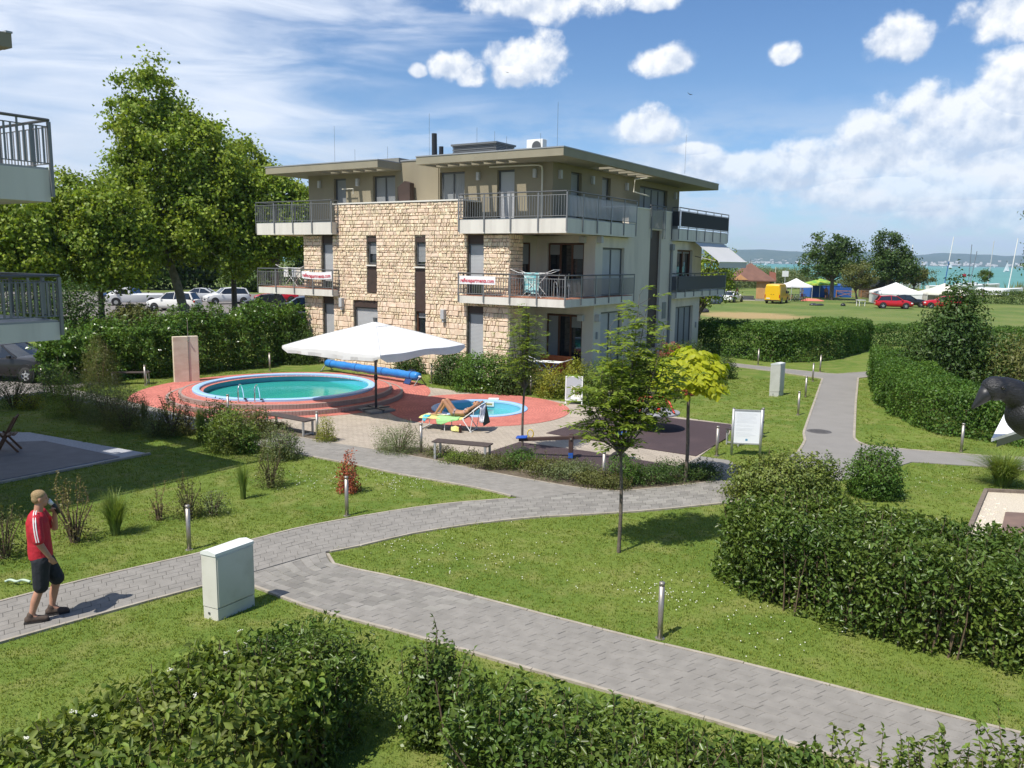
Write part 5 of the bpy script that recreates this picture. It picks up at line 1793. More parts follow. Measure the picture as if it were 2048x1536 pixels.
shrub('sparse_shrub', (-9.45,22.60), 1.15, 0.5, 0.45, 1500, 0.07, 0.03, lf_olive, 'dark open shrub in front of the red pool paving', seed=54, stems=22, shoots=26, sprig=0.45)
shrub('sparse_shrub', (-9.18,22.89), 0.85, 0.4, 0.4, 900, 0.06, 0.03, lf_dry, 'thin brownish shrub next to the tall upright grass', seed=154, stems=14, shoots=14)
shrub('sparse_shrub', (-9.90,22.57), 0.75, 0.4, 0.36, 1300, 0.06, 0.025, lf_grey, 'low grey shrub left of the dark open shrub', seed=55, stems=14, shoots=10)
grass_clump('reed_clump', (-10.60,23.49), 1.05, 0.4, 90, lf_grey, 'grey iris-like leaves by the pool path', seed=56, upright=1.0, width=0.02)
shrub('feathery_shrub', (-11.10,23.45), 1.15, 0.75, 0.7, 4200, 0.085, 0.018, lf_olive, 'dark feathery shrub in the row before the street', seed=57, stems=16, shoots=16)
shrub('feathery_shrub', (-12.22,24.57), 1.25, 0.9, 0.8, 5200, 0.10, 0.018, lf_grey, 'pale feathery tamarisk shrub in the row before the street', seed=58, stems=16, shoots=22, sprig=0.4)
shrub('feathery_shrub', (-13.65,25.44), 1.35, 0.95, 0.9, 5200, 0.10, 0.018, lf_vib, 'bright feathery shrub near the dark car', seed=59, stems=16, shoots=26, sprig=0.5)
shrub('feathery_shrub', (-15.72,28.06), 1.2, 0.7, 0.7, 3000, 0.10, 0.018, lf_dark, 'dark feathery shrub in front of the dark car', seed=159, stems=14, shoots=20, sprig=0.5)
shrub('sparse_shrub', (-16.23,26.56), 1.1, 0.8, 0.8, 1500, 0.07, 0.03, lf_dark, 'open dark shrub at the left edge below the dark car', seed=60, stems=22, shoots=20)
shrub('sparse_shrub', (-15.55,26.34), 0.6, 0.5, 0.4, 900, 0.06, 0.03, lf_gold, 'small golden shrub below the dark car', seed=61, stems=10)
shrub('round_conifer', (-15.69,31.25), 1.85, 0.75, 0.75, 7000, 0.085, 0.014, lf_olive, 'rounded olive conifer in front of the laurel hedge', seed=62, stems=6, hollow=0.5, taper=0.35)
shrub('weeping_shrub', (-10.22,38.80), 2.0, 1.25, 0.9, 7000, 0.13, 0.03, lf_dark, 'weeping dark shrub at the right end of the laurel hedge', seed=63, droop=0.8, stems=10)
shrub('weeping_shrub', (-9.97,41.04), 2.2, 0.9, 0.8, 4000, 0.12, 0.06, lf_laurel, 'dark glossy shrub at the left corner of the stone front', seed=163, stems=10)
# --- beds by the plaza
shrub('golden_conifer', (-5.06,22.12), 0.72, 0.30, 0.30, 1900, 0.05, 0.016, lf_gold, 'small golden conifer at the end of the first bench', seed=64, taper=0.25, stems=5)
shrub('juniper', (-2.92,21.01), 0.72, 0.72, 0.6, 5200, 0.06, 0.012, lf_grey, 'grey green juniper left of the second bench', seed=65, lumpy=0.25, stems=14, shoots=18, sprig=0.16)
shrub('juniper', (-1.82,20.68), 0.28, 0.5, 0.4, 1500, 0.05, 0.014, lf_olive, 'low creeping juniper under the second bench', seed=66, stems=6)
k = 0
for (px, h_, r_, m_, lab) in (((-1.20,19.98), 0.28, 0.55, lf_vib, 'creeping cotoneaster under the near edge of the second bench'), ((-0.44,19.43), 0.34, 0.55, lf_olive, 'creeping shrub just right of the second bench'), ((0.22,19.47), 0.45, 0.5, lf_hedge, 'bushy low shrub at the trunk foot of the slim rowan'), ((0.87,18.94), 0.40, 0.7, lf_olive, 'spreading low shrub in front of the seesaw left end'), ((1.48,18.53), 0.42, 0.75, lf_grey, 'spreading grey shrub in front of the seesaw post'), ((1.95,18.04), 0.34, 0.6, lf_olive, 'creeping shrub at the foot of the bollard by the seesaw'), ((2.60,18.08), 0.66, 0.42, lf_hedge, 'bright green shrub behind the nearest young tree'), ((3.17,18.27), 0.42, 0.6, lf_dark, 'dark creeping shrub left of the golden ball tree'), ((3.81,18.65), 0.42, 0.7, lf_dark, 'dark creeping shrub at the foot of the golden ball tree'), ((4.42,18.68), 0.40, 0.55, lf_dark, 'dark creeping shrub right of the golden ball tree'), ((-6.91,23.74), 0.18, 0.45, lf_olive, 'flat creeping plant under the first bench'), ((2.26,17.81), 0.3, 0.4, lf_olive, 'creeping shrub where the bed narrows')):
 k += 1
 shrub('creeping_shrub', px, h_, r_, r_ * 0.62, int(6000 * r_ * (0.4 + h_)), 0.048, 0.022, m_, lab, seed=70 + k, stems=8, shoots=12, sprig=0.14, group='low shrubs in the plaza bed', lumpy=0.3, base=0.0)
# --- shrubs round the house
for i, (px, h_, r_, m_, lab) in enumerate((((-2.40,33.03), 1.35, 0.9, lf_dark, 'dark round evergreen right of the pool cover roller'), ((-1.18,31.34), 1.5, 1.25, lf_laurel, 'large dark evergreen under the corner balcony'), ((-0.07,30.72), 1.35, 0.8, lf_dark, 'dark evergreen behind the slim rowan trunk'), ((-4.30,36.27), 1.0, 1.0, lf_dark, 'dark evergreen behind the parasol at the stone wall'), ((-7.91,40.04), 1.0, 1.1, lf_dark, 'dark evergreen below the ground floor shutter'), ((-6.23,38.69), 0.9, 1.1, lf_dark, 'dark evergreen behind the blue roller'))):
 shrub('evergreen_shrub', px, h_, r_, r_ * 0.8, int(4200 * r_ * h_), 0.10, 0.055, m_, lab, seed=90 + i, stems=8, group='evergreens along the house', lumpy=0.14)
for i, (px, h_, r_, m_, lab) in enumerate((((1.50,30.06), 1.15, 0.65, lf_gold, 'golden shrub left of the advertising board'), ((2.42,31.30), 1.25, 0.7, lf_gold, 'golden shrub behind the advertising board'), ((1.00,32.03), 0.9, 0.6, lf_olive, 'bronze tinged shrub by the blue drying rack'), ((3.22,30.78), 1.1, 0.8, lf_vib, 'green gold shrub right of the advertising board'), ((4.32,32.72), 1.2, 0.9, lf_hedge, 'green shrub behind the playground bench'), ((5.65,33.52), 1.3, 1.0, lf_variegated, 'mixed shrub under the first floor windows'), ((7.32,37.48), 1.3, 1.0, lf_red, 'reddish shrub by the side wall'), ((8.44,38.47), 1.35, 1.0, lf_dark, 'dark shrub at the far corner of the side wall'), ((5.94,30.21), 0.55, 0.32, lf_olive, 'first small bush of the row right of the playground bench'), ((6.65,30.96), 0.45, 0.28, lf_red, 'second small bush of the row, reddish'), ((7.21,31.84), 0.5, 0.3, lf_hedge, 'third small bush of the row'), ((7.74,32.65), 0.55, 0.3, lf_vib, 'fourth small bush of the row'), ((8.44,34.06), 0.75, 0.45, lf_dry, 'bronze bush near the end of the row'), ((9.19,35.74), 1.05, 0.6, lf_dark, 'dark bush ending the row near the cross path'), ((3.54,28.63), 0.6, 0.4, lf_olive, 'small bush left of the playground bench'))):
 shrub('garden_shrub', px, h_, r_, r_ * 0.8, int(3600 * r_ * (h_ + 0.2)), 0.08, 0.042, m_, lab, seed=110 + i, stems=9, shoots=10, sprig=0.25, group='mixed shrubs along the side of the house', lumpy=0.24)

# --- big plane trees on the left
pt = []
pt.append(tree('plane_tree', (-25.39,64.29), [(-2.0, 0, 15.3, 2.7, 2.7, 4.0), (-0.6, 0, 12.3, 4.2, 4.0, 3.5), (-2.4, 0.5, 9.5, 4.2, 4.2, 3.3), (2.2, -0.5, 11.3, 3.2, 3.2, 3.3), (2.2, 0, 8.0, 4.2, 4.0, 2.8), (-1, 0, 6.3, 5.0, 4.5, 1.9), (-5.0, 0, 4.6, 3.6, 3.4, 1.5), (3.4, 0, 4.8, 2.6, 2.6, 1.3)], 500, 125, 0.85, 0.28, 0.24, lf_plane, 'tallest plane tree, with a leaning pale trunk behind the laurel hedge', 6.5, 0.32, 201, bark=m_bark_pale, lean=(-2.0, 0)))
pt.append(tree('plane_tree', (-23.27,69.34), [(-1.0, 0, 12.6, 2.4, 2.4, 2.8), (1.4, 0, 11.6, 2.0, 2.2, 2.6), (0, 0, 9.0, 3.6, 3.6, 2.8), (1.0, 0, 6.2, 4.0, 3.6, 2.2)], 270, 120, 0.85, 0.27, 0.23, lf_plane, 'plane tree with two pointed tops right of the tallest one', 5.0, 0.22, 202))
pt.append(tree('plane_tree', (-18.65,65.61), [(0, 0, 9.4, 2.6, 2.6, 2.4), (1.6, 0, 7.6, 2.6, 2.6, 2.2), (-1.5, 0, 6.6, 3.0, 3.0, 2.0)], 200, 120, 0.85, 0.27, 0.23, lf_plane, 'plane tree nearest to the left balconies of the building', 4.0, 0.22, 203))
pt.append(tree('plane_tree', (-29.11,58.65), [(-1.8, 0, 8.3, 2.4, 2.4, 2.2), (0.6, 0, 7.4, 3.0, 3.0, 2.4), (-3.4, 0, 6.2, 3.0, 3.0, 2.2), (0, 0, 5.4, 4.2, 3.6, 1.8), (0.5, 0, 3.9, 3.6, 3.2, 1.2)], 300, 120, 0.85, 0.26, 0.22, lf_plane, 'lower plane tree left of the tallest one', 4.2, 0.2, 204))
pt.append(tree('plane_tree', (-33.25,55.75), [(0, 0, 6.6, 3.0, 3.0, 2.2), (-2.5, 0, 6.0, 3.2, 3.0, 2.2), (1.5, 0, 5.0, 2.8, 2.6, 1.6)], 200, 120, 0.85, 0.26, 0.22, lf_plane, 'plane tree seen through the balcony railings at the left edge', 3.6, 0.2, 205))
for i, (px, h_, r_, m_, lab) in enumerate((((-27.05,50.43), 3.6, 2.2, lf_dark, 'dark shrub below the lower plane tree'), ((-26.05,57.00), 1.7, 1.7, lf_olive, 'olive shrub in front of the white pickup'), ((-29.30,50.08), 3.0, 2.4, lf_dark, 'dark shrub behind the balcony railing at the left edge'))):
 shrub('parking_shrub', px, h_, r_, r_, 5200, 0.2, 0.1, m_, lab, seed=220 + i, stems=8)
far0 = tree('background_tree', (-62, 118), [(0, 0, 6.5, 4.5, 4.0, 3.6), (3, 0, 3.0, 4.5, 3.5, 2.9), (-3.5, 0, 2.8, 4.5, 3.5, 2.8)], 230, 55, 1.4, 0.55, 0.42, lf_far, 'dark background tree beyond the parking lot, left of the leaning trunk', 1.2, 0.3, 230, group='trees beyond the parking lot')
for x, y, s_, rz, w_ in ((-50, 124, 1.1, 1.0, 'behind the white pickup'), (-38, 120, 0.9, 2.2, 'behind the white cars'), (-27, 126, 1.0, 3.1, 'behind the dark cars'), (-70, 108, 1.2, 4.0, 'at the left edge behind the lower balcony')):
 t_ = copy_tree(far0)
 t_['label'] = 'dark background tree beyond the parking lot, ' + w_
 t_.location = (x, y, 0)
 t_.scale = (s_, s_, s_)
 t_.rotation_euler = (0, 0, rz)
# --- trees by the lake
tree('lime_tree', (44.63,116.85), [(-1.0, 0, 7.2, 2.9, 2.6, 2.2), (1.2, 0, 6.4, 2.6, 2.6, 2.2), (-2.4, 0, 4.8, 2.6, 2.4, 2.0), (0.6, 0, 4.4, 3.0, 2.8, 1.8)], 190, 55, 0.75, 0.30, 0.22, lf_dark, 'left of the two large dark trees on the shore', 2.4, 0.3, 240, cat='tree')
tree('lime_tree', (55.07,122.95), [(-0.6, 0, 8.0, 2.0, 2.0, 2.0), (0.4, 0, 6.2, 3.0, 2.6, 2.2), (1.8, 0, 4.6, 2.8, 2.6, 2.0), (-2.0, 0, 4.4, 2.4, 2.4, 1.8)], 190, 55, 0.75, 0.30, 0.22, lf_dark, 'right of the two large dark trees on the shore', 2.4, 0.3, 241)
tree('small_tree', (44.43,107.44), [(0, 0, 3.9, 2.0, 1.8, 1.4), (-1.1, 0, 3.1, 1.4, 1.4, 1.0), (1.2, 0, 3.2, 1.5, 1.4, 1.0)], 110, 50, 0.5, 0.20, 0.14, lf_olive, 'small olive tree in front of the two large dark trees', 1.4, 0.14, 242, lean=(-0.3, 0))
tree('small_tree', (61.54,128.15), [(0, 0, 3.6, 2.6, 2.0, 1.3), (1.8, 0, 3.2, 1.8, 1.6, 1.0), (-1.6, 0, 3.3, 1.8, 1.6, 1.1)], 120, 50, 0.5, 0.22, 0.15, lf_olive, 'small spreading olive tree right of the large dark trees', 1.6, 0.16, 243)
tree('small_tree', (74.56,132.15), [(0, 0, 3.5, 1.0, 1.0, 0.8)], 30, 45, 0.4, 0.2, 0.14, lf_far, 'slim young tree near the white masts', 2.4, 0.05, 244)
tree('ash_tree', (16.25, 25.0), [(0.0, 0, 6.9, 1.0, 1.0, 0.7), (-0.3, 0, 6.2, 1.1, 1.0, 0.6), (-0.7, 0.2, 5.4, 0.7, 0.7, 0.45), (0.9, 0, 5.9, 1.0, 1.0, 0.9)], 60, 50, 0.30, 0.10, 0.05, lf_far, 'tree reaching into the frame at the right edge', 4.6, 0.09, 245)
tree('lime_tree', (12.3, 55), [(0.9, 0, 4.6, 1.5, 1.5, 1.5), (1.1, 0, 3.3, 1.5, 1.5, 1.3), (0.2, 0, 3.6, 1.2, 1.2, 1.3)], 90, 50, 0.5, 0.17, 0.12, lf_plane, 'green tree behind the awning of the rear balcony', 1.4, 0.15, 246)
# reeds along the shore
def reed_bank():
 rg = np.random.default_rng(77)
 n = 14000
 x = rg.uniform(20, 125, n)
 y = 184 + rg.uniform(-6, 12, n) - np.clip((x - 60) * 0.25, 0, 18)
 dens = (np.sin(x * 0.11) + np.sin(x * 0.047 + 1) + 1.2)
 keep = (rg.random(n) < np.clip(dens, 0.03, 1)) & ((x < 66) | (rg.random(n) < 0.3))
 x, y = x[keep], y[keep]
 h = rg.uniform(1.6, 3.4, len(x)) * np.where(x < 62, 1.25, 0.6)
 P = np.c_[x, y, np.zeros(len(x))]
 d = np.c_[rg.normal(0, 0.15, len(x)), rg.normal(0, 0.15, len(x)), np.ones(len(x))]
 w = np.c_[rg.uniform(0.06, 0.16, len(x)), rg.normal(0, 0.05, len(x)), np.zeros(len(x))]
 V = np.stack([P - w, P + w, P + d * h[:, None] + w * 0.2, P + d * h[:, None] - w * 0.2], 1).reshape(-1, 3)
 o = link('reeds', fast_mesh('reeds', V, np.arange(len(V)).reshape(-1, 4)), leaf('reed_leaf', (0.10, 0.13, 0.05), (0.15, 0.15, 0.07), 0.3, 0.2, 0.2))
 tag(o, 'grey green reeds along the lake shore', 'reeds', kind='stuff')
reed_bank()
for i, (x, y, h_, r_, lab) in enumerate(((49, 168, 4.6, 7, 'grey green willow thicket left of the white sign by the lake'), (58, 170, 4.2, 7, 'willow thicket between the white sign and the gazebo by the lake'), (39, 160, 3.6, 5, 'willow thicket seen under the pavilion roof'), (112, 168, 2.4, 3.5, 'low willow bush at the foot of the tallest white mast'), (122, 166, 2.2, 3.5, 'low willow bush at the right edge by the lake'))):
 shrub('willow_bush', (x, y), h_, r_, r_ * 0.5, 5000, 0.5, 0.16, lf_grey, lab, seed=260 + i, stems=5)

# --- young rowans with feathered leaves
def pinnate(rg, base, dirv, length, nleaf, L, W):
 """points, normals and directions of the leaflets of one feathered leaf"""
 dirv = unit(dirv)
 side = unit(np.cross(dirv, np.array([0, 0, 1.0])))
 Ps, Ds, Ns = [], [], []
 for k in range(nleaf):
  t = (k + 1) / nleaf
  p = base + dirv * length * t + np.array([0, 0, -0.25 * length * t * t])
  for s in (-1, 1):
   Ps.append(p)
   Ds.append(dirv * 0.55 + side * s * 0.85 + np.array([0, 0, -0.15]))
   Ns.append(np.array([0, 0, 1.0]) + rg.normal(0, 0.15, 3))
 Ps.append(base + dirv * length + np.array([0, 0, -0.25 * length]))
 Ds.append(dirv)
 Ns.append(np.array([0, 0, 1.0]))
 return Ps, Ds, Ns

def rowan(at, stems, label, seed, n_leaf_m=26, ll=0.26, L=0.085, W=0.03, m=None, trunk=None, r0=0.035, low=()):
 rg = np.random.default_rng(seed)
 root = empty('young_tree', (at[0], at[1], 0), 0, label, 'tree')
 fork = trunk[-1]
 tb = MB().tube(smooth_line(trunk, 14, 1), list(np.linspace(r0, r0 * 0.75, 14)), 8, False)
 tb.build('trunk', m_bark, root, True)
 br = MB()
 Ps, Ds, Ns = [], [], []
 for (tip, bend) in list(stems) + [(l, None) for l in low]:
  tip = np.array(tip, float)
  f = np.array(fork, float)
  mid = np.array(bend, float) if bend is not None else f * 0.5 + tip * 0.5 + np.array([0, 0, 0.06])
  curve = smooth_line([f, mid, tip], 16, 2)
  br.tube(curve, list(np.linspace(r0 * 0.5, 0.004, 16)), 6, False)
  ln = np.linalg.norm(np.diff(curve, axis=0), axis=1).sum()
  for t in np.linspace(0.28, 1.0, max(6, int(ln * n_leaf_m))):
   i = min(15, int(t * 15))
   a = rg.uniform(0, 6.28)
   dv = np.array([math.cos(a), math.sin(a), rg.uniform(-0.1, 0.75)])
   p = curve[i] + rg.normal(0, 0.012, 3)
   if rg.random() < 0.45:
    tw = p + dv * rg.uniform(0.08, 0.24)
    br.tube([p, tw], [0.004, 0.002], 4, False)
    p = tw
   q = pinnate(rg, p, dv, ll * rg.uniform(0.7, 1.2), 6, L, W)
   Ps += q[0]
   Ds += q[1]
   Ns += q[2]
 br.build('limbs', m_bark, root)
 P, D, Nn = np.array(Ps), np.array(Ds), np.array(Ns)
 V, F = leaf_quads(P, Nn, L, W, rg, 0.15, 0.1, 0.06, along=D * 3)
 link('crown', fast_mesh('rowan_crown', V, F), m or lf_rowan, root)
 return root

rowan((1.89,13.77), [((-0.35, 0.1, 3.35), (-0.42, 0, 2.6)), ((-0.05, -0.2, 3.6), (-0.1, -0.15, 2.7)), ((0.35, 0.1, 4.25), (0.12, 0.05, 2.8)), ((0.55, 0.25, 3.5), (0.35, 0.2, 2.6)), ((-0.55, 0.1, 2.75), (-0.35, 0.1, 2.25)), ((0.42, -0.35, 2.85), (0.25, -0.2, 2.3)), ((-0.15, 0.4, 3.2), (-0.15, 0.3, 2.4)), ((0.85, 0.1, 3.05), (0.5, 0, 2.4)), ((0.2, 0.35, 3.75), (0.15, 0.25, 2.6)), ((-0.7, -0.1, 3.0), (-0.5, 0, 2.3)), ((0.6, -0.2, 3.9), (0.4, -0.1, 2.8)), ((0.2, 0, 4.45), (0.1, 0, 3.0)), ((-0.25, 0.15, 3.9), (-0.2, 0.1, 2.8)), ((0.75, 0.2, 3.6), (0.55, 0.1, 2.7))], 'nearest young rowan with open feathery crown on the front lawn', 301, trunk=[(0, 0, -0.05), (0.02, 0, 0.9), (-0.02, 0, 1.75)], low=[(-0.5, 0.1, 2.0), (0.35, 0.1, 1.95), (-0.6, -0.2, 2.15)], n_leaf_m=21, L=0.125, W=0.046, ll=0.30)
rowan((0.30,21.15), [((-0.3, 0, 3.4), (-0.25, 0, 2.6)), ((0.05, 0, 3.9), (0.0, 0, 2.6)), ((0.32, 0.1, 3.3), (0.25, 0, 2.5)), ((-0.45, 0.1, 2.7), (-0.3, 0, 2.2)), ((0.45, -0.1, 2.6), (0.3, 0, 2.2)), ((0, 0.35, 3.2), (0, 0.25, 2.4)), ((0, -0.35, 3.0), (0, -0.25, 2.3)), ((0.15, 0.2, 3.6), (0.1, 0.1, 2.5)), ((-0.15, -0.2, 3.6), (-0.1, -0.1, 2.5))], 'slim young rowan beside the paddling pool', 302, trunk=[(0, 0, -0.05), (-0.02, 0, 0.8), (0.02, 0, 1.7)], low=[(-0.4, 0.1, 2.0), (0.4, 0.2, 1.95)], n_leaf_m=26, L=0.085)

# --- golden ball catalpa with big hanging leaves, each its own piece
def catalpa(at):
 rg = np.random.default_rng(303)
 root = empty('catalpa_tree', (at[0], at[1], 0), 0, 'golden ball catalpa on a bare trunk beside the playground', 'tree')
 MB().tube(smooth_line([(0, 0, -0.05), (0.03, 0, 0.8), (-0.01, 0, 1.6), (0.0, 0, 2.35)], 14, 1), list(np.linspace(0.045, 0.034, 14)), 8, False).build('trunk', m_bark, root, True)
 # heart-shaped leaf
 pts = [(0, 0), (0.30, 0.18), (0.52, 0.10), (0.62, -0.18), (0.46, -0.52), (0.18, -0.82), (0, -1.0)]
 full = pts + [(-x, y) for x, y in pts[-2:0:-1]]
 V = [(x, y, -0.22 * abs(x) + 0.10 * y * y * -1) for x, y in full] + [(0, -0.35, 0.06)]
 nf = len(full)
 me = MB().add(V, [(i, (i + 1) % nf, nf) for i in range(nf)]).mesh('catalpa_leaf')
 me.materials.append(lf_catalpa)
 lb = MB()
 c = np.array([0, 0, 2.35])
 Ps, Q = [], []
 for i in range(950):
  d = unit(rg.normal(0, 1, 3))
  d[2] = abs(d[2]) * 1.0 - 0.35 * rg.random()
  d = unit(d)
  r = rg.uniform(0.72, 1.02)
  p = c + d * np.array([0.86, 0.86, 0.74]) * r * (1 + 0.10 * math.sin(5 * math.atan2(d[1], d[0])) + 0.06 * math.sin(9 * d[2] + 4 * d[0]))
  p[2] = max(p[2], 2.05 + 0.1 * rg.random())
  # leaf hangs out and down from its stalk
  out = unit(np.array([d[0], d[1], 0.0]) + 1e-3)
  tipdir = unit(out * rg.uniform(0.35, 0.9) + np.array([0, 0, -rg.uniform(0.35, 0.9)]) + rg.normal(0, 0.18, 3))
  nrm = unit(d * 0.6 + np.array([0, 0, 0.7]) + rg.normal(0, 0.2, 3))
  y = -tipdir
  x = unit(np.cross(y, nrm))
  z = np.cross(x, y)
  s_ = rg.uniform(0.10, 0.17)
  Mx = Matrix(((x[0], y[0], z[0], p[0]), (x[1], y[1], z[1], p[1]), (x[2], y[2], z[2], p[2]), (0, 0, 0, 1))) @ Matrix.Diagonal((s_, s_, s_, 1))
  vis = -d[1] * 0.7 + d[2] * 0.5 + s_
  Ps.append((vis, Mx))
  if i % 9 == 0:
   lb.tube([c + (0, 0, -0.02), (c + p) / 2 + (0, 0, 0.08), p], [0.016, 0.01, 0.004], 5, False)
 Ps.sort(key=lambda t: -t[0])
 for v, Mx in Ps[:300]:
  o = link('leaf', me, None, root)
  o.matrix_local = Mx
 rest = MB()
 for v, Mx in Ps[300:]:
  rest.add([Mx @ Vector(q) for q in V], [(i, (i + 1) % nf, nf) for i in range(nf)])
 tag(rest.build('crown', lf_catalpa, root), kind='stuff')
 lb.build('limbs', m_bark, root)

catalpa((3.99,18.40))

# ---------------------------------------------------------------- street furniture and garden things
def rot2(a):
 return math.cos(a), math.sin(a)

def make_bollard():
 root = empty('bollard')
 MB().tube([(0, 0, -0.05), (0, 0, 0.74)], 0.038, 18).build('post', m_steel, root, True)
 MB().lathe([(0.0, 0.80), (0.03, 0.799), (0.041, 0.79), (0.041, 0.765), (0.036, 0.76), (0.036, 0.74), (0.0, 0.74)], 18).build('cap', m_steel, root, True)
 MB().tube([(0, 0, 0.738), (0, 0, 0.768)], 0.033, 14).build('light_slit', m_dark, root)
 MB().lathe([(0.065, 0.0), (0.065, 0.01), (0.038, 0.016)], 18).build('base_plate', m_steel, root)
 return root

bol_spots = [
 ((2.03,10.48), 'steel bollard light nearest the camera, beside the paved path'),
 ((-3.19,15.61), 'steel bollard light in front of the red barberry'),
 ((-5.49,13.60), 'steel bollard light behind the near white cabinet'),
 ((-2.33,20.93), 'steel bollard light at the left end of the second bench'),
 ((-5.35,22.35), 'steel bollard light at the right end of the first bench'),
 ((2.08,18.05), 'steel bollard light in the bed in front of the seesaw'),
 ((5.37,21.12), 'steel bollard light left of the white notice board'),
 ((7.39,23.94), 'steel bollard light behind the white notice board'),
 ((9.56,27.20), 'first of three steel bollard lights along the asphalt path edge'),
 ((11.13,31.00), 'second of three steel bollard lights along the asphalt path edge'),
 ((12.90,35.20), 'third of three steel bollard lights along the asphalt path edge'),
 ((14.39,38.40), 'steel bollard light beyond the cross path near its junction'),
 ((12.18,40.75), 'steel bollard light on the far cross path in front of the long hedge'),
 ((12.22,21.99), 'steel bollard light at the foot of the curved hedge'),
 ((-10.66,36.09), 'steel bollard light on the far side of the round pool'),
 ((-14.13,31.53), 'steel bollard light left of the travertine shower wall'),
 ((-8.70,24.99), 'steel bollard light half hidden by shrubs before the pool'),
 ((-3.25,33.08), 'steel bollard light right of the blue roller'),
 ((0.70,30.56), 'steel bollard light behind the slim rowan'),
 ((-17.97,31.29), 'steel bollard light in front of the dark estate car')]
bol = make_bollard()
for i, (p, lab) in enumerate(bol_spots):
 o = bol if i == 0 else copy_tree(bol)
 o.location = (p[0], p[1], 0)
 tag(o, lab, 'bollard', 'steel bollard lights')

m_benchwood = mat('dark_bench_slat', (0.055, 0.040, 0.036), 0.55, (0.075, 0.055, 0.048), 5, stretch=(0.4, 8, 1))
m_benchleg = mat('galvanised_leg', (0.50, 0.50, 0.49), 0.45, (0.42, 0.42, 0.41), 5, metal=0.5)

def make_bench(L=1.75):
 root = empty('bench')
 n = 5
 for i in range(n):
  y = -0.20 + 0.40 * (i + 0.5) / n
  MB().bbox(-L / 2, L / 2, y - 0.036, y + 0.036, 0.425, 0.455, 0.006).build('slat', m_benchwood, root)
 for sx in (-1, 1):
  for sy in (-1, 1):
   MB().box(sx * (L / 2 - 0.1) - 0.03, sx * (L / 2 - 0.1) + 0.03, sy * 0.17 - 0.02, sy * 0.17 + 0.02, -0.02, 0.40).build('leg', m_benchleg, root)
  MB().box(sx * (L / 2 - 0.1) - 0.03, sx * (L / 2 - 0.1) + 0.03, -0.19, 0.19, 0.40, 0.424).build('cross_bar', m_benchleg, root)
  MB().box(sx * (L / 2 - 0.1) - 0.02, sx * (L / 2 - 0.1) + 0.02, -0.15, 0.15, 0.04, 0.07).build('foot_bar', m_benchleg, root)
 return root

bench0 = make_bench()
bspots = [((-6.35, 23.25), R(-35), 1.0, 'dark slatted bench at the left of the plaza near the golden conifer'),
          ((-1.22, 20.22), R(-18), 0.86, 'dark slatted bench at the bed edge in front of the sunbather'),
          ((4.13,28.48), R(-6), 0.95, 'dark slatted bench on the lawn behind the spinning disc'),
          ((6.62, 23.0), R(50), 1.0, 'dark slatted bench behind the white notice board'),
          ((-14.83,31.85), R(8), 0.8, 'grey bench in the shade of the laurel hedge')]
for i, (p, a, sx, lab) in enumerate(bspots):
 o = bench0 if i == 0 else copy_tree(bench0)
 o.location = (p[0], p[1], 0.02)
 o.rotation_euler = (0, 0, a)
 o.scale = (sx, 1, 1)
 tag(o, lab, 'bench', 'slatted benches')

# --- white cabinets
m_cab = mat('cabinet_grp', (0.64, 0.62, 0.545), 0.55, (0.58, 0.56, 0.49), 2, dirt=((0.38, 0.37, 0.28), 2.5, 0.45))
def cabinet(A_, B_, C_, h, label, plinth=0.17):
 A_, B_, C_ = (np.array(p) for p in (A_, B_, C_))
 D_ = A_ + C_ - B_
 root = empty('utility_cabinet', (B_[0], B_[1], 0), 0, label, 'cabinet', 'white utility cabinets')
 poly = [p - B_ for p in (B_, C_, D_, A_)]
 cen = np.mean(poly, axis=0)
 MB().prism([cen + (p - cen) * 0.985 for p in poly], -0.05, plinth).build('plinth', m_cab, root)
 MB().prism([cen + (p - cen) * 1.0 for p in poly], plinth + 0.012, h - 0.06).build('body', m_cab, root)
 lid = [cen + (p - cen) * 1.03 for p in poly]
 # lid with a low ridge falling to both long sides
 V = [(*p, h - 0.06) for p in lid] + [(*p, h - 0.02) for p in lid] + [(*(lid[0] * 0.5 + lid[3] * 0.5), h + 0.012), (*(lid[1] * 0.5 + lid[2] * 0.5), h + 0.012)]
 MB().add(V, [(3, 2, 1, 0), (0, 1, 5, 4), (1, 2, 6, 9, 5), (2, 3, 7, 6), (3, 0, 4, 8, 7), (4, 5, 9, 8), (6, 7, 8, 9)]).build('lid', mat('cabinet_lid', (0.72, 0.73, 0.70), 0.5, (0.66, 0.67, 0.63), 3), root)
 e = (poly[1] - poly[0])
 e = e / np.linalg.norm(e)
 nrm = np.array([e[1], -e[0]])
 mid = (poly[0] + poly[1]) / 2 + nrm * 0.001
 w = np.linalg.norm(poly[1] - poly[0]) / 2 - 0.02
 MB().prism([mid - e * w, mid + e * w, mid + e * w + nrm * 0.008, mid - e * w + nrm * 0.008], plinth + 0.03, h - 0.08).build('door', m_cab, root)
 e2 = poly[3] - poly[0]
 pm = poly[0] + e2 * 0.6
 n2 = np.array([-e2[1], e2[0]]) / np.linalg.norm(e2)
 if np.dot(n2, pm - cen) < 0: n2 = -n2
 t2 = e2 / np.linalg.norm(e2) * 0.015
 MB().prism([pm - t2, pm + t2, pm + t2 + n2 * 0.006, pm - t2 + n2 * 0.006], plinth * 0.45, plinth * 0.45 + 0.03).build('vent_hole', m_dark, root)
 return root

cabinet((-4.25,10.92), (-4.01,10.81), (-3.67,11.36), 0.99, 'white utility cabinet on the front lawn beside the path fork')
cabinet((9.75, 31.0), (10.12, 31.02), (10.42, 31.38), 1.27, 'white utility cabinet on the far lawn left of the asphalt path')

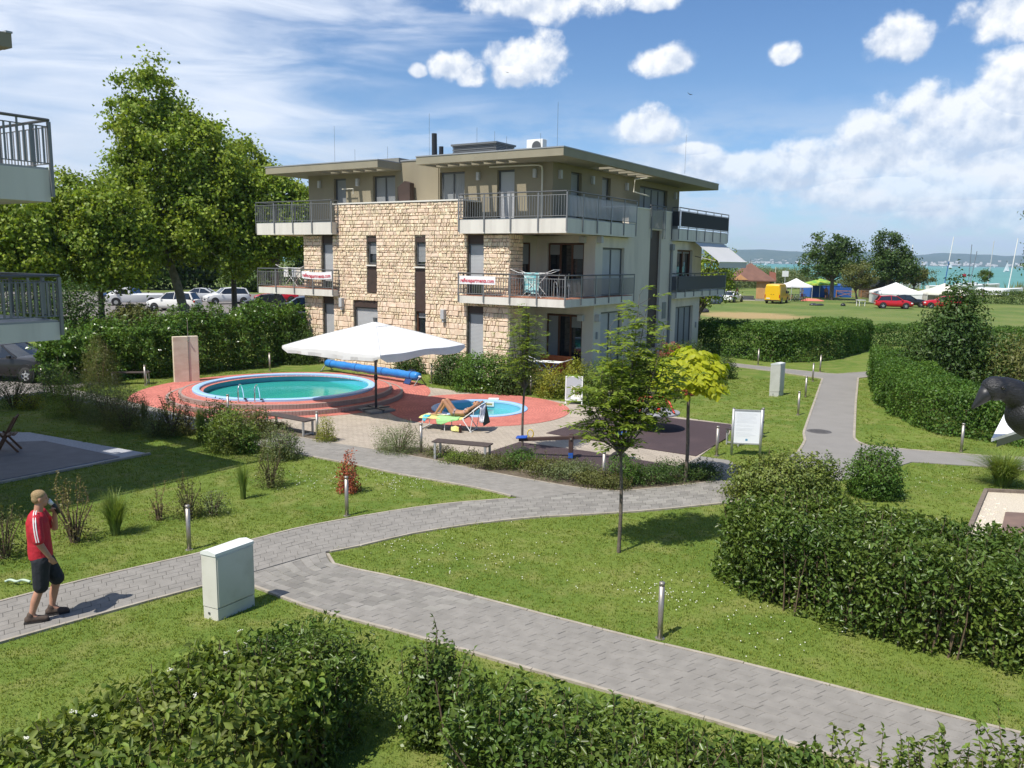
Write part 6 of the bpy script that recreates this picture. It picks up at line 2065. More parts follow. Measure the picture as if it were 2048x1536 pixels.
# --- travertine shower wall
tw = empty('shower_wall', (-12.95, 32.6, 0), R(32), 'pair of upright travertine slabs at the pool edge', 'shower wall')
m_trav = mat('travertine', (0.74, 0.65, 0.51), 0.75, (0.62, 0.52, 0.38), 1.6, bump=0.25, bscale=20, stretch=(1, 1, 2.2), dirt=((0.42, 0.27, 0.17), 2, 0.35))
MB().bbox(-0.47, 0.08, -0.12, 0.12, -0.05, 1.82, 0.01).build('slab', m_trav, tw)
MB().bbox(0.10, 0.47, -0.12, 0.12, -0.05, 1.82, 0.01).build('slab', m_trav, tw)
MB().tube([(0.09, -0.13, 0.0), (0.09, -0.13, 2.5)], 0.012, 6).build('shower_pipe', m_steel, tw)
MB().tube([(0.09, -0.13, 1.65), (0.09, -0.19, 1.65)], 0.03, 10).build('tap', m_chrome, tw)

# --- parasol
PB = (-4.45, 26.76)
par = empty('parasol', (PB[0], PB[1], 0), 0, 'large square white parasol over the plaza', 'parasol')
m_canvas = mat('white_canvas', (0.76, 0.76, 0.75), 0.85, (0.70, 0.70, 0.69), 1.5, bump=0.12, bscale=6, trans=0.10, tint=(1, 1, 1))
MB().tube([(0, 0, 0.05), (0, 0, 2.98)], 0.042, 16).build('pole', m_dark, par, True)
MB().tube([(0, 0, 1.05), (0, 0, 1.22)], 0.058, 16).build('crank_housing', m_black, par, True)
MB().tube([(0, 0, 2.95), (0, 0, 3.08)], [0.06, 0.075], 14).build('finial', m_dark, par)
nsd = 14
ph0 = R(12)
corner = [np.array([2.92 * math.cos(ph0 - math.pi / 2 + k * math.pi / 2), 2.92 * math.sin(ph0 - math.pi / 2 + k * math.pi / 2)]) for k in range(4)]
V, F = [], []
rows = 9
for k in range(4):
 a, b = corner[k], corner[(k + 1) % 4]
 for j in range(nsd):
  t = j / nsd
  e = a + (b - a) * t
  for r_ in range(rows + 1):
   f = 0.12 + 0.88 * r_ / rows
   sag = 0.02 * math.sin(math.pi * t) * f ** 2 - 0.03 * math.sin(2 * math.pi * t) ** 2 * f
   V.append((*(e * f), 2.93 - 0.74 * f + sag + 0.03 * math.sin(f * math.pi)))
  # valance
  rip = 0.03 * math.sin(t * 31) + 0.02 * math.sin(t * 57 + k)
  out = unit(e[None])[0] * rip
  cut = 0.22 + 0.03 * math.sin(t * 9 + k) - (0.13 if j in (0,) else 0)
  V.append((*(e * 1.005 + out * 0.4), V[-1][2] - cut * 0.5))
  V.append((*(e * 1.0 + out), V[-2][2] - cut))
kk = rows + 3
tot = 4 * nsd
for j in range(tot):
 j2 = (j + 1) % tot
 for r_ in range(kk - 1):
  F.append((j * kk + r_, j * kk + r_ + 1, j2 * kk + r_ + 1, j2 * kk + r_))
cn = smooth_by_angle(MB().add(V, F).build('canopy', m_canvas, par), 12)
for k in range(4):
 MB().tube([(*(corner[k] * f), 2.936 - 0.74 * f + 0.03 * math.sin(f * math.pi)) for f in np.linspace(0.12, 1, 9)], 0.009, 5).build('seam', mat('canvas_seam', (0.55, 0.55, 0.54), 0.9), cn)
V2 = [(0, 0, 2.96)]
for k in range(4):
 a, b = corner[k] * 0.17, corner[(k + 1) % 4] * 0.17
 V2 += [(*a, 2.825), (*((a + b) / 2), 2.835)]
MB().add(V2, [(0, 1 + j, 1 + (j + 1) % 8) for j in range(8)]).build('vent_cap', m_canvas, cn)
for k in range(4):
 for f in (0.0, 0.5):
  e = corner[k] * (1 - f) + corner[(k + 1) % 4] * f
  MB().tube([(e[0] * 0.03, e[1] * 0.03, 2.84), (*(e * 0.97), 2.13 + (0.0 if f == 0 else -0.06))], 0.012, 6).build('rib', m_dark, par)
base = MB()
for sx in (-1, 1):
 for sy in (-1, 1):
  base = MB().bbox(min(0.02 * sx, 0.46 * sx), max(0.02 * sx, 0.46 * sx), min(0.02 * sy, 0.46 * sy), max(0.02 * sy, 0.46 * sy), 0.02, 0.10, 0.012)
  o = base.build('base_slab', mat('concrete_slab', (0.26, 0.25, 0.23), 0.9, (0.20, 0.19, 0.175), 6), par)
  o.rotation_euler = (0, 0, R(40))
fr = MB()
fr.box(-0.5, 0.5, -0.03, 0.03, 0.101, 0.14)
fr.box(-0.03, 0.03, -0.5, -0.031, 0.101, 0.14)
fr.box(-0.03, 0.03, 0.031, 0.5, 0.101, 0.14)
o = fr.build('base_cross', m_dark, par)
o.rotation_euler = (0, 0, R(40))

# --- pool cover roller with a folded deck chair
ra, rb = np.array((-8.25,36.35)), np.array((-3.60,32.38))
rmid = (ra + rb) / 2
rl = np.linalg.norm(rb - ra)
rol = empty('cover_roller', (rmid[0], rmid[1], 0), math.atan2(rb[1] - ra[1], rb[0] - ra[0]), 'long blue pool cover rolled on its axle beside the house lawn', 'pool cover')
m_cover = mat('blue_cover_foil', (0.018, 0.17, 0.47), 0.42, (0.025, 0.21, 0.54), 3, bump=0.3, bscale=14)
segs = 46
prof = [(-rl / 2 + 0.12 + (rl - 0.24) * i / segs, 0.165 + 0.010 * math.sin(i * 0.9) + 0.008 * math.sin(i * 2.3)) for i in range(segs + 1)]
MB().tube([(x, 0, 0.36) for x, r_ in prof], [r_ for x, r_ in prof], 22).build('rolled_cover', m_cover, rol, True)
MB().tube([(-rl / 2, 0, 0.36), (rl / 2, 0, 0.36)], 0.04, 12).build('axle', m_white, rol, True)
for sx in (-1, 1):
 x = sx * (rl / 2 - 0.06)
 s_ = MB()
 s_.tube([(x, -0.32, 0.02), (x, 0, 0.36)], 0.02, 8)
 s_.tube([(x, 0.32, 0.02), (x, 0, 0.36)], 0.02, 8)
 s_.tube([(x, -0.36, 0.03), (x, 0.36, 0.03)], 0.018, 8)
 s_.build('stand', m_dark, rol)
for k in range(4):
 x = -rl / 2 + 0.5 + k * (rl - 1) / 3
 MB().lathe([(0.180, x - 0.02), (0.184, x), (0.180, x + 0.02)], 20).xf(Matrix.Translation((0, 0, 0.36)) @ Matrix.Rotation(R(90), 4, 'Y')).build('strap', mat('blue_strap', (0.01, 0.07, 0.25), 0.6), rol)
dc = empty('deck_chair', (*(-4.22,32.59), 0), rol.rotation_euler[2] - R(8), 'folded dark blue deck chair leaning on the blue roller', 'deck chair')
lean_ = Matrix.Rotation(R(-28), 4, 'X')
MB().bbox(-0.19, 0.19, -0.01, 0.01, 0.05, 0.62, 0.008).xf(lean_).build('fabric', mat('navy_fabric', (0.012, 0.045, 0.16), 0.8), dc)
for sx in (-1, 1):
 MB().tube([(sx * 0.21, 0, 0.0), (sx * 0.21, 0, 0.66)], 0.014, 8).xf(lean_).build('side_rail', mat('navy_tube', (0.01, 0.02, 0.06), 0.4), dc)
MB().tube([(-0.21, 0, 0.66), (0.21, 0, 0.66)], 0.014, 8).xf(lean_).build('top_rail', mat('navy_tube', (0.01, 0.02, 0.06), 0.4), dc)

# --- sun lounger
LZ = R(-16)
lou = empty('sun_lounger', (-2.62, 24.25, 0.02), LZ, 'white framed dark green sun lounger beside the paddling pool', 'sun lounger')
m_lgreen = mat('dark_green_fabric', (0.012, 0.035, 0.025), 0.8)
for sy in (-1, 1):
 y = sy * 0.30
 MB().tube([(0.02, y, 0.36), (1.38, y, 0.36)], 0.016, 10).build('side_rail', m_white, lou)
 MB().tube([(1.30, y, 0.36), (1.86, y, 0.80)], 0.014, 10).build('back_rail', m_white, lou)
 for x0, x1 in ((0.10, 0.06), (0.78, 0.78), (1.52, 1.60)):
  MB().tube([(x0 if x0 < 1.5 else 1.34, y, 0.36), (x1, y, 0.0)], 0.014, 8).build('leg', m_white, lou)
 MB().tube([(1.68, y, 0.64), (1.56, y, 0.0)], 0.011, 8).build('brace', m_white, lou)
for x0, z0 in ((0.06, 0.02), (1.58, 0.02)):
 MB().tube([(x0, -0.3, z0), (x0, 0.3, z0)], 0.013, 8).build('foot_bar', m_white, lou)
MB().box(0.04, 1.34, -0.285, 0.285, 0.352, 0.362).build('seat_fabric', m_lgreen, lou)
bk = MB().box(0, 0.74, -0.285, 0.285, -0.006, 0.006)
bk.xf(Matrix.Translation((1.31, 0, 0.362)) @ Matrix.Rotation(-math.atan2(0.44, 0.56), 4, 'Y')).build('back_fabric', m_lgreen, lou)
MB().add([(1.85, -0.30, 0.79), (1.85, 0.30, 0.79), (1.98, 0.32, 0.22), (1.98, -0.32, 0.22)], [(0, 1, 2, 3), (3, 2, 1, 0)][:1]).build('back_flap', m_lgreen, lou)

def draped(name, outline, m, label, cat='towel', parent_rot=LZ, seed=1, thick=0.012):
 """cloth given as rows of points in lounger coordinates"""
 rg = np.random.default_rng(seed)
 rows_, cols = len(outline), len(outline[0])
 A = np.array(outline, float)
 fine = 5
 U = np.linspace(0, rows_ - 1, (rows_ - 1) * fine + 1)
 Vv = np.linspace(0, cols - 1, (cols - 1) * fine + 1)
 out = []
 for u in U:
  i = min(int(u), rows_ - 2)
  f = u - i
  row = A[i] * (1 - f) + A[i + 1] * f
  for v in Vv:
   j = min(int(v), cols - 2)
   g = v - j
   p = row[j] * (1 - g) + row[j + 1] * g
   out.append(p + rg.normal(0, 0.004, 3))
 nv = len(Vv)
 F = [(a * nv + b, a * nv + b + 1, (a + 1) * nv + b + 1, (a + 1) * nv + b) for a in range(len(U) - 1) for b in range(nv - 1)]
 o = link(name, fast_mesh(name, out, F, True), m)
 o.location = lou.location
 o.rotation_euler = lou.rotation_euler
 md = o.modifiers.new('thickness', 'SOLIDIFY')
 md.thickness = thick
 return tag(o, label, cat)

m_ytow = mat('yellow_towel', (0.62, 0.58, 0.18), 0.95, (0.68, 0.66, 0.28), 6, bump=0.5, bscale=80)
m_gtow = mat('green_towel', (0.30, 0.58, 0.22), 0.95, (0.36, 0.64, 0.28), 6, bump=0.5, bscale=80)
draped('towel', [[(0.0, 0.33, 0.36), (0.0, 0.0, 0.382), (0.0, -0.31, 0.38), (-0.02, -0.33, 0.33)], [(0.5, 0.33, 0.36), (0.5, 0, 0.382), (0.5, -0.31, 0.38), (0.5, -0.34, 0.35)], [(1.0, 0.33, 0.36), (1.0, 0, 0.385), (1.0, -0.31, 0.382), (1.0, -0.34, 0.34)], [(1.34, 0.33, 0.39), (1.34, 0, 0.40), (1.34, -0.3, 0.39), (1.34, -0.32, 0.37)]], m_ytow, 'yellow towel spread on the sun lounger', seed=2)
draped('towel', [[(0.52, -0.05, 0.40), (0.52, -0.30, 0.40), (0.54, -0.36, 0.30), (0.57, -0.37, 0.20)], [(0.75, -0.02, 0.402), (0.75, -0.31, 0.402), (0.75, -0.37, 0.30), (0.72, -0.38, 0.19)], [(0.95, -0.05, 0.402), (0.98, -0.31, 0.402), (1.0, -0.36, 0.36), (0.90, -0.38, 0.28)], [(1.2, -0.05, 0.402), (1.22, -0.31, 0.40), (1.24, -0.34, 0.375), (1.22, -0.35, 0.35)]], m_gtow, 'light green towel hanging over the near side of the lounger', seed=3)
draped('towel', [[(1.62, -0.30, 0.645), (1.84, -0.31, 0.815), (1.90, -0.33, 0.70), (1.86, -0.345, 0.33)], [(1.66, -0.1, 0.68), (1.86, -0.1, 0.825), (1.93, -0.18, 0.72), (1.95, -0.345, 0.32)], [(1.68, 0.2, 0.70), (1.87, 0.22, 0.825), (1.94, 0.0, 0.75), (1.99, -0.34, 0.36)]], mat('white_towel', (0.78, 0.77, 0.80), 0.95, bump=0.5, bscale=70), 'white towel hung over the head end of the lounger', seed=4)
draped('cloth', [[(0.10, -0.1, 0.405), (0.10, -0.3, 0.40), (0.11, -0.36, 0.30)], [(0.2, -0.1, 0.405), (0.2, -0.3, 0.40), (0.17, -0.36, 0.24)], [(0.28, -0.1, 0.405), (0.27, -0.3, 0.40), (0.20, -0.36, 0.30)]], mat('turquoise_cloth', (0.06, 0.45, 0.60), 0.9), 'small turquoise cloth at the foot end of the lounger', 'cloth', seed=5)
ba = draped('cloth', [[(1.0, -0.30, 0.12), (1.0, -0.36, 0.16), (1.02, -0.40, 0.05)], [(1.15, -0.26, 0.16), (1.15, -0.36, 0.20), (1.16, -0.42, 0.05)], [(1.30, -0.28, 0.10), (1.3, -0.36, 0.14), (1.28, -0.40, 0.03)]], m_ytow, 'yellow cloth bundle under the sun lounger', 'cloth', seed=6)
ba.location = (lou.location[0], lou.location[1], 0.0)
bag = empty('drink_can', (0, 0, 0), 0, 'dark red bottle on the ground beside the lounger', 'bottle')
cz, sz = rot2(LZ)
bx_, by_ = lou.location[0] + 1.30 * cz + 0.40 * sz, lou.location[1] + 1.30 * sz - 0.40 * cz
bag.location = (bx_, by_, 0.02)
bag.name = 'bottle'
MB().lathe([(0.0, 0.0), (0.045, 0.0), (0.045, 0.14), (0.018, 0.19), (0.018, 0.225), (0, 0.225)], 14).build('body', mat('dark_red_glass', (0.05, 0.012, 0.012), 0.2), bag, True)
MB().tube([(0, 0, 0.225), (0, 0, 0.245)], 0.02, 10).build('cap', m_white, bag)

# --- notice board and advertising board
nb0, nb1 = np.array((5.79, 21.25)), np.array((6.50, 21.14))
nbd = nb1 - nb0
nbw = np.linalg.norm(nbd)
nbo = empty('notice_board', (nb0[0], nb0[1], 0), math.atan2(nbd[1], nbd[0]), 'white notice board on two grey posts beside the rubber mat', 'notice board')
for x in (0, nbw):
 MB().tube([(x, 0, -0.05), (x, 0, 1.24)], 0.034, 14).build('post', m_benchleg, nbo, True)
 MB().tube([(x, 0, 1.24), (x, 0, 1.255)], 0.036, 14).build('post_cap', m_steel, nbo)
MB().bbox(0.035, nbw - 0.035, -0.012, 0.012, 0.34, 1.20, 0.004).build('panel', mat('board_white', (0.84, 0.85, 0.86), 0.4), nbo)
for z in (0.325, 1.205):
 MB().box(0.03, nbw - 0.03, -0.02, 0.02, z - 0.018, z + 0.018).build('frame_rail', m_benchleg, nbo)
tx = MB()
rg_ = np.random.default_rng(4)
z = 1.12
while z > 0.50:
 w = rg_.uniform(0.3, 0.52)
 tx.box(0.08, 0.08 + w, -0.0142, -0.0132, z, z + 0.009)
 z -= 0.03 if rg_.random() < 0.8 else 0.06
tag(tx.build('print', mat('faint_grey_print', (0.76, 0.775, 0.79), 0.6), nbo), kind='stuff')
MB().box(nbw / 2 - 0.028, nbw / 2 + 0.028, -0.0145, -0.0130, 0.40, 0.455).build('emblem', mat('blue_emblem', (0.12, 0.30, 0.45), 0.5), nbo)
ab = empty('advertising_board', (*(2.16,28.52), 0), R(-6), 'white framed folding advertising board with an ice cream poster', 'advertising board')
m_abgrey = mat('board_grey', (0.40, 0.41, 0.42), 0.6)
for sgn in (1, -1):
 face = empty('face')
 face.parent = ab
 face.location = (0, 0.33 * (0 if sgn == 1 else 1), 0)
 tl = Matrix.Rotation(R(-9 * sgn), 4, 'X')
 MB().bbox(-0.27, 0.27, -0.008, 0.008, 0.18, 0.98, 0.003).xf(tl).build('panel', m_abgrey, face)
 for x in (-0.285, 0.285):
  MB().box(x - 0.018, x + 0.018, -0.016, 0.016, 0.0, 1.0).xf(tl).build('frame_side', m_white, face)
 for z_ in (0.17, 0.985):
  MB().box(-0.266, 0.266, -0.016, 0.016, z_ - 0.018, z_ + 0.018).xf(tl).build('frame_rail', m_white, face)
 if sgn == 1:
  po = MB().box(-0.10, 0.262, -0.0115, -0.0095, 0.20, 0.66).xf(tl).build('poster', mat('poster_paper', (0.80, 0.78, 0.74), 0.6), face)
  prt = [((-0.04, 0.56), 0.05, (0.75, 0.30, 0.34)), ((0.05, 0.50), 0.035, (0.80, 0.45, 0.42)), ((0.15, 0.56), 0.045, (0.55, 0.42, 0.15)), ((0.14, 0.46), 0.05, (0.85, 0.55, 0.55)), ((0.2, 0.52), 0.03, (0.35, 0.25, 0.12))]
  for (cx_, cz_), r_, c_ in prt:
   MB().lathe([(0, 0), (r_, 0)], 18).xf(tl @ Matrix.Translation((cx_, -0.0125 - 0.0004 * prt.index(((cx_, cz_), r_, c_)), cz_)) @ Matrix.Rotation(R(90), 4, 'X')).build('picture', mat('poster_ink_%d' % prt.index(((cx_, cz_), r_, c_)), c_, 0.6), po)
  MB().box(0.02, 0.25, -0.0128, -0.0118, 0.37, 0.395).xf(tl).build('picture', mat('poster_ink_brown', (0.30, 0.22, 0.06), 0.6), po)
  for k in range(4):
   MB().box(0.03 + k * 0.06, 0.06 + k * 0.06, -0.0128, -0.0118, 0.28, 0.34).xf(tl).build('picture', mat('poster_ink_green', (0.35, 0.38, 0.16), 0.6), po)

# --- spinning disc
SD = (4.25, 24.35)
spn = empty('spinning_disc', (SD[0], SD[1], 0.034), 0, 'grey playground spinning disc with red grab bars', 'playground ride')
MB().lathe([(0, 0.56), (0.72, 0.56), (0.765, 0.545), (0.775, 0.52), (0.76, 0.495), (0.70, 0.485), (0, 0.485)], 56).build('disc', mat('grey_disc', (0.30, 0.30, 0.31), 0.55, (0.26, 0.26, 0.27), 3), spn, True)
smooth_by_angle(spn.children[0])
MB().lathe([(0.12, 0.49), (0.12, 0.10), (0.20, 0.03), (0.20, 0.0)], 24).build('pedestal', m_black, spn, True)
m_redbar = mat('red_bar_paint', (0.60, 0.035, 0.02), 0.35)
for sgn in (-1, 1):
 x = sgn * 0.42
 pts = [(x * 1.25, -0.52, 0.555), (x * 0.95, -0.30, 0.86), (x * 0.85, -0.12, 0.98), (x * 0.85, 0.15, 0.98), (x * 0.95, 0.33, 0.86), (x * 1.25, 0.52, 0.555)]
 MB().tube(smooth_line(pts, 26, 1), 0.026, 10).build('grab_bar', m_redbar, spn, True)
MB().tube([(-0.36, 0.1, 0.975), (0.0, 0.16, 0.93), (0.36, 0.1, 0.975)], 0.024, 10).build('cross_bar', m_redbar, spn, True)
MB().lathe([(0, 0.80), (0.05, 0.79), (0.06, 0.62), (0.075, 0.555)], 16, (0.12, -0.1)).build('centre_post', m_redbar, spn, True)

# --- seesaw
sw0, sw1 = np.array((0.25,20.31)), np.array((2.85,20.79))
swm = np.array((1.52, 20.55))
see = empty('seesaw', (swm[0], swm[1], 0.034), R(-7), 'wooden seesaw with blue seats and yellow handles on the rubber mat', 'seesaw')
m_beam = mat('dark_stained_wood', (0.055, 0.030, 0.024), 0.6, (0.08, 0.045, 0.035), 4, stretch=(0.4, 6, 6))
tilt = Matrix.Translation((0, 0, 0.52)) @ Matrix.Rotation(R(-4.5), 4, 'Y')
MB().bbox(-1.34, 1.34, -0.045, 0.045, -0.04, 0.05, 0.012).xf(tilt).build('beam', m_beam, see)
for sy in (-1, 1):
 MB().bbox(-0.055, 0.055, sy * 0.10 - 0.045, sy * 0.10 + 0.045, 0.0, 0.60, 0.012).build('pivot_post', m_beam, see)
 MB().bbox(-0.058, 0.058, sy * 0.10 - 0.048, sy * 0.10 + 0.048, 0.02, 0.16, 0.006).build('post_shoe', mat('blue_paint', (0.02, 0.10, 0.40), 0.4), see)
MB().tube([(0, -0.17, 0.52), (0, 0.17, 0.52)], 0.025, 10).build('axle', m_steel, see)
for sx in (-1, 1):
 MB().bbox(sx * 1.26 - 0.14, sx * 1.26 + 0.14, -0.13, 0.13, 0.05, 0.085, 0.015).xf(tilt).build('seat', mat('blue_seat_plastic', (0.02, 0.09, 0.42), 0.4), see)
 ring = [(sx * 1.03 + 0.075 * math.cos(t), 0.0, 0.15 + 0.10 * math.sin(t)) for t in np.linspace(-1.2, math.pi + 1.2, 16)]
 MB().tube(ring, 0.014, 8).xf(tilt).build('handle', mat('yellow_plastic', (0.65, 0.45, 0.04), 0.4), see, True)
 ty = MB()
 V, F = [], []
 for i in range(17):
  t = math.pi * i / 16
  c = (math.cos(t) * 0.20, math.sin(t) * 0.20)
  for j in range(10):
   p = 2 * math.pi * j / 10
   rr = 0.20 + 0.065 * math.cos(p)
   V.append((sx * 1.22 + math.cos(t) * rr, 0.075 * math.sin(p), math.sin(t) * rr - 0.03))
 for i in range(16):
  for j in range(10):
   F.append((i * 10 + j, i * 10 + (j + 1) % 10, (i + 1) * 10 + (j + 1) % 10, (i + 1) * 10 + j))
 ty.add(V, F).build('tyre_buffer', m_rubber, see, True)

# --- banners and balcony things of the apartment building (facade coordinates)
HR = Matrix.Translation((BO[0], BO[1], 0)) @ Matrix.Rotation(R(-33), 4, 'Z')

def on_house(name, s, t, z, label, cat, rz=0.0):
 o = empty(name, (0, 0, 0), 0, label, cat)
 p = HR @ Vector((-s, t, z))
 o.location = p
 o.rotation_euler = (0, 0, R(-33) + rz)
 return o

def text_mesh(body, size):
 cu = bpy.data.curves.new('lettering', 'FONT')
 cu.body = body
 cu.size = size
 cu.align_x = 'CENTER'
 cu.align_y = 'CENTER'
 cu.offset = 0.004
 ob = bpy.data.objects.new('lettering', cu)
 C.objects.link(ob)
 bpy.context.view_layer.update()
 me = bpy.data.meshes.new_from_object(ob.evaluated_get(bpy.context.evaluated_depsgraph_get()))
 bpy.data.objects.remove(ob)
 return me

m_ban = mat('banner_vinyl', (0.80, 0.79, 0.80), 0.6)
m_banred = mat('banner_red', (0.55, 0.03, 0.06), 0.6)
for (s, z, w, lab, sag) in ((4.08, 4.15, 1.78, 'white banner reading reflexapartments.com on the corner balcony rail', 0.0), (13.25, 4.17, 1.95, 'white banner with red lettering on the left balcony rail', 0.05)):
 bn = on_house('banner', s, -0.06, z, lab, 'banner')
 n = 16
 V, F = [], []
 for i in range(n + 1):
  x = -w / 2 + w * i / n
  d = -sag * math.sin(math.pi * i / n)
  for zz in (-0.165, 0.165):
   V.append((x, -0.004 + 0.006 * math.sin(i * 1.3), zz + d))
 for i in range(n):
  F.append((2 * i, 2 * i + 2, 2 * i + 3, 2 * i + 1))
 MB().add(V, F).build('sheet', m_ban, bn)
 me = text_mesh('reflexapartments.com', 0.20)
 xs_ = np.array([v.co.x for v in me.vertices])
 sc = (w * 0.93) / (xs_.max() - xs_.min())
 for v in me.vertices:
  x = v.co.x * sc
  d = -sag * math.sin(math.pi * (x + w / 2) / w)
  v.co = (x, -0.016, v.co.y * sc * 1.15 + d - 0.02)
 link('lettering', me, m_banred, bn)

def drying_rack(o, L=1.2, w=0.5, h=0.95, m=None, legm=None):
 m = m or m_white
 for y in (-w / 2, w / 2):
  MB().tube([(-L / 2, y, h), (L / 2, y, h)], 0.012, 6).build('top_rail', m, o)
 wires = MB()
 for k in range(9):
  y = -w / 2 + w * (k + 0.5) / 9
  wires.tube([(-L / 2, y, h), (L / 2, y, h)], 0.004, 4)
 tag(wires.build('wires', m, o), kind='stuff')
 for sx in (-1, 1):
  MB().tube([(sx * L / 2, -w / 2, h), (sx * L / 2, w / 2, h)], 0.012, 6).build('end_rail', m, o)
  wg = MB().tube([(sx * L / 2, -w / 2, h), (sx * (L / 2 + 0.4), -w / 2, h + 0.14), (sx * (L / 2 + 0.4), w / 2, h + 0.14), (sx * L / 2, w / 2, h)], 0.010, 6)
  wg.build('wing', m, o)
  for sy in (-1, 1):
   MB().tube([(sx * L * 0.38, sy * w / 2, h), (-sx * L * 0.38, sy * w / 2, 0.0)], 0.012, 6).build('leg', legm or m, o)

dr = on_house('drying_rack', 1.75, 0.62, ZT1 + 0.03, 'white drying rack on the corner balcony', 'drying rack')
drying_rack(dr)
tw2 = on_house('beach_towel', 1.75, 0.35, ZT1 + 0.03, 'turquoise patterned beach towel over the balcony drying rack', 'towel')
V, F = [], []
for i in range(13):
 x = -0.36 + 0.72 * i / 12
 for j in range(9):
  z_ = 0.97 - 0.80 * j / 8
  V.append((x * (1 - 0.12 * j / 8), 0.02 - 0.02 * math.sin(j) + 0.02 * math.sin(i * 1.1 + j * 0.3), z_ + 0.03 * math.sin(i * 0.6) * (j / 8)))
for i in range(12):
 for j in range(8):
  F.append((i * 9 + j, i * 9 + j + 1, (i + 1) * 9 + j + 1, (i + 1) * 9 + j))
MB().add(V, F).build('cloth', mat('turquoise_print', (0.06, 0.36, 0.42), 0.9, (0.55, 0.72, 0.66), 7, stretch=(0.6, 1, 2.5)), tw2, True)

def tube_chair(o, m, seatm):
 for sy in (-1, 1):
  MB().tube(smooth_line([(0.24, sy * 0.24, 0), (0.18, sy * 0.24, 0.44), (0.2, sy * 0.25, 0.62), (-0.2, sy * 0.25, 0.64), (-0.3, sy * 0.22, 0.0)], 20, 1), 0.013, 6).build('side_frame', m, o)
  MB().tube([(-0.16, sy * 0.2, 0.42), (-0.30, sy * 0.2, 0.95)], 0.013, 6).build('back_post', m, o)
 MB().bbox(-0.2, 0.22, -0.22, 0.22, 0.41, 0.44, 0.01).build('seat', seatm, o)
 MB().add([(-0.17, -0.2, 0.46), (-0.17, 0.2, 0.46), (-0.30, 0.2, 0.95), (-0.30, -0.2, 0.95)], [(0, 1, 2, 3)]).build('backrest', seatm, o)

m_alu = mat('aluminium_tube', (0.55, 0.55, 0.55), 0.35, metal=0.7)
tube_chair(on_house('garden_chair', 0.62, 0.75, ZT1 + 0.03, 'aluminium tube chair on the corner balcony right of the towel', 'chair', R(140)), m_alu, mat('chair_mesh_dark', (0.02, 0.02, 0.025), 0.8))
tube_chair(on_house('garden_chair', 2.45, 1.2, ZT1 + 0.03, 'dark chair on the corner balcony left of the towel', 'chair', R(30)), m_dark, mat('chair_mesh_dark', (0.02, 0.02, 0.025), 0.8))
wd = on_house('side_table', 1.0, 1.6, ZT1 + 0.03, 'small dark table on the corner balcony', 'table')
MB().bbox(-0.4, 0.4, -0.4, 0.4, 0.68, 0.72, 0.01).build('table_top', m_dark, wd)
for sx in (-1, 1):
 for sy in (-1, 1):
  MB().tube([(sx * 0.34, sy * 0.34, 0), (sx * 0.34, sy * 0.34, 0.68)], 0.015, 6).build('leg', m_dark, wd)
d2 = on_house('drying_rack', 15.6, 0.75, ZT1 + 0.03, 'white drying rack with laundry on the left balcony', 'drying rack')
drying_rack(d2, 1.3, 0.5, 0.92)
for k, (x, c_) in enumerate(((-0.45, (0.75, 0.75, 0.74)), (0.1, (0.55, 0.58, 0.62)), (0.42, (0.78, 0.74, 0.66)))):
 V, F = [], []
 for i in range(5):
  for j in range(4):
   V.append((x - 0.14 + 0.07 * i, -0.14 - 0.01 * math.sin(i + j), 0.93 - 0.15 * j))
 F = [(i * 4 + j, i * 4 + j + 1, (i + 1) * 4 + j + 1, (i + 1) * 4 + j) for i in range(4) for j in range(3)]
 tag(MB().add(V, F).build('laundry', mat('laundry_%d' % k, c_, 0.9), d2, True))
dish = on_house('satellite_dish', 14.1, 0.12, ZT1 + 0.62, 'white satellite dish on the left balcony rail', 'satellite dish')
MB().lathe([(0.0, 0.05), (0.12, 0.03), (0.22, 0.0)], 20).xf(Matrix.Rotation(R(70), 4, 'X')).build('reflector', m_white, dish, True)
MB().tube([(0, 0, -0.55), (0, 0.03, 0)], 0.015, 6).build('mast', m_rail, dish)
# terrace below the corner: orange settee and blue-legged rack
MB_ = MB()
t0 = MB().prism([(-3.0, 0.4), (0.2, 0.4), (0.2, 3.0), (-3.0, 3.0)], 0.0, 0.06)
t0.xf(HR)
tag(t0.build('terrace', m_terr), kind='structure')
so_ = on_house('settee', 1.75, 2.1, 0.06, 'orange garden settee on the ground floor terrace', 'settee')
m_or = mat('orange_cushion', (0.42, 0.10, 0.03), 0.8, (0.48, 0.13, 0.04), 4)
MB().bbox(-0.75, 0.75, -0.35, 0.35, 0.28, 0.46, 0.04).build('seat', m_or, so_)
MB().bbox(-0.75, 0.75, 0.26, 0.40, 0.46, 0.98, 0.05).build('backrest', m_or, so_)
for sx in (-1, 1):
 for sy in (-1, 1):
  MB().box(sx * 0.68 - 0.03, sx * 0.68 + 0.03, sy * 0.3 - 0.03, sy * 0.3 + 0.03, 0, 0.28).build('leg', m_dark, so_)
d3 = on_house('drying_rack', 1.15, 0.75, 0.06, 'white drying rack with blue legs on the ground floor terrace', 'drying rack', R(8))
drying_rack(d3, 1.15, 0.5, 0.92, legm=mat('blue_leg', (0.03, 0.08, 0.30), 0.4))

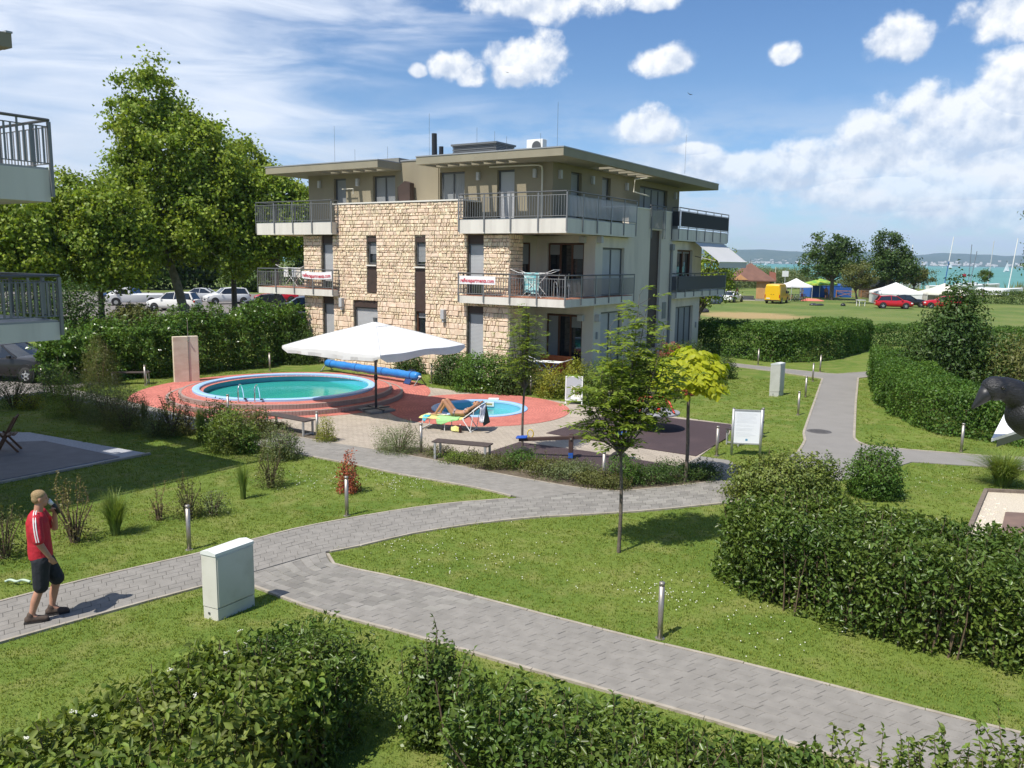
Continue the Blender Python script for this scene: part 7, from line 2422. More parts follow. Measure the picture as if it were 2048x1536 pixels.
# wooden folding chair on the shaded terrace
wc = empty('folding_chair', (*(-12.69,20.41), 0.034), R(200), 'wooden folding chair on the shaded terrace at the left edge', 'chair')
m_teak = mat('teak', (0.16, 0.075, 0.035), 0.6, (0.11, 0.05, 0.025), 4, stretch=(1, 1, 0.2))
for sy in (-1, 1):
 MB().box(-0.025, 0.025, sy * 0.23 - 0.014, sy * 0.23 + 0.014, 0, 1.02).xf(Matrix.Translation((0.25, 0, 0)) @ Matrix.Rotation(R(-28), 4, 'Y')).build('leg', m_teak, wc)
 MB().box(-0.025, 0.025, sy * 0.20 - 0.014, sy * 0.20 + 0.014, 0, 0.62).xf(Matrix.Translation((-0.25, 0, 0)) @ Matrix.Rotation(R(38), 4, 'Y')).build('leg', m_teak, wc)
for k in range(6):
 MB().box(-0.2 + k * 0.075, -0.2 + k * 0.075 + 0.055, -0.215, 0.215, 0.43, 0.45).build('seat_slat', m_teak, wc)
for k in range(5):
 f = 0.62 + k * 0.085
 MB().box(-0.01, 0.01, -0.215, 0.215, f, f + 0.06).xf(Matrix.Translation((0.25, 0, 0)) @ Matrix.Rotation(R(-28), 4, 'Y')).build('back_slat', m_teak, wc)
# pale hose lying in the grass
hs = MB().tube(smooth_line([(*(-7.65,11.96), 0.06), (*(-7.60,12.02), 0.075), (*(-7.46,11.94), 0.065), (*(-7.42,12.02), 0.075), (*(-7.27,11.97), 0.06)], 30, 2), 0.02, 8)
tag(hs.build('plastic_sheet', mat('pale_green_plastic', (0.45, 0.55, 0.42), 0.6), None, True), 'pale green plastic strip lying in the grass behind the man', 'plastic strip')

# ---------------------------------------------------------------- vehicles
def paint(name, c, rough=0.28):
 return mat('paint_' + name, c, rough, coat=0.3, spec=0.4)

m_tail = mat('tail_lamp', (0.45, 0.01, 0.01), 0.25)
m_lamp = mat('head_lamp', (0.75, 0.78, 0.80), 0.12, spec=0.8)
m_plate = mat('number_plate_white', (0.75, 0.75, 0.72), 0.5)
m_alloy = mat('alloy_rim', (0.55, 0.56, 0.57), 0.3, metal=0.7)
CARS = {
 'hatch': dict(L=4.05, w=0.86, h=1.46, hood=0.96, nose=0.66, belt=0.93, wsb=0.98, wst=0.22, re=-1.50, rb=-1.86, tail=0.93),
 'estate': dict(L=4.65, w=0.90, h=1.46, hood=0.97, nose=0.68, belt=0.94, wsb=1.05, wst=0.30, re=-1.85, rb=-2.20, tail=0.95),
 'suv': dict(L=4.5, w=0.93, h=1.68, hood=1.08, nose=0.80, belt=1.06, wsb=1.0, wst=0.35, re=-1.75, rb=-2.10, tail=1.06),
 'sedan': dict(L=4.6, w=0.89, h=1.43, hood=0.95, nose=0.66, belt=0.92, wsb=0.95, wst=0.20, re=-0.95, rb=-1.65, tail=1.0),
 'coupe': dict(L=4.3, w=0.86, h=1.36, hood=0.92, nose=0.60, belt=0.88, wsb=0.80, wst=0.05, re=-1.0, rb=-1.75, tail=0.92)}

def car(loc, rz, kind, pm, label, group='parked cars', open_hatch=False, detail=True):
 d = CARS[kind]
 L, w = d['L'], d['w']
 root = empty('parked_car', (loc[0], loc[1], 0.016), rz, label, 'car', group)
 # body: closed loft along the length
 xs = np.linspace(L / 2, -L / 2, 19)
 V, F = [], []
 for x in xs:
  f = x / (L / 2)
  ww = w * (1 - 0.16 * abs(f) ** 5 - (0.05 * max(0, f) ** 2))
  if x > d['wsb']:
   t = (x - d['wsb']) / (L / 2 - d['wsb'])
   zt = d['hood'] * (1 - t ** 2.2) + d['nose'] * t ** 2.2
  elif x > d['rb']:
   zt = d['belt'] + (d['hood'] - d['belt']) * max(0, (x - d['wst']) / (d['wsb'] - d['wst'] + 1e-6))
  else:
   t = (d['rb'] - x) / (d['rb'] + L / 2)
   zt = d['tail'] - 0.06 * t ** 2
  zb = 0.24 + 0.10 * abs(f) ** 6
  sec = [(0, zb), (ww * 0.86, zb), (ww * 0.97, zb + 0.10), (ww, zb + 0.30), (ww * 0.995, zt - 0.22), (ww * 0.955, zt - 0.05), (ww * 0.86, zt), (0, zt + 0.025)]
  V += [(x, y, z) for y, z in sec] + [(x, -y, z) for y, z in sec[-2:0:-1]]
 k = 14
 for i in range(len(xs) - 1):
  for j in range(k):
   F.append((i * k + j, i * k + (j + 1) % k, (i + 1) * k + (j + 1) % k, (i + 1) * k + j))
 F += [tuple(range(k - 1, -1, -1)), tuple((len(xs) - 1) * k + j for j in range(k))]
 b = MB().add(V, F).build('body', pm, root, True)
 smooth_by_angle(b, 40)
 # cabin
 bw, rw_ = w * 0.90, w * 0.70
 st = [(d['wsb'], d['hood'] - 0.03, d['hood'] - 0.02), (d['wst'], d['belt'] - 0.02, d['h'] - 0.06), (-0.4, d['belt'] - 0.02, d['h']), (d['re'], d['belt'] - 0.02, d['h'] - 0.07), (d['rb'], d['tail'] - 0.03, d['tail'] - 0.01)]
 V = []
 for x, zb, zt in st:
  rr = rw_ if zt > d['belt'] + 0.2 else bw * 0.86
  V += [(x, bw * (0.98 if abs(x) > 1.4 else 1), zb), (x, rr, zt), (x, 0, zt + 0.02), (x, -rr, zt), (x, -bw * (0.98 if abs(x) > 1.4 else 1), zb)]
 F = []
 for i in range(4):
  for j in range(4):
   F.append((i * 5 + j, (i + 1) * 5 + j, (i + 1) * 5 + j + 1, i * 5 + j + 1))
 MB().add(V, F).build('glass', m_glass, root)
 rs = [st[1], st[2], st[3]]
 V = []
 for x, zb, zt in rs:
  V += [(x, rw_ + 0.012, zt - 0.03), (x, rw_ - 0.02, zt + 0.012), (x, 0, zt + 0.034), (x, -rw_ + 0.02, zt + 0.012), (x, -rw_ - 0.012, zt - 0.03)]
 F = [(i * 5 + j, (i + 1) * 5 + j, (i + 1) * 5 + j + 1, i * 5 + j + 1) for i in range(2) for j in range(4)]
 MB().add(V, F).build('roof', pm, root, True)
 for sy in (-1, 1):
  pl_ = MB()
  pl_.tube([(d['wsb'] - 0.02, sy * bw * 0.97, d['hood'] - 0.03), (d['wst'], sy * (rw_ + 0.005), d['h'] - 0.05)], 0.035, 6)
  pl_.tube([(-0.35, sy * (bw + 0.004), d['belt']), (-0.42, sy * (rw_ + 0.01), d['h'] - 0.03)], 0.035, 6)
  pl_.tube([(d['rb'] + 0.05, sy * bw * 0.97, d['tail'] - 0.02), (d['re'], sy * (rw_ + 0.005), d['h'] - 0.06)], 0.075, 6)
  pl_.build('pillars', pm, root)
  MB().bbox(d['wsb'] - 0.28, d['wsb'] - 0.12, sy * (w + 0.05) - 0.06, sy * (w + 0.05) + 0.06, d['belt'] + 0.0, d['belt'] + 0.12, 0.03).build('mirror', pm, root)
  MB().bbox(L / 2 - 0.30, L / 2 - 0.09, sy * w * 0.72 - 0.14, sy * w * 0.72 + 0.14, d['nose'] - 0.09, d['nose'] + 0.05, 0.03).build('headlight', m_lamp, root)
  MB().bbox(-L / 2 + 0.0, -L / 2 + 0.14, sy * w * 0.76 - 0.10, sy * w * 0.76 + 0.10, d['tail'] - 0.30, d['tail'] - 0.08, 0.03).build('tail_light', m_tail, root)
 for sx in (L / 2 - 0.82, -L / 2 + 0.80):
  for sy in (-1, 1):
   MB().tube([(sx, sy * (w - 0.10), 0.36), (sx, sy * (w + 0.004), 0.36)], 0.375, 22).build('wheel_arch', m_black, root)
   wh = MB().lathe([(0.19, -0.02), (0.29, -0.01), (0.315, 0.03), (0.315, 0.15), (0.29, 0.19), (0.19, 0.20)], 26).xf(Matrix.Translation((sx, sy * (w - 0.17) + (0.2 if False else 0), 0.315)) @ Matrix.Rotation(R(-90 * sy), 4, 'X')).build('wheel', m_rubber, root, True)
   rim = MB().lathe([(0, 0.165), (0.05, 0.18), (0.18, 0.165), (0.205, 0.19)], 20)
   rim.xf(Matrix.Translation((sx, sy * (w - 0.17), 0.315)) @ Matrix.Rotation(R(-90 * sy), 4, 'X')).build('rim', m_alloy, wh)
   if detail:
    for q in range(5):
     a = q * 2 * math.pi / 5
     MB().box(-0.025, 0.025, 0.05, 0.19, 0.175, 0.195).xf(Matrix.Translation((sx, sy * (w - 0.17), 0.315)) @ Matrix.Rotation(R(-90 * sy), 4, 'X') @ Matrix.Rotation(a, 4, 'Z')).build('spoke', m_alloy, wh)
 MB().bbox(L / 2 - 0.05, L / 2 + 0.012, -0.42, 0.42, 0.40, 0.56, 0.01).build('grille', m_black, root)
 MB().box(-L / 2 - 0.012, -L / 2 + 0.05, -0.26, 0.26, 0.55, 0.66).build('number_plate', m_plate, root)
 if open_hatch:
  hx = Matrix.Translation((d['re'], 0, d['h'] - 0.04)) @ Matrix.Rotation(R(18), 4, 'Y')
  MB().bbox(-0.95, 0, -w * 0.72, w * 0.72, -0.02, 0.04, 0.02).xf(hx).build('tailgate', pm, root)
 return root

p_dark = paint('anthracite', (0.016, 0.016, 0.018))
p_white = paint('white', (0.78, 0.78, 0.77))
p_red = paint('red', (0.48, 0.012, 0.022))
p_black = paint('black', (0.012, 0.012, 0.014))
p_blue = paint('blue', (0.02, 0.06, 0.16))
p_silver = paint('silver', (0.50, 0.51, 0.52))
car((-20.05, 32.7), R(-10), 'estate', p_dark, 'dark grey estate car parked on the street at the left edge')
car((44.03,96.30), R(-14), 'hatch', p_red, 'bright red hatchback with raised tailgate on the meadow', 'cars on the meadow', True)
car((47.6, 100.4), R(-20), 'sedan', p_black, 'black saloon behind the bright red hatchback', 'cars on the meadow')
car((50.6, 97.6), R(160), 'estate', p_red, 'second red car half hidden behind the elder shrub', 'cars on the meadow')
car((28.0, 106.5), R(55), 'coupe', p_white, 'white sports car beside the wooden pavilion', 'cars on the meadow')
for (p, a, k, pm, lab) in (((-30.6, 75.0), 176, 'suv', p_white, 'white car in the middle of the parking lot, side on'),
                           ((-29.8, 86.5), 215, 'suv', p_white, 'white off-roader in the second row of the parking lot'),
                           ((-23.3, 77.8), 200, 'hatch', p_dark, 'dark hatchback in the parking lot left of the balcony post'),
                           ((-18.9, 73.0), 205, 'sedan', p_black, 'black car in the parking lot under the left balcony'),
                           ((-20.2, 84.5), 190, 'estate', p_blue, 'dark blue car in the second row under the left balcony'),
                           ((-25.8, 90.5), 200, 'sedan', p_red, 'red car in the back row of the parking lot'),
                           ((-41.5, 88.0), 180, 'hatch', p_blue, 'blue car in the parking lot left of the white pickup'),
                           ((-34.5, 91.0), 185, 'sedan', p_silver, 'silver car in the back row behind the white cars')):
 car(p, R(a), k, pm, lab, 'cars in the parking lot', detail=False)

def van(loc, rz, L, w, h, pm, label, pickup=False):
 root = empty('panel_van', (loc[0], loc[1], 0), rz, label, 'van')
 xs = [(-L / 2, 0.92), (-L / 2 + 0.12, 0.98), (-L / 2 + 0.5, 1.0), (L / 2 - 2.0, 1.0), (L / 2 - 1.55, 0.97), (L / 2 - 0.75, 0.60), (L / 2 - 0.1, 0.46), (L / 2, 0.36)]
 if pickup:
  xs = [(-L / 2, 0.48), (-L / 2 + 0.1, 0.50), (L / 2 - 2.25, 0.50), (L / 2 - 2.2, 1.0), (L / 2 - 1.6, 0.98), (L / 2 - 0.8, 0.62), (L / 2 - 0.1, 0.47), (L / 2, 0.36)]
 V, F = [], []
 for x, f in xs:
  z = h * f
  ww = w * (0.94 if abs(x) > L / 2 - 0.05 else 1)
  tw_ = ww * (0.84 if z > h * 0.7 else 0.94)
  sec = [(0, 0.32), (ww * 0.94, 0.32), (ww, 0.45), (ww, min(z - 0.1, h * 0.48)), (ww * 0.97 if z > h * 0.6 else ww * 0.95, max(z * 0.8, min(z - 0.08, h * 0.46))), (tw_, z - 0.04), (tw_ * 0.9, z), (0, z + 0.02)]
  V += [(x, y, q) for y, q in sec] + [(x, -y, q) for y, q in sec[-2:0:-1]]
 k = 14
 for i in range(len(xs) - 1):
  for j in range(k):
   F.append((i * k + j, i * k + (j + 1) % k, (i + 1) * k + (j + 1) % k, (i + 1) * k + j))
 F += [tuple(range(k)), tuple((len(xs) - 1) * k + j for j in range(k - 1, -1, -1))]
 b = MB().add(V, F).build('body', pm, root, True)
 smooth_by_angle(b, 32)
 for sx in (L / 2 - 0.95, -L / 2 + 1.05):
  for sy in (-1, 1):
   MB().tube([(sx, sy * (w - 0.12), 0.40), (sx, sy * (w + 0.004), 0.40)], 0.42, 20).build('wheel_arch', m_black, root)
   wh = MB().tube([(sx, sy * (w - 0.20), 0.35), (sx, sy * (w + 0.012), 0.35)], 0.35, 22).build('wheel', m_rubber, root)
   MB().tube([(sx, sy * (w + 0.012), 0.35), (sx, sy * (w + 0.02), 0.35)], 0.19, 18).build('rim', m_alloy, wh)
 for sy in (-1, 1):
  y0, y1 = sorted((sy * 0.03, sy * (w * 0.80)))
  if not pickup:
   MB().bbox(-L / 2 - 0.012, -L / 2 + 0.02, y0, y1, 0.48, h * 0.885, 0.01).build('rear_door', pm, root)
   MB().bbox(-L / 2 - 0.025, -L / 2 + 0.05, sy * (w * 0.90) - 0.05, sy * (w * 0.90) + 0.05, 0.75, 1.15, 0.01).build('tail_light', m_tail, root)
   MB().box(-L / 2 - 0.03, -L / 2 - 0.013, sy * 0.14 - 0.06, sy * 0.14 + 0.06, 1.12, 1.17).build('door_handle', m_black, root)
  MB().add([(L / 2 - 2.05, sy * (w + 0.004), h * 0.50), (L / 2 - 0.98, sy * (w + 0.004), h * 0.50), (L / 2 - 1.45, sy * (w * 0.965), h * 0.78), (L / 2 - 2.05, sy * (w * 0.965), h * 0.80)], [(0, 1, 2, 3)]).build('side_window', m_glass, root)
  MB().bbox(L / 2 - 1.1, L / 2 - 0.95, sy * (w + 0.10) - 0.08, sy * (w + 0.10) + 0.08, h * 0.5, h * 0.62, 0.02).build('mirror', m_black, root)
  MB().bbox(L / 2 - 0.12, L / 2 + 0.01, sy * w * 0.72 - 0.14, sy * w * 0.72 + 0.14, 0.66, 0.84, 0.03).build('headlight', m_lamp, root)
 MB().add([(L / 2 - 0.72, -w * 0.84, h * 0.615), (L / 2 - 0.72, w * 0.84, h * 0.615), (L / 2 - 1.50, w * 0.76, h * 0.955), (L / 2 - 1.50, -w * 0.76, h * 0.955)], [(0, 1, 2, 3)]).build('windscreen', m_glass, root)
 MB().bbox(-L / 2 - 0.05, -L / 2 + 0.1, -w * 0.95, w * 0.95, 0.34, 0.47, 0.02).build('bumper', m_black, root)
 MB().box(-L / 2 - 0.03, -L / 2 - 0.013, 0.28, 0.72, 0.62, 0.72).build('number_plate', m_plate, root)
 return root

van((33.48,105.71), R(60), 5.1, 0.97, 2.42, paint('yellow', (0.72, 0.42, 0.008), 0.35), 'bright yellow panel van seen from behind on the meadow')
van((-37.4, 82.2), R(200), 5.2, 0.95, 2.3, p_white, 'white pickup with a high cab in the parking lot', True)

# ---------------------------------------------------------------- the lakeside fair
m_tent = mat('tent_cloth', (0.80, 0.80, 0.80), 0.8, (0.74, 0.74, 0.73), 0.8, trans=0.12, tint=(1, 1, 1))
m_tent2 = mat('cream_tent_cloth', (0.78, 0.75, 0.66), 0.8, (0.72, 0.69, 0.6), 0.8, trans=0.12, tint=(1, 1, 1))
m_pole = mat('tent_pole', (0.62, 0.62, 0.62), 0.4, metal=0.4)

def gazebo(loc, rz, w, d, he, hp, m, label, sides=(), cat='tent', drop=0.22, sidem=None, hole=None):
 root = empty('gazebo', (loc[0], loc[1], 0), rz, label, cat)
 V = [(-w / 2, -d / 2, he), (w / 2, -d / 2, he), (w / 2, d / 2, he), (-w / 2, d / 2, he), (0, 0, hp)]
 n = 6
 VV, FF = [], []
 for a, b in ((0, 1), (1, 2), (2, 3), (3, 0)):
  o = len(VV)
  for i in range(n + 1):
   e = np.array(V[a]) * (1 - i / n) + np.array(V[b]) * (i / n)
   e[2] -= 0.05 * math.sin(math.pi * i / n)
   mid = e * 0.5 + np.array(V[4]) * 0.5 - np.array([0, 0, 0.10 * (hp - he)])
   VV += [e - (0, 0, drop), e, mid, V[4]]
  for i in range(n):
   for j in range(3):
    FF.append((o + i * 4 + j, o + (i + 1) * 4 + j, o + (i + 1) * 4 + j + 1, o + i * 4 + j + 1))
 MB().add(VV, FF).build('canopy', m, root, True)
 for i in range(4):
  MB().tube([(V[i][0] * 0.98, V[i][1] * 0.98, 0), (V[i][0] * 0.98, V[i][1] * 0.98, he)], 0.035, 6).build('pole', m_pole, root)
 for s in sides:
  a, b = V[s], V[(s + 1) % 4]
  VV, FF = [], []
  for i in range(13):
   x, y = (a[0] * (1 - i / 12) + b[0] * i / 12) * 0.985, (a[1] * (1 - i / 12) + b[1] * i / 12) * 0.985
   r_ = 0.03 * math.sin(i * 2.1)
   VV += [(x + r_, y + r_, 0.02), (x, y, he - 0.03)]
  FF = [(2 * i, 2 * i + 2, 2 * i + 3, 2 * i + 1) for i in range(12)]
  MB().add(VV, FF).build('side_wall', sidem or m, root, True)
 return root

gazebo((39.03,115.22), R(12), 3.2, 3.2, 2.0, 3.0, m_tent, 'white pop-up gazebo behind the yellow van')
gazebo((50.2, 109.5), R(-14), 5.6, 5.0, 1.55, 2.75, m_tent, 'white party tent behind the red hatchback', (0, 1, 3), drop=0.3)
gazebo((55.8, 108.0), R(-14), 5.0, 5.0, 1.6, 2.75, m_tent2, 'cream party tent right of the white one', (3, 2), drop=0.3)
m_bluet = mat('blue_tarpaulin', (0.02, 0.09, 0.36), 0.6, (0.03, 0.12, 0.42), 1.0)
gazebo((48.0, 128.0), R(6), 6.4, 4.0, 1.95, 2.2, m_bluet, 'blue stall tent under the large dark trees', (0, 1, 3), 'tent')
# green beer garden parasol
gp = empty('parasol', (45.4, 123.5, 0), 0, 'green parasol with yellow patches beside the blue stall', 'parasol')
MB().tube([(0, 0, 0), (0, 0, 2.8)], 0.04, 8).build('pole', m_pole, gp)
V, F = [(0, 0, 2.85)], []
for i in range(16):
 a = 2 * math.pi * i / 16
 V += [(2.4 * math.cos(a), 2.4 * math.sin(a), 2.12 + 0.04 * (i % 2)), (2.42 * math.cos(a), 2.42 * math.sin(a), 1.88)]
for i in range(16):
 F += [(0, 1 + 2 * i, 1 + 2 * ((i + 1) % 16)), (1 + 2 * i, 2 + 2 * i, 2 + 2 * ((i + 1) % 16), 1 + 2 * ((i + 1) % 16))]
MB().add(V, F).build('canopy', mat('green_parasol_cloth', (0.02, 0.28, 0.05), 0.7, (0.55, 0.55, 0.05), 0.9, 0.8), gp)
# rail fence of the fair: each bay a thing with posts, rails and crossed braces
m_fence = mat('orange_timber', (0.36, 0.17, 0.06), 0.8, (0.28, 0.13, 0.05), 3)
def fence_bay(a, b, label):
 a, b = np.array(a), np.array(b)
 Lf = np.linalg.norm(b - a)
 root = empty('rail_fence', (a[0], a[1], 0), math.atan2(b[1] - a[1], b[0] - a[0]), label, 'fence', 'rail fences of the fair')
 n = max(1, round(Lf / 2.4))
 for i in range(n + 1):
  MB().box(Lf * i / n - 0.06, Lf * i / n + 0.06, -0.06, 0.06, 0, 1.15).build('post', m_fence, root)
 for i in range(n):
  x0, x1 = Lf * i / n + 0.06, Lf * (i + 1) / n - 0.06
  MB().box(x0, x1, -0.04, 0.04, 0.95, 1.07).build('rail', m_fence, root)
  MB().tube([(x0, -0.02, 0.15), (x1, -0.02, 0.92)], 0.04, 5).build('brace', m_fence, root)
  MB().tube([(x0, 0.03, 0.92), (x1, 0.03, 0.15)], 0.04, 5).build('brace', m_fence, root)
fence_bay((45.32,128.20), (47.36,125.44), 'orange timber rail fence left of the blue stall entrance')
fence_bay((48.82,125.89), (51.51,125.07), 'orange timber rail fence right of the blue stall entrance')
fence_bay((52.37,125.34), (53.82,124.16), 'orange timber rail fence beside the small olive tree')
# wooden pavilion
pv = empty('wooden_pavilion', (*(32.01,113.17), 0), R(-12), 'brown roofed wooden pavilion with a timber clad corner', 'pavilion')
m_tile = mat('brown_shingles', (0.17, 0.085, 0.06), 0.85, (0.13, 0.065, 0.048), 1.5)
m_larch = mat('larch_boards', (0.52, 0.33, 0.13), 0.75, (0.44, 0.27, 0.10), 1.4, island=0.18)
hw = 3.0
for sx in (-1, 1):
 for sy in (-1, 1):
  MB().box(sx * 2.55 - 0.09, sx * 2.55 + 0.09, sy * 2.4 - 0.09, sy * 2.4 + 0.09, 0, 2.75).build('post', m_brown, pv)
  MB().tube([(sx * 2.55, sy * 2.4, 2.1), (sx * 1.75, sy * 2.4, 2.75)], 0.06, 5).build('brace', m_brown, pv)
rfv = MB().add([(-hw - 0.2, -hw, 2.72), (hw + 0.2, -hw, 2.72), (hw + 0.2, hw, 2.72), (-hw - 0.2, hw, 2.72), (-0.15, 0, 4.95), (0.15, 0, 4.95), (-hw - 0.2, -hw, 2.58), (hw + 0.2, -hw, 2.58), (hw + 0.2, hw, 2.58), (-hw - 0.2, hw, 2.58)], [(0, 1, 5, 4), (1, 2, 5), (2, 3, 4, 5), (3, 0, 4), (6, 7, 1, 0), (7, 8, 2, 1), (8, 9, 3, 2), (9, 6, 0, 3), (9, 8, 7, 6)]).build('roof', m_tile, pv)
MB().tube([(0, 0, 4.9), (0, 0, 5.55)], [0.05, 0.015], 6).build('finial', m_dark, rfv)
MB().add([(-2.3, -3.06, 2.75), (-0.4, -3.06, 2.75), (-1.35, -3.06, 3.45), (-2.3, -2.2, 2.75), (-0.4, -2.2, 2.75), (-1.35, -2.2, 3.45)], [(0, 1, 2), (5, 4, 3), (1, 4, 5, 2), (3, 0, 2, 5)]).build('gable', m_larch, rfv)
MB().add([(2.5, -1.2, 2.9), (2.5, 1.2, 2.9), (2.5, 0, 3.9), (3.35, -1.2, 2.75), (3.35, 1.2, 2.75), (3.35, 0, 3.75)], [(3, 4, 5), (0, 2, 1), (0, 3, 5, 2), (4, 1, 2, 5)]).build('dormer', mat('red_brown_wood', (0.17, 0.06, 0.035), 0.8), rfv)
rg_ = np.random.default_rng(9)
for i in range(9):
 x = 0.75 + i * 0.205
 MB().box(x, x + 0.19, -2.56 - 0.02 * (i % 2), -2.50, 0.32, 2.25 + rg_.uniform(-0.15, 0.12)).build('board', m_larch, pv)
for i in range(4):
 MB().box(2.58, 2.64 + 0.02 * (i % 2), -2.45 + i * 0.205, -2.26 + i * 0.205, 0.32, 2.6).build('board', m_larch, pv)
MB().box(0.72, 2.62, -2.55, -1.6, 0.0, 0.32).build('counter_base', mat('concrete_grey', (0.30, 0.28, 0.25), 0.9), pv)
MB().box(0.75, 2.57, -2.49, -2.43, 2.2, 2.6).build('header_board', m_larch, pv)
MB().box(-2.5, 2.5, -1.9, 2.3, 0.0, 0.10).build('floor_slab', mat('pale_concrete', (0.48, 0.44, 0.38), 0.9), pv)
MB().box(-2.4, 0.6, -1.2, -0.5, 0.1, 0.6).build('bench_block', mat('pale_concrete', (0.48, 0.44, 0.38), 0.9), pv)
# bicycles parked in a row under the gazebo
def bicycle(loc, rz, c, label):
 root = empty('bicycle', (loc[0], loc[1], 0), rz, label, 'bicycle', 'bicycles parked by the gazebo')
 fm = paint('bike_%d' % int(c[0] * 99 + c[2] * 999), c)
 for x in (-0.52, 0.52):
  w = MB().tube([(x + 0.33 * math.cos(t), 0, 0.34 + 0.33 * math.sin(t)) for t in np.linspace(0, 2 * math.pi, 19)], 0.022, 5).build('wheel', m_rubber, root)
 f = MB()
 for a, b in (((-0.52, 0.34), (-0.15, 0.80)), ((-0.52, 0.34), (-0.05, 0.32)), ((-0.05, 0.32), (-0.18, 0.88)), ((-0.05, 0.32), (0.36, 0.80)), ((-0.15, 0.80), (0.36, 0.82)), ((0.52, 0.34), (0.34, 0.95))):
  f.tube([(a[0], 0, a[1]), (b[0], 0, b[1])], 0.02, 5)
 f.build('frame', fm, root)
 MB().tube([(0.30, -0.27, 1.0), (0.36, 0, 0.97), (0.30, 0.27, 1.0)], 0.015, 5).build('handlebar', m_dark, root)
 MB().bbox(-0.30, -0.06, -0.07, 0.07, 0.90, 0.96, 0.02).build('saddle', m_black, root)
for i, (c_, lab) in enumerate((((0.4, 0.02, 0.02), 'red bicycle at the left of the row by the gazebo'), ((0.05, 0.05, 0.06), 'black bicycle second in the row by the gazebo'), ((0.45, 0.45, 0.46), 'silver bicycle third in the row by the gazebo'), ((0.35, 0.04, 0.03), 'dark red bicycle fourth in the row by the gazebo'), ((0.04, 0.06, 0.2), 'blue bicycle fifth in the row by the gazebo'), ((0.06, 0.06, 0.06), 'black bicycle at the right end of the row by the gazebo'))):
 x0, y0 = (36.76,110.43)
 bicycle((x0 + i * 0.42, y0 + 0.1 * i), R(25 + 12 * (i % 3)), c_, lab)
# small things on the meadow
def plastic_chair(loc, rz, label):
 o = empty('plastic_chair', (loc[0], loc[1], 0), rz, label, 'chair')
 MB().bbox(-0.23, 0.23, -0.23, 0.23, 0.42, 0.46, 0.02).build('seat', m_white, o)
 MB().bbox(-0.24, -0.19, -0.22, 0.22, 0.46, 0.88, 0.02).build('backrest', m_white, o)
 for sx in (-1, 1):
  for sy in (-1, 1):
   MB().tube([(sx * 0.19, sy * 0.19, 0.43), (sx * 0.24, sy * 0.24, 0)], 0.025, 6).build('leg', m_white, o)
plastic_chair((23.20,99.46), R(60), 'white plastic chair between the blue rings near the side balcony')
tb = empty('plastic_table', (*(42.24,101.06), 0), R(10), 'small white plastic table alone on the meadow', 'table')
MB().bbox(-0.45, 0.45, -0.4, 0.4, 0.68, 0.74, 0.02).build('table_top', m_white, tb)
for sx in (-1, 1):
 for sy in (-1, 1):
  MB().tube([(sx * 0.36, sy * 0.3, 0), (sx * 0.36, sy * 0.3, 0.68)], 0.04, 6).build('leg', m_white, tb)
sr = MB()
V, F = [], []
for i in range(24):
 for j in range(10):
  t, p = 2 * math.pi * i / 24, 2 * math.pi * j / 10
  V.append(((0.55 + 0.16 * math.cos(p)) * math.cos(t), 0.16 * math.sin(p), (0.55 + 0.16 * math.cos(p)) * math.sin(t) + 0.71))
for i in range(24):
 for j in range(10):
  F.append((i * 10 + j, i * 10 + (j + 1) % 10, ((i + 1) % 24) * 10 + (j + 1) % 10, ((i + 1) % 24) * 10 + j))
o = sr.add(V, F).build('swim_ring', mat('blue_vinyl', (0.03, 0.25, 0.55), 0.3, (0.5, 0.7, 0.8), 3), None, True)
o.location = (*(22.31,99.23), 0)
o.rotation_euler = (0, 0, R(10))
tag(o, 'light blue swim ring standing on the meadow by the side balcony', 'swim ring')
fl_ = MB().ico((0, 0, 0.62), (1.0, 0.6, 0.75), 3)
o = fl_.build('beach_tent', mat('navy_print', (0.02, 0.03, 0.13), 0.6, (0.35, 0.37, 0.5), 3, 0.7), None, True)
o.location = (*(24.51,100.94), 0)
tag(o, 'small dark blue patterned beach tent next to the white chair', 'beach tent')
tarp = MB()
for k in range(6):
 tarp.ico((rng.uniform(-0.9, 0.9), rng.uniform(-0.3, 0.3), 0.08), (0.5, 0.35, rng.uniform(0.1, 0.22)), 2)
o = tarp.build('folded_tarpaulin', mat('black_tarp', (0.03, 0.033, 0.04), 0.5))
o.location = (*(36.38,100.66), 0)
tag(o, 'crumpled black tarpaulin lying on the meadow', 'tarpaulin')
kn = MB().add([(-1.6, -0.5, 0.02), (1.5, -0.5, 0.02), (2.0, 0.5, 0.04), (-1.0, 0.6, 0.04), (-0.7, 0, 0.38), (0.8, 0.1, 0.30)], [(0, 1, 5, 4), (1, 2, 5), (2, 3, 4, 5), (3, 0, 4), (3, 2, 1, 0)])
o = kn.build('kayak_cover', mat('salmon_cloth', (0.62, 0.18, 0.13), 0.7))
o.location = (*(40.39,112.81), 0)
tag(o, 'salmon pink sheet lying right of the bicycles', 'sheet')
o = MB().ico((0, 0, 0.1), (0.3, 0.3, 0.25), 2).build('bucket', m_black, None, True)
o.location = (*(39.87,100.46), 0)
tag(o, 'black bucket on the meadow left of the white table', 'bucket')
o = MB()
for k in range(9):
 o.ico((rng.uniform(-1.1, 1.1), rng.uniform(-0.7, 0.7), 0.1), (0.5, 0.5, rng.uniform(0.15, 0.4)), 2)
o = o.build('soil_heap', mat('dark_soil', (0.03, 0.03, 0.036), 0.95))
o.location = (*(18.97,84.18), 0)
tag(o, 'low dark heap at the corner of the house on the meadow', 'heap')
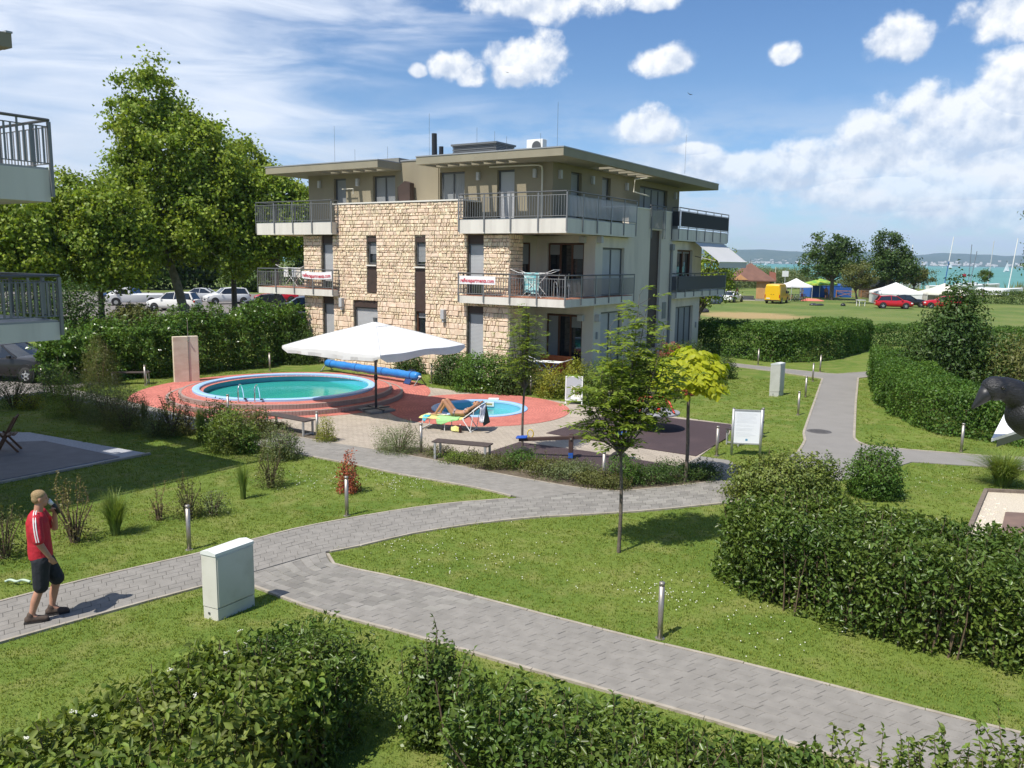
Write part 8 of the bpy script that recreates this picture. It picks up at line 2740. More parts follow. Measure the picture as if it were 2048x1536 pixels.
# sign posts near the water
sp = empty('sign_post', (*(43.23,132.96), 0), 0, 'thin post with a small white sign behind the gazebo', 'sign')
MB().tube([(0, 0, 0), (0, 0, 3.9)], 0.05, 6).build('post', m_pole, sp)
MB().box(-0.5, 0.5, -0.06, -0.03, 2.9, 3.8).build('plate', m_white, sp)
o = empty('flag_pole', (*(37.35,119.17), 0), 0, 'thin pale pole left of the white sign', 'pole')
MB().tube([(0, 0, 0), (0, 0, 4.5)], 0.05, 6).build('post', mat('pale_pole', (0.6, 0.6, 0.5), 0.5), o)
o = empty('storm_signal', (96.0, 178.0, 0), 0, 'red signal lamp on a thin post in front of the lake', 'signal')
MB().tube([(0, 0, 0), (0, 0, 3.3)], 0.07, 6).build('post', m_white, o)
MB().bbox(-0.3, 0.3, -0.2, 0.2, 2.6, 3.3, 0.05).build('lamp', mat('signal_red', (0.30, 0.02, 0.04), 0.5), o)
# roof of a shed behind the tents
sh_ = empty('shed', (56.0, 128.0, 0), R(10), 'shed with a black pitched roof behind the white tents', 'shed')
MB().box(-2, 2, -2, 2, 0, 1.75).build('wall', mat('brown_boards', (0.16, 0.10, 0.06), 0.8), sh_)
MB().add([(-2.3, -2.3, 1.7), (2.3, -2.3, 1.7), (2.3, 2.3, 1.7), (-2.3, 2.3, 1.7), (0, -2.3, 3.2), (0, 2.3, 3.2)], [(0, 1, 4), (3, 5, 2), (0, 4, 5, 3), (1, 2, 5, 4)]).build('roof', mat('black_roof', (0.02, 0.02, 0.025), 0.6), sh_)

# ---------------------------------------------------------------- boats
m_sail = mat('sail_cloth', (0.82, 0.82, 0.82), 0.7, trans=0.12, tint=(1, 1, 1))
m_hull = mat('boat_hull', (0.75, 0.75, 0.74), 0.35)

def hull_mb(L, w, h):
 V, F = [], []
 n = 10
 for i in range(n + 1):
  t = i / n
  x = -L / 2 + L * t
  ww = w / 2 * (1 - max(0, (t - 0.55) / 0.45) ** 2) * (0.82 + 0.18 * min(1, t / 0.3))
  zz = h * (1 + 0.25 * t * t)
  V += [(x, 0, -0.25 * h * (1 - t ** 4)), (x, ww * 0.7, 0.05), (x, ww, zz), (x, ww * 0.55, zz + 0.08), (x, -ww * 0.55, zz + 0.08), (x, -ww, zz), (x, -ww * 0.7, 0.05)]
 for i in range(n):
  for j in range(7):
   F.append((i * 7 + j, i * 7 + (j + 1) % 7, (i + 1) * 7 + (j + 1) % 7, (i + 1) * 7 + j))
 F.append(tuple(range(6, -1, -1)))
 return MB().add(V, F)

def sailboat(x, y, s, rz, label, sails=True, z=-0.65):
 o = empty('sailboat', (x, y, z), rz, label, 'sailboat', 'sailboats on the lake')
 o.scale = (s, s, s)
 hull_mb(8, 2.4, 0.9).build('hull', m_hull, o)
 MB().tube([(0.5, 0, 0.8), (0.5, 0, 11)], 0.07, 6).build('mast', m_hull, o)
 if sails:
  MB().add([(0.4, 0, 1.4), (-3.6, 0.5, 1.5), (-1.9, 0.6, 5.5), (0.35, 0, 10.8)], [(0, 1, 2, 3)]).build('mainsail', m_sail, o)
  MB().add([(3.8, 0, 1.0), (0.7, 0.35, 1.3), (0.55, 0.1, 9.2)], [(0, 1, 2)]).build('jib', m_sail, o)
 return o

for i, (px, D, s, rz, lab) in enumerate(((2000, 900, 1.0, 20, 'largest white sailboat, just behind the right hand mast'), (2016, 2300, 1.3, 60, 'white sailboat right of the tall white mast'), (1888, 1900, 1.2, 10, 'white sailboat right of the blue and white mast'), (1872, 2300, 1.3, 70, 'white sailboat left of the blue and white mast'), (1522, 2200, 1.0, 30, 'white sailboat above the pavilion roof'), (1555, 2600, 1.0, 80, 'small white sailboat right of the one above the pavilion'), (1905, 3000, 1.1, 40, 'tiny far sailboat, third from the right'), (1938, 3200, 1.2, 15, 'tiny far sailboat left of the pale thin mast'), (1842, 2600, 1.6, 50, 'white sailboat right of the large dark trees'), (1588, 3000, 0.9, 20, 'tiny far sailboat left of the large dark trees'), (1998, 3200, 1.1, 75, 'tiny far sailboat behind the largest one'), (1975, 3400, 1.0, 35, 'tiny far sailboat by the young tree'))):
 x = (px - 1024) / 1656 * D * 1.0
 sailboat(x, D, s, R(rz), lab)

def moored(x, y, mast_h, m, label, lean=0.0, rz=0.0, low=None, L=6.0):
 o = empty('moored_boat', (x, y, 0.0), rz, label, 'boat', 'boats laid up by the shore')
 hull_mb(L, 2.0, 0.8).xf(Matrix.Translation((0, 0, 0.2))).build('hull', m_hull, o)
 for sx in (-1.2, 1.2):
  MB().box(sx - 0.15, sx + 0.15, -0.5, 0.5, 0, 0.5).build('cradle', m_timber, o)
 if low is not None:
  MB().tube([(0.3, 0, 1.0), (0.3 + lean * 0.5, 0, mast_h * 0.55)], 0.085, 6).build('lower_mast', low, o)
  MB().tube([(0.3 + lean * 0.5, 0, mast_h * 0.55), (0.3 + lean, 0, mast_h)], 0.075, 6).build('mast', m, o)
 else:
  MB().tube([(0.3, 0, 1.0), (0.3 + lean, 0, mast_h)], 0.08, 6).build('mast', m, o)
 return o

m_bluemast = mat('blue_sail_cover', (0.02, 0.10, 0.32), 0.6)
m_graymast = mat('dark_mast', (0.16, 0.19, 0.23), 0.4)
moored((1876 - 1024) / 1656 * 165, 165, 10.6, m_hull, 'laid up boat with a blue and white leaning mast', 1.0, 0, m_bluemast)
moored((1926 - 1024) / 1656 * 172, 172, 8.0, m_graymast, 'laid up boat with a dark leaning mast', 0.9, 0)
moored((1962 - 1024) / 1656 * 185, 185, 10.5, m_pole, 'laid up boat with a thin pale mast behind the young tree', 0.5, 0)
moored((2003 - 1024) / 1656 * 150, 150, 10.0, m_hull, 'laid up boat with the tallest white mast at the right', 0.85, 0)
moored((1804 - 1024) / 1656 * 175, 175, 9.2, m_hull, 'laid up boat with a white mast right of the large dark trees', 0.35, 0)
moored((1924 - 1024) / 1656 * 190, 190, 9.8, m_graymast, 'laid up boat with a thin grey mast', 0.0, 0.3)
bt = empty('moored_boat', ((1978 - 1024) / 1656 * 140, 140, 0.0), R(8), 'upturned white boat hull by the far hedge', 'boat', 'boats laid up by the shore')
hull_mb(6, 2.0, 0.9).xf(Matrix.Translation((0, 0, 1.25)) @ Matrix.Rotation(R(180), 4, 'X')).build('hull', m_hull, bt)
for sx in (-1.5, 1.5):
 MB().box(sx - 0.1, sx + 0.1, -0.7, 0.7, 0, 0.6).build('trestle', m_timber, bt)
# two swallows against the sky
for (p, s, lab) in (((-0.65,60.00,17.82), 0.35, 'small dark bird in front of the middle cloud'), ((11.09,55.00,15.57), 0.45, 'small dark bird in the blue sky right of the clouds')):
 bd = MB().add([(0, 0, 0), (-0.55, 0.1, 0.16), (-0.28, -0.12, 0.05), (0.0, -0.45, 0), (0.28, -0.12, 0.05), (0.55, 0.1, 0.16), (0, 0.28, 0.02), (0.0, -0.08, -0.06), (0.0, 0.05, 0.05)], [(8, 1, 2), (8, 2, 3), (8, 3, 4), (8, 4, 5), (8, 5, 6), (8, 6, 1), (7, 2, 1), (7, 3, 2), (7, 4, 3), (7, 5, 4), (7, 6, 5), (7, 1, 6)])
 o = bd.build('bird', m_black)
 o.location = p
 o.scale = (s, s, s)
 o.rotation_euler = (R(15), R(10), R(30))
 tag(o, lab, 'bird')

# ---------------------------------------------------------------- people
m_skin = mat('skin', (0.50, 0.265, 0.175), 0.55, (0.43, 0.215, 0.14), 6, spec=0.35)
m_skin_tan = mat('tanned_skin', (0.44, 0.23, 0.13), 0.5, (0.38, 0.19, 0.105), 6, spec=0.4)

def fuse(mb, name, m, parent, voxel=0.011, smooth=6):
 """melt overlapping volumes into one continuous surface"""
 me = mb.mesh(name)
 ob = bpy.data.objects.new(name, me)
 C.objects.link(ob)
 r_ = ob.modifiers.new('r', 'REMESH')
 r_.mode = 'VOXEL'
 r_.voxel_size = voxel
 s_ = ob.modifiers.new('s', 'SMOOTH')
 s_.factor = 0.5
 s_.iterations = smooth
 bpy.context.view_layer.update()
 out = bpy.data.meshes.new_from_object(ob.evaluated_get(bpy.context.evaluated_depsgraph_get()))
 bpy.data.objects.remove(ob)
 out.polygons.foreach_set('use_smooth', np.ones(len(out.polygons), bool))
 return link(name, out, m, parent)

def limb(mb, pts, rs, k=12):
 """tapered limb with rounded joints"""
 P = smooth_line(pts, 5 * len(pts), 1)
 t = np.linspace(0, len(rs) - 1, len(P))
 mb.tube(P, list(np.interp(t, range(len(rs)), rs)), k)
 for p, r_ in zip((pts[0], pts[-1]), (rs[0], rs[-1])):
  mb.ico(p, r_ * 1.0, 2)

def trunk_loft(mb, secs, k=18):
 """secs: centre (x,y,z), half-depth, half-width; stacked along the spine"""
 V, F = [], []
 n = len(secs)
 for i, (c, a, b) in enumerate(secs):
  c = np.array(c, float)
  d = np.array(secs[min(i + 1, n - 1)][0], float) - np.array(secs[max(i - 1, 0)][0], float)
  d = unit(d)
  y = np.array([0, 1.0, 0])
  x = unit(np.cross(y, d))
  for j in range(k):
   t = 2 * math.pi * j / k
   V.append(c + x * a * math.cos(t) + y * b * math.sin(t))
 for i in range(n - 1):
  for j in range(k):
   F.append((i * k + j, i * k + (j + 1) % k, (i + 1) * k + (j + 1) % k, (i + 1) * k + j))
 F += [tuple(range(k - 1, -1, -1)), tuple((n - 1) * k + j for j in range(k))]
 mb.add(V, F)

def head(mb, c, face, up, s=1.0):
 """skull, jaw, nose, brow, chin, lips and ears; face and up are unit directions"""
 f, u = unit(np.array(face, float)), np.array(up, float)
 u = unit(u - f * np.dot(u, f))
 l = np.cross(u, f)
 Mx = Matrix(((f[0], l[0], u[0], c[0]), (f[1], l[1], u[1], c[1]), (f[2], l[2], u[2], c[2]), (0, 0, 0, 1))) @ Matrix.Diagonal((s, s, s, 1))
 q = MB()
 q.ico((-0.012, 0, 0.028), (0.098, 0.077, 0.090), 3)
 q.ico((0.025, 0, -0.045), (0.066, 0.058, 0.072), 3)
 q.ico((0.068, 0, -0.098), (0.022, 0.026, 0.018), 2)
 q.tube([(0.082, 0, 0.018), (0.112, 0, -0.022), (0.086, 0, -0.034)], [0.010, 0.015, 0.012], 8)
 q.ico((0.080, 0, -0.062), (0.012, 0.026, 0.010), 2)
 q.ico((0.076, 0, 0.032), (0.016, 0.056, 0.010), 2)
 for sy in (-1, 1):
  q.ico((-0.004, sy * 0.078, -0.008), (0.020, 0.011, 0.032), 2)
 q.xf(Mx)
 mb.add(q.v, q.f)
 return Mx

def hand(mb, wrist, d, palm_n, s=1.0, curl=0.5, r=0.0085):
 """palm, four unequal curled fingers and a thumb from the side of the palm"""
 d, nn = unit(np.array(d, float)), np.array(palm_n, float)
 nn = unit(nn - d * np.dot(nn, d))
 w = np.cross(d, nn)
 wr = np.array(wrist, float)
 c = wr + d * 0.045 * s
 for q in np.linspace(-0.028, 0.028, 4):
  limb(mb, [wr + w * q * 0.6 * s, c + w * q * s, wr + d * 0.088 * s + w * q * s], [0.014 * s, 0.014 * s, 0.011 * s], 8)
 for q, ln in zip((-0.030, -0.010, 0.010, 0.030), (0.060, 0.072, 0.068, 0.052)):
  p0 = wr + d * 0.088 * s + w * q * s
  a1, a2 = curl * 0.8, curl * 1.9
  p1 = p0 + (d * math.cos(a1) + nn * math.sin(a1)) * ln * 0.5 * s
  p2 = p1 + (d * math.cos(a2) + nn * math.sin(a2)) * ln * 0.5 * s
  limb(mb, [p0, p1, p2], [r * s, r * 0.95 * s, r * 0.8 * s], 8)
 t0 = wr + d * 0.025 * s - w * 0.03 * s
 t1 = t0 + (d * 0.6 - w * 0.6 + nn * 0.4) * 0.04 * s
 limb(mb, [t0, t1, t1 + (d * 0.8 + nn * 0.5) * 0.032 * s], [0.013 * s, 0.011 * s, 0.009 * s], 8)

def eyes(parent, Mx, closed=False):
 for sy in (-1, 1):
  MB().ico((0.077, sy * 0.031, 0.010), (0.009, 0.011, 0.007), 2).xf(Mx).build('eye', mat('eye_dark', (0.12, 0.09, 0.07), 0.4), parent)

def man():
 o = empty('person', (*(-6.37,10.78), 0.03), R(24), 'man in red shirt and dark shorts walking along the paved path, drinking', 'person')
 b = MB()
 trunk_loft(b, [((0.0, 0, 0.86), 0.12, 0.16), ((0.0, 0, 0.96), 0.125, 0.172), ((-0.005, 0, 1.08), 0.115, 0.155), ((-0.01, 0, 1.22), 0.12, 0.165), ((-0.015, 0, 1.36), 0.12, 0.185), ((-0.02, 0, 1.46), 0.09, 0.17), ((-0.01, 0, 1.51), 0.06, 0.08)])
 limb(b, [(-0.01, 0, 1.46), (0.01, 0, 1.56), (0.02, 0, 1.62)], [0.066, 0.058, 0.058])
 Mx = head(b, (0.035, 0, 1.695), (1, 0.06, -0.06), (0, 0, 1), 0.94)
 sh_r, el_r, wr_r = (-0.02, -0.205, 1.44), (0.02, -0.275, 1.15), (0.13, -0.255, 0.935)
 sh_l, el_l, wr_l = (0.0, 0.20, 1.43), (0.16, 0.235, 1.20), (0.185, 0.10, 1.455)
 limb(b, [sh_r, el_r], [0.062, 0.047])
 limb(b, [el_r, wr_r], [0.047, 0.030])
 hand(b, wr_r, (0.45, 0.1, -0.85), (0.2, 1, 0.1), 1.0, 0.75)
 limb(b, [sh_l, el_l], [0.062, 0.046])
 limb(b, [el_l, wr_l], [0.046, 0.029])
 hand(b, wr_l, (0.05, -0.45, 0.9), (-0.2, -0.6, -0.2), 1.0, 0.95)
 hipR, knR, anR = (0.0, -0.095, 0.90), (-0.02, -0.10, 0.49), (-0.155, -0.10, 0.10)
 hipL, knL, anL = (0.01, 0.095, 0.90), (0.16, 0.10, 0.50), (0.075, 0.10, 0.12)
 for h_, k_, a_ in ((hipR, knR, anR), (hipL, knL, anL)):
  limb(b, [h_, k_], [0.092, 0.058])
  mid = [(k_[i] * 0.62 + a_[i] * 0.38) - (0.018 if i == 0 else 0) for i in range(3)]
  limb(b, [k_, mid, a_], [0.056, 0.058, 0.036])
  limb(b, [a_, (a_[0] + 0.10, a_[1], 0.05)], [0.040, 0.032])
 fuse(b, 'body', m_skin, o)
 eyes(o, Mx)
 hr = MB()
 hr.ico((-0.022, 0, 0.052), (0.098, 0.083, 0.080), 3)
 hr.ico((-0.045, 0, 0.0), (0.070, 0.080, 0.075), 3)
 hr.xf(Mx)
 fuse(hr, 'hair', mat('blond_hair', (0.40, 0.28, 0.14), 0.8, (0.30, 0.20, 0.095), 70, bump=0.8, bscale=120), o, 0.010, 4)
 s_ = MB()
 trunk_loft(s_, [((-0.005, 0, 0.885), 0.150, 0.195), ((-0.01, 0, 0.98), 0.152, 0.190), ((-0.01, 0, 1.10), 0.145, 0.178), ((-0.015, 0, 1.24), 0.145, 0.185), ((-0.02, 0, 1.38), 0.138, 0.205), ((-0.02, 0, 1.47), 0.105, 0.175), ((-0.012, 0, 1.525), 0.070, 0.085)])
 limb(s_, [(-0.02, -0.17, 1.455), (-0.01, -0.235, 1.32), (0.01, -0.268, 1.20)], [0.085, 0.082, 0.076])
 limb(s_, [(0.0, 0.17, 1.455), (0.06, 0.225, 1.33), (0.11, 0.24, 1.26)], [0.085, 0.082, 0.074])
 fuse(s_, 'shirt', mat('red_jersey', (0.46, 0.012, 0.028), 0.75, (0.40, 0.010, 0.024), 9, bump=1.0, bscale=11), o, 0.011, 3)
 for y_, pts in ((-1, [(-0.02, -0.09, 1.552), (-0.022, -0.17, 1.545), (-0.022, -0.258, 1.475), (-0.014, -0.312, 1.34), (0.008, -0.340, 1.19)]), (1, [(-0.015, 0.10, 1.548), (0.0, 0.175, 1.535), (0.03, 0.262, 1.43), (0.06, 0.300, 1.34)])):
  for dx in (-0.013, 0.013):
   MB().tube(smooth_line([(p[0] + dx, p[1], p[2]) for p in pts], 16, 1), 0.008, 6).build('sleeve_stripe', m_white, o)
 t_ = MB()
 trunk_loft(t_, [((0.005, 0, 0.76), 0.11, 0.16), ((0.0, 0, 0.86), 0.142, 0.188), ((0.0, 0, 0.95), 0.142, 0.185), ((0.0, 0, 1.0), 0.13, 0.17)])
 limb(t_, [(0.0, -0.095, 0.86), (-0.01, -0.10, 0.68), (-0.02, -0.10, 0.50)], [0.118, 0.108, 0.100])
 limb(t_, [(0.01, 0.095, 0.86), (0.09, 0.10, 0.68), (0.155, 0.10, 0.52)], [0.118, 0.108, 0.100])
 fuse(t_, 'shorts', mat('navy_shorts', (0.010, 0.012, 0.018), 0.8, (0.016, 0.018, 0.025), 8, bump=0.9, bscale=12), o, 0.012, 3)
 for a_, nm in ((anR, 'r'), (anL, 'l')):
  f = MB()
  x0 = a_[0]
  limb(f, [(x0 - 0.045, a_[1], 0.055), (x0 + 0.06, a_[1], 0.052), (x0 + 0.17, a_[1] - 0.004, 0.042)], [0.050, 0.050, 0.040])
  limb(f, [(x0 - 0.01, a_[1], 0.07), (x0 - 0.012, a_[1], 0.115)], [0.050, 0.048])
  s2 = fuse(f, 'shoe', mat('brown_shoe', (0.085, 0.058, 0.04), 0.8, (0.06, 0.04, 0.03), 14), o, 0.010, 3)
  MB().prism([(x0 - 0.095, a_[1] - 0.042), (x0 + 0.12, a_[1] - 0.05), (x0 + 0.21, a_[1] - 0.025), (x0 + 0.21, a_[1] + 0.025), (x0 + 0.12, a_[1] + 0.05), (x0 - 0.095, a_[1] + 0.042)], 0.0, 0.026).build('sole', mat('dark_sole', (0.03, 0.026, 0.024), 0.9), s2)
 # what he holds: a dark flask with a white cup at the mouth
 w = Matrix.Translation(o.location) @ Matrix.Rotation(R(24), 4, 'Z')
 dr_ = empty('drinking_flask', w @ Vector((0.20, 0.055, 1.545)), R(24), 'dark flask with a white cup in the hand of the man', 'flask')
 tl = Matrix.Rotation(R(-38), 4, 'Y')
 MB().lathe([(0, -0.10), (0.028, -0.10), (0.030, 0.03), (0.022, 0.05), (0, 0.05)], 14).xf(Matrix.Rotation(R(-24), 4, 'Y')).build('bottle', m_black, dr_, True)
 MB().lathe([(0, 0.05), (0.026, 0.05), (0.034, 0.13), (0.030, 0.13)], 14).xf(tl).build('cup', m_white, dr_, True)

man()

def woman():
 o = empty('person', lou.location, LZ, 'woman in dark patterned bikini sunbathing on the lounger with raised knees', 'person')
 b = MB()
 z = 0.405
 trunk_loft(b, [((0.90, 0, z + 0.10), 0.095, 0.15), ((0.99, 0, z + 0.105), 0.10, 0.165), ((1.09, 0, z + 0.095), 0.088, 0.145), ((1.20, 0, z + 0.095), 0.078, 0.122), ((1.32, 0, z + 0.115), 0.088, 0.135), ((1.44, 0, z + 0.19), 0.088, 0.155), ((1.52, 0, z + 0.255), 0.060, 0.145), ((1.56, 0, z + 0.285), 0.045, 0.07)])
 for sy in (-1, 1):
  b.ico((1.36, sy * 0.072, z + 0.205), (0.062, 0.060, 0.055), 2)
 limb(b, [(1.53, 0, z + 0.265), (1.60, 0, z + 0.335)], [0.05, 0.046])
 Mx = head(b, (1.665, 0, z + 0.395), (-0.42, 0, 0.9), (0.85, 0, 0.5), 0.92)
 for sy, kx, fx in ((-1, 0.66, 0.42), (1, 0.70, 0.50)):
  y = sy * 0.085
  limb(b, [(0.95, y, z + 0.105), (kx + 0.02, y * 1.1, z + 0.445)], [0.088, 0.056])
  m1 = (kx * 0.66 + fx * 0.34 + 0.02, y, z + 0.30)
  limb(b, [(kx, y * 1.1, z + 0.445), m1, (fx, y, z + 0.065)], [0.053, 0.051, 0.030])
  limb(b, [(fx + 0.02, y, z + 0.045), (fx - 0.08, y, z + 0.03), (fx - 0.16, y, z + 0.022)], [0.034, 0.030, 0.020], 10)
  sh, el, wr = (1.49, sy * 0.155, z + 0.25), (1.74, sy * 0.30, z + 0.42), (1.80, sy * 0.10, z + 0.44)
  limb(b, [sh, el], [0.046, 0.036])
  limb(b, [el, wr], [0.036, 0.025])
  hand(b, wr, (0.1, -sy, 0.15), (-0.6, 0, 0.4), 0.9, 0.4)
 fuse(b, 'body', m_skin_tan, o, 0.010, 5)
 hr = MB()
 hr.ico((-0.03, 0, 0.045), (0.098, 0.088, 0.085), 3)
 hr.ico((-0.06, 0, -0.01), (0.065, 0.085, 0.085), 3)
 hr.xf(Mx)
 fuse(hr, 'hair', mat('brown_hair', (0.10, 0.055, 0.03), 0.6, (0.07, 0.04, 0.02), 20), o, 0.010, 3)
 gl = MB()
 for sy in (-1, 1):
  gl.ico((0.088, sy * 0.033, 0.012), (0.012, 0.030, 0.022), 2)
 gl.tube([(0.094, -0.02, 0.018), (0.096, 0.02, 0.018)], 0.005, 6)
 gl.xf(Mx)
 gl.build('sunglasses', m_black, o)
 m_bik = mat('bikini_print', (0.02, 0.02, 0.03), 0.7, (0.55, 0.42, 0.42), 16, 1.0)
 t_ = MB()
 for sy in (-1, 1):
  t_.ico((1.358, sy * 0.072, z + 0.210), (0.058, 0.058, 0.056), 2)
 fuse(t_, 'bikini_top', m_bik, o, 0.009, 1)
 s_ = MB()
 trunk_loft(s_, [((1.325, 0, z + 0.118), 0.093, 0.140), ((1.345, 0, z + 0.13), 0.095, 0.142)])
 s_.build('bikini_strap', m_bik, o, True)
 q = MB()
 trunk_loft(q, [((0.925, 0, z + 0.10), 0.100, 0.150), ((0.99, 0, z + 0.105), 0.106, 0.171), ((1.035, 0, z + 0.102), 0.100, 0.163)])
 q.build('bikini_bottom', m_bik, o, True)

woman()

def far_person(loc, rz, shirt, legs, label, hat=None, z=0.0):
 o = empty('person', (loc[0], loc[1], z), rz, label, 'person')
 b = MB()
 trunk_loft(b, [((0, 0, 0.86), 0.11, 0.16), ((0, 0, 1.1), 0.11, 0.15), ((0, 0, 1.38), 0.12, 0.18), ((0, 0, 1.5), 0.06, 0.08)], 10)
 limb(b, [(0, 0, 1.46), (0.01, 0, 1.6)], [0.06, 0.055], 8)
 head(b, (0.02, 0, 1.68), (1, 0, 0), (0, 0, 1))
 for sy in (-1, 1):
  limb(b, [(0, sy * 0.2, 1.42), (0.04, sy * 0.26, 1.15), (0.2, sy * 0.2, 1.0)], [0.055, 0.042, 0.03], 8)
  limb(b, [(0, sy * 0.09, 0.9), (0.04 * sy, sy * 0.1, 0.48), (0.02 * sy, sy * 0.1, 0.06)], [0.09, 0.06, 0.04], 8)
  limb(b, [(0.02 * sy, sy * 0.1, 0.05), (0.14 + 0.02 * sy, sy * 0.1, 0.035)], [0.04, 0.03], 8)
 fuse(b, 'body', m_skin, o, 0.022, 3)
 if shirt:
  s_ = MB()
  trunk_loft(s_, [((0, 0, 0.92), 0.13, 0.18), ((0, 0, 1.2), 0.13, 0.175), ((0, 0, 1.4), 0.135, 0.20), ((0, 0, 1.51), 0.07, 0.09)], 12)
  for sy in (-1, 1):
   limb(s_, [(0, sy * 0.18, 1.44), (0.02, sy * 0.25, 1.24)], [0.075, 0.065], 8)
  fuse(s_, 'shirt', mat('far_shirt_%d' % int(shirt[0] * 99 + shirt[2] * 9), shirt, 0.8), o, 0.022, 2)
 t_ = MB()
 trunk_loft(t_, [((0, 0, 0.78), 0.11, 0.16), ((0, 0, 0.98), 0.13, 0.175)], 12)
 for sy in (-1, 1):
  limb(t_, [(0, sy * 0.09, 0.86), (0.03 * sy, sy * 0.1, 0.52)], [0.105, 0.085], 8)
 fuse(t_, 'shorts', mat('far_shorts_%d' % int(legs[0] * 99 + legs[2] * 9), legs, 0.8), o, 0.022, 2)
 h_ = MB().ico((0.0, 0, 1.74), (0.105, 0.09, 0.075), 2)
 h_.build('hair' if hat is None else 'hat', mat('far_hair', (0.06, 0.04, 0.025), 0.8) if hat is None else mat('white_hat', hat, 0.7), o, True)

far_person((30.24,112.66), R(-60), None, (0.25, 0.08, 0.07), 'shirtless person standing under the wooden pavilion')
far_person((-34.43,69.49), R(40), (0.10, 0.07, 0.28), (0.08, 0.08, 0.1), 'person in a purple shirt and white hat in the parking lot', (0.75, 0.75, 0.73))
far_person((45.6, 121.5), R(200), (0.25, 0.10, 0.05), (0.05, 0.05, 0.06), 'person in a brown shirt at the blue stall')
far_person((39.6, 114.2), R(120), (0.55, 0.55, 0.58), (0.3, 0.05, 0.05), 'person in a pale shirt under the white pop-up gazebo')

# ---------------------------------------------------------------- decoy crow on the balcony ledge
def crow():
 D = 1.62
 k = D / 1656
 o = empty('decoy_crow', (1.03,1.62,4.69), 0, 'black plastic decoy crow close to the camera at the right edge', 'decoy bird')
 # local: x right, z up, in metres, origin at the foot
 def P_(px, py, y=0.0):
  return ((px - 2060) * k, y, (850 - py) * k)
 b = MB()
 secs = [((2130, 900), 0.010), ((2110, 862), 0.030), ((2082, 826), 0.046), ((2050, 800), 0.046), ((2022, 785), 0.037), ((2003, 776), 0.0295), ((1989, 775), 0.0265), ((1977, 780), 0.0215), ((1969, 786), 0.0165)]
 pts = [P_(*c) for c, r_ in secs]
 P = smooth_line(pts, 40, 1)
 b.tube(P, list(np.interp(np.linspace(0, len(secs) - 1, 40), range(len(secs)), [r_ for c, r_ in secs])), 24)
 b.ico(P_(1984, 777), (0.027, 0.025, 0.025), 3)
 b.ico(P_(2085, 830), (0.070, 0.055, 0.052), 3)
 m_crow = mat('black_plumage', (0.008, 0.008, 0.010), 0.5, (0.014, 0.014, 0.016), 30, bump=0.3, bscale=110, stretch=(0.6, 3.0, 3.0), spec=0.5)
 fuse(b, 'body', m_crow, o, 0.0026, 12)
 V, F = [], []
 ring = [((1972, 781), 0.017), ((1962, 794), 0.0135), ((1952, 806), 0.008), ((1943, 817), 0.003), ((1940, 821), 0.0008)]
 MB().tube([P_(*c) for c, r_ in ring], [r_ for c, r_ in ring], 16).build('bill', mat('crow_bill', (0.014, 0.014, 0.016), 0.45), o, True)
 e = MB().ico(P_(1985, 772, -0.0255), 0.0042, 2).build('eye', mat('glossy_eye', (0.02, 0.018, 0.016), 0.08), o, True)
 # raised feather rows
 fm = MB()
 rg = np.random.default_rng(12)
 for i in range(150):
  t = rg.uniform(0.10, 0.80)
  j = int(t * 39)
  c, d = P[j], unit(P[min(j + 1, 39)] - P[j - 1])
  r_ = np.interp(t * (len(secs) - 1), range(len(secs)), [q for _c, q in secs])
  a = rg.uniform(-2.6, 0.5)
  y = np.array([0, 1.0, 0])
  n0 = np.cross(d, y)
  nn = unit(y * math.sin(a) * 1.0 + n0 * -math.cos(a))
  s_ = np.cross(nn, d)
  p = c + nn * (r_ * 0.985)
  L_ = 0.015
  fm.add([p, p - d * L_ * 0.6 + s_ * 0.0035 + nn * 0.0012, p - d * L_ + nn * 0.002, p - d * L_ * 0.6 - s_ * 0.0035 + nn * 0.0012], [(0, 1, 2, 3)])
 tag(fm.build('feathers', m_crow, o), kind='stuff')
 for dx in (2075, 2100):
  MB().tube([P_(dx, 852), P_(dx - 6, 878)], 0.005, 8).build('leg', m_black, o)

crow()
# white ledge plate that the crow stands on, carried by the balcony outside the frame
lp = empty('ledge_plate', (0, 0, 0), 0, 'bright white pointed ledge plate under the crow', 'ledge')
zl = 4.655
c0 = np.array((0.97,1.64))
c1 = np.array((1.22,2.01))
c2 = np.array((1.10,1.75))
d1, d2 = (c1 - c0) / np.linalg.norm(c1 - c0), (c2 - c0) / np.linalg.norm(c2 - c0)
poly = [c0, c0 + d2 * 0.75, c0 + d2 * 0.75 + d1 * 0.42, c0 + d1 * 0.42]
lp.location = (c0[0], c0[1], zl)
MB().prism([p - c0 for p in poly], -0.006, 0.0).build('plate', mat('ledge_white', (0.85, 0.85, 0.84), 0.5), lp)
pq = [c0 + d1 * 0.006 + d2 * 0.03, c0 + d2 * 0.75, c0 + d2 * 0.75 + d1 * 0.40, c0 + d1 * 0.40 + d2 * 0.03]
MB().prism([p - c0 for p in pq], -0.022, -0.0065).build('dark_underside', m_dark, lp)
far_c = (c0 + d2 * 0.68 + d1 * 0.2) - c0
MB().tube([(far_c[0], far_c[1], -1.2), (far_c[0], far_c[1], -0.022)], 0.02, 10).build('post', m_rail, lp)
own = MB().box(0.9, 4.0, -2.0, 2.0, 3.20, 3.46).build('balcony_slab', m_slab)
tag(own, kind='structure')

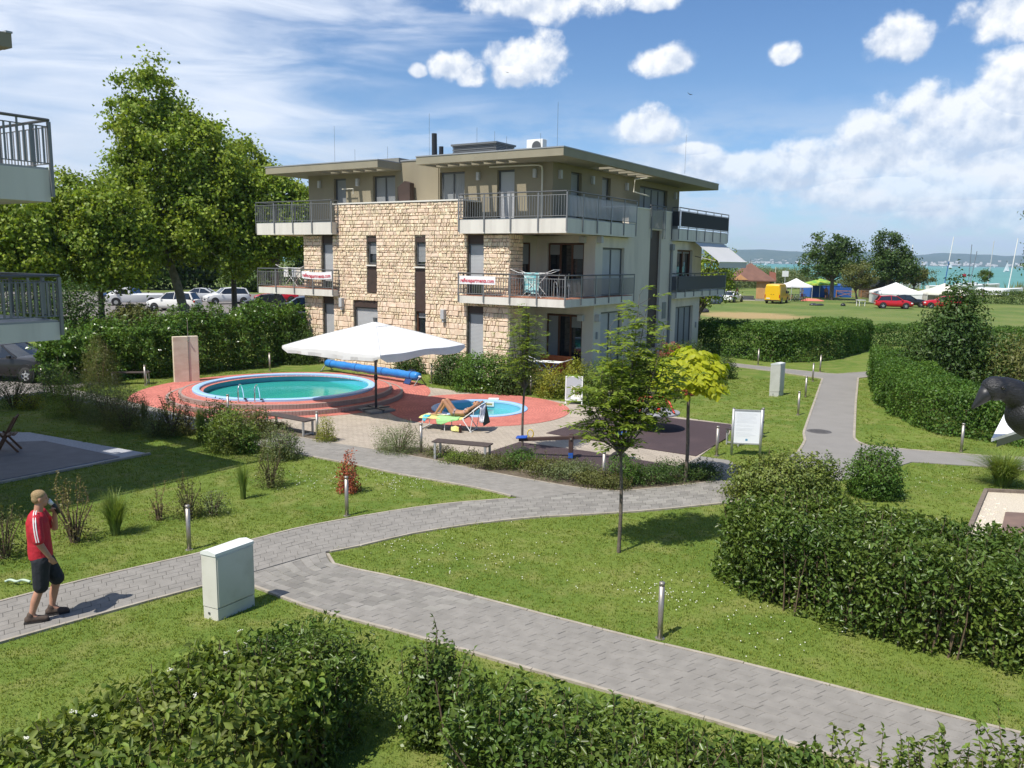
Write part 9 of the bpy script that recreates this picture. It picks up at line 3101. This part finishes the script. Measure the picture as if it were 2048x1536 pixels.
# ---------------------------------------------------------------- grass blades on the lawns (one mass, nobody could count it)
def lawn_blades():
 rg = np.random.default_rng(99)
 # one tuft
 V, F = [], []
 for i in range(22):
  a, r0 = rg.uniform(0, 6.28), 0.085 * math.sqrt(rg.random())
  p = np.array([r0 * math.cos(a), r0 * math.sin(a), 0])
  b_ = rg.uniform(0, 6.28)
  h = rg.uniform(0.012, 0.032)
  tip = p + np.array([math.cos(b_), math.sin(b_), 0]) * h * rg.uniform(0.3, 0.9) + np.array([0, 0, h])
  s_ = np.array([-math.sin(b_), math.cos(b_), 0]) * 0.0042
  mid = (p + tip) / 2 + np.array([0, 0, h * 0.16])
  o = len(V)
  V += [p - s_, p + s_, mid + s_ * 0.8, mid - s_ * 0.8, tip]
  F += [(o, o + 1, o + 2, o + 3), (o + 3, o + 2, o + 4, o + 4)]
 F = [f if len(set(f)) == 4 else f[:3] for f in F]
 lf_lawn = leaf('lawn_blade', (0.098, 0.138, 0.021), (0.165, 0.180, 0.040), 0.32, 0.6, 0.3, 0.6, 0.2)
 tuft = MB().add(V, F).mesh('grass_tuft')
 tuft.materials.append(lf_lawn)
 # points: dense in front, thinner behind
 P = []
 for (y0, y1, dens) in ((6.3, 11, 95), (11, 16, 70), (16, 23, 40), (23, 36, 16)):
  w = 0.68 * y1 + 0.5
  st = 1 / math.sqrt(dens)
  gx, gy = np.meshgrid(np.arange(-w, w, st), np.arange(y0, y1, st))
  q = np.c_[gx.ravel(), gy.ravel()] + rg.uniform(-0.5, 0.5, (gx.size, 2)) * st
  q = q[np.abs(q[:, 0]) < 0.66 * q[:, 1] + 0.4]
  P.append(q)
 P = np.concatenate(P)
 keep = np.ones(len(P), bool)
 for poly in paved:
  keep &= ~in_poly(P, poly)
 c_, s_ = math.cos(R(-33)), math.sin(R(-33))
 rel = P - np.array(BO)
 lx, ly = rel[:, 0] * c_ + rel[:, 1] * s_, -rel[:, 0] * s_ + rel[:, 1] * c_
 keep &= ~((lx < 0.2) & (lx > -15) & (ly > 0.2) & (ly < 16))
 P = P[keep]
 me = bpy.data.meshes.new('lawn_points')
 me.vertices.add(len(P))
 sc = rg.uniform(0.75, 1.35, len(P)) * np.interp(P[:, 1], [6, 16, 36], [0.9, 1.05, 1.5])
 me.vertices.foreach_set('co', np.c_[P, np.zeros(len(P))].astype(np.float32).ravel())
 a = me.attributes.new('tuft_scale', 'FLOAT', 'POINT')
 a.data.foreach_set('value', sc.astype(np.float32))
 a = me.attributes.new('tuft_turn', 'FLOAT_VECTOR', 'POINT')
 a.data.foreach_set('vector', np.c_[rg.normal(0, .08, len(P)), rg.normal(0, .08, len(P)), rg.uniform(0, 6.28, len(P))].astype(np.float32).ravel())
 ob = link('grass', me)
 tag(ob, 'short mown lawn grass', 'grass', kind='stuff')
 # the tuft itself stands out of sight under the lawn as part of it
 to = bpy.data.objects.new('grass_tuft', tuft)
 ng = bpy.data.node_groups.new('lawn_scatter', 'GeometryNodeTree')
 ng.interface.new_socket('Geometry', in_out='INPUT', socket_type='NodeSocketGeometry')
 ng.interface.new_socket('Geometry', in_out='OUTPUT', socket_type='NodeSocketGeometry')
 gi, go = ng.nodes.new('NodeGroupInput'), ng.nodes.new('NodeGroupOutput')
 oi = ng.nodes.new('GeometryNodeObjectInfo')
 oi.inputs['Object'].default_value = to
 ip = ng.nodes.new('GeometryNodeInstanceOnPoints')
 at = ng.nodes.new('GeometryNodeInputNamedAttribute')
 at.data_type = 'FLOAT'
 at.inputs[0].default_value = 'tuft_scale'
 ar = ng.nodes.new('GeometryNodeInputNamedAttribute')
 ar.data_type = 'FLOAT_VECTOR'
 ar.inputs[0].default_value = 'tuft_turn'
 L = ng.links.new
 L(gi.outputs[0], ip.inputs['Points'])
 L(oi.outputs['Geometry'], ip.inputs['Instance'])
 L(at.outputs[0], ip.inputs['Scale'])
 L(ar.outputs[0], ip.inputs['Rotation'])
 L(ip.outputs[0], go.inputs[0])
 md = ob.modifiers.new('scatter', 'NODES')
 md.node_group = ng

def clover():
 rg = np.random.default_rng(5)
 P = np.concatenate([rg.normal(c, s * 0.8, (int(n * 0.5), 2)) for c, s, n in (((2.40,12.14), 0.5, 130), ((-2.49,18.10), 0.6, 160), ((-4.32,18.22), 0.7, 120), ((-1.70,13.51), 0.7, 90), ((-0.16,13.33), 1.0, 120), ((3.42,11.10), 0.7, 80), ((9.16,18.94), 1.2, 80))])
 for poly in paved: P = P[~in_poly(P, poly)]
 q = np.array([(-1, -1, 0), (1, -1, 0), (1, 1, 0), (-1, 1, 0), (0, 0, 1.2)]) * 0.0075
 V = (np.c_[P, np.full(len(P), 0.032)][:, None] + q[None]).reshape(-1, 3)
 i = np.arange(len(P))[:, None] * 5
 F = np.concatenate([i + np.array([[a, b, 4]]) for a, b in ((0, 1), (1, 2), (2, 3), (3, 0))])
 o = link('clover_flowers', fast_mesh('clover_flowers', V, F), mat('clover_white', (0.7, 0.7, 0.62), 0.8))
 tag(o, 'tiny white clover heads in the lawn', 'clover', kind='stuff')

lawn_blades()
clover()

# ---------------------------------------------------------------- haze over the lake
def haze():
 m = bpy.data.materials.new('haze')
 m.use_nodes = True
 nt = m.node_tree
 nt.nodes.remove(nt.nodes['Principled BSDF'])
 v = N(nt, 'ShaderNodeVolumePrincipled')
 v.inputs['Color'].default_value = (0.52, 0.72, 1.0, 1)
 v.inputs['Density'].default_value = 8.0e-5
 v.inputs['Anisotropy'].default_value = 0.0
 nt.links.new(v.outputs[0], nt.nodes['Material Output'].inputs['Volume'])
 o = MB().box(-15000, 15500, -500, 9500, -4.0, 260).build('haze', m)
 tag(o, 'pale summer haze over the lake', 'haze', kind='stuff')

haze()

scene.render.image_settings.color_mode = 'RGB'
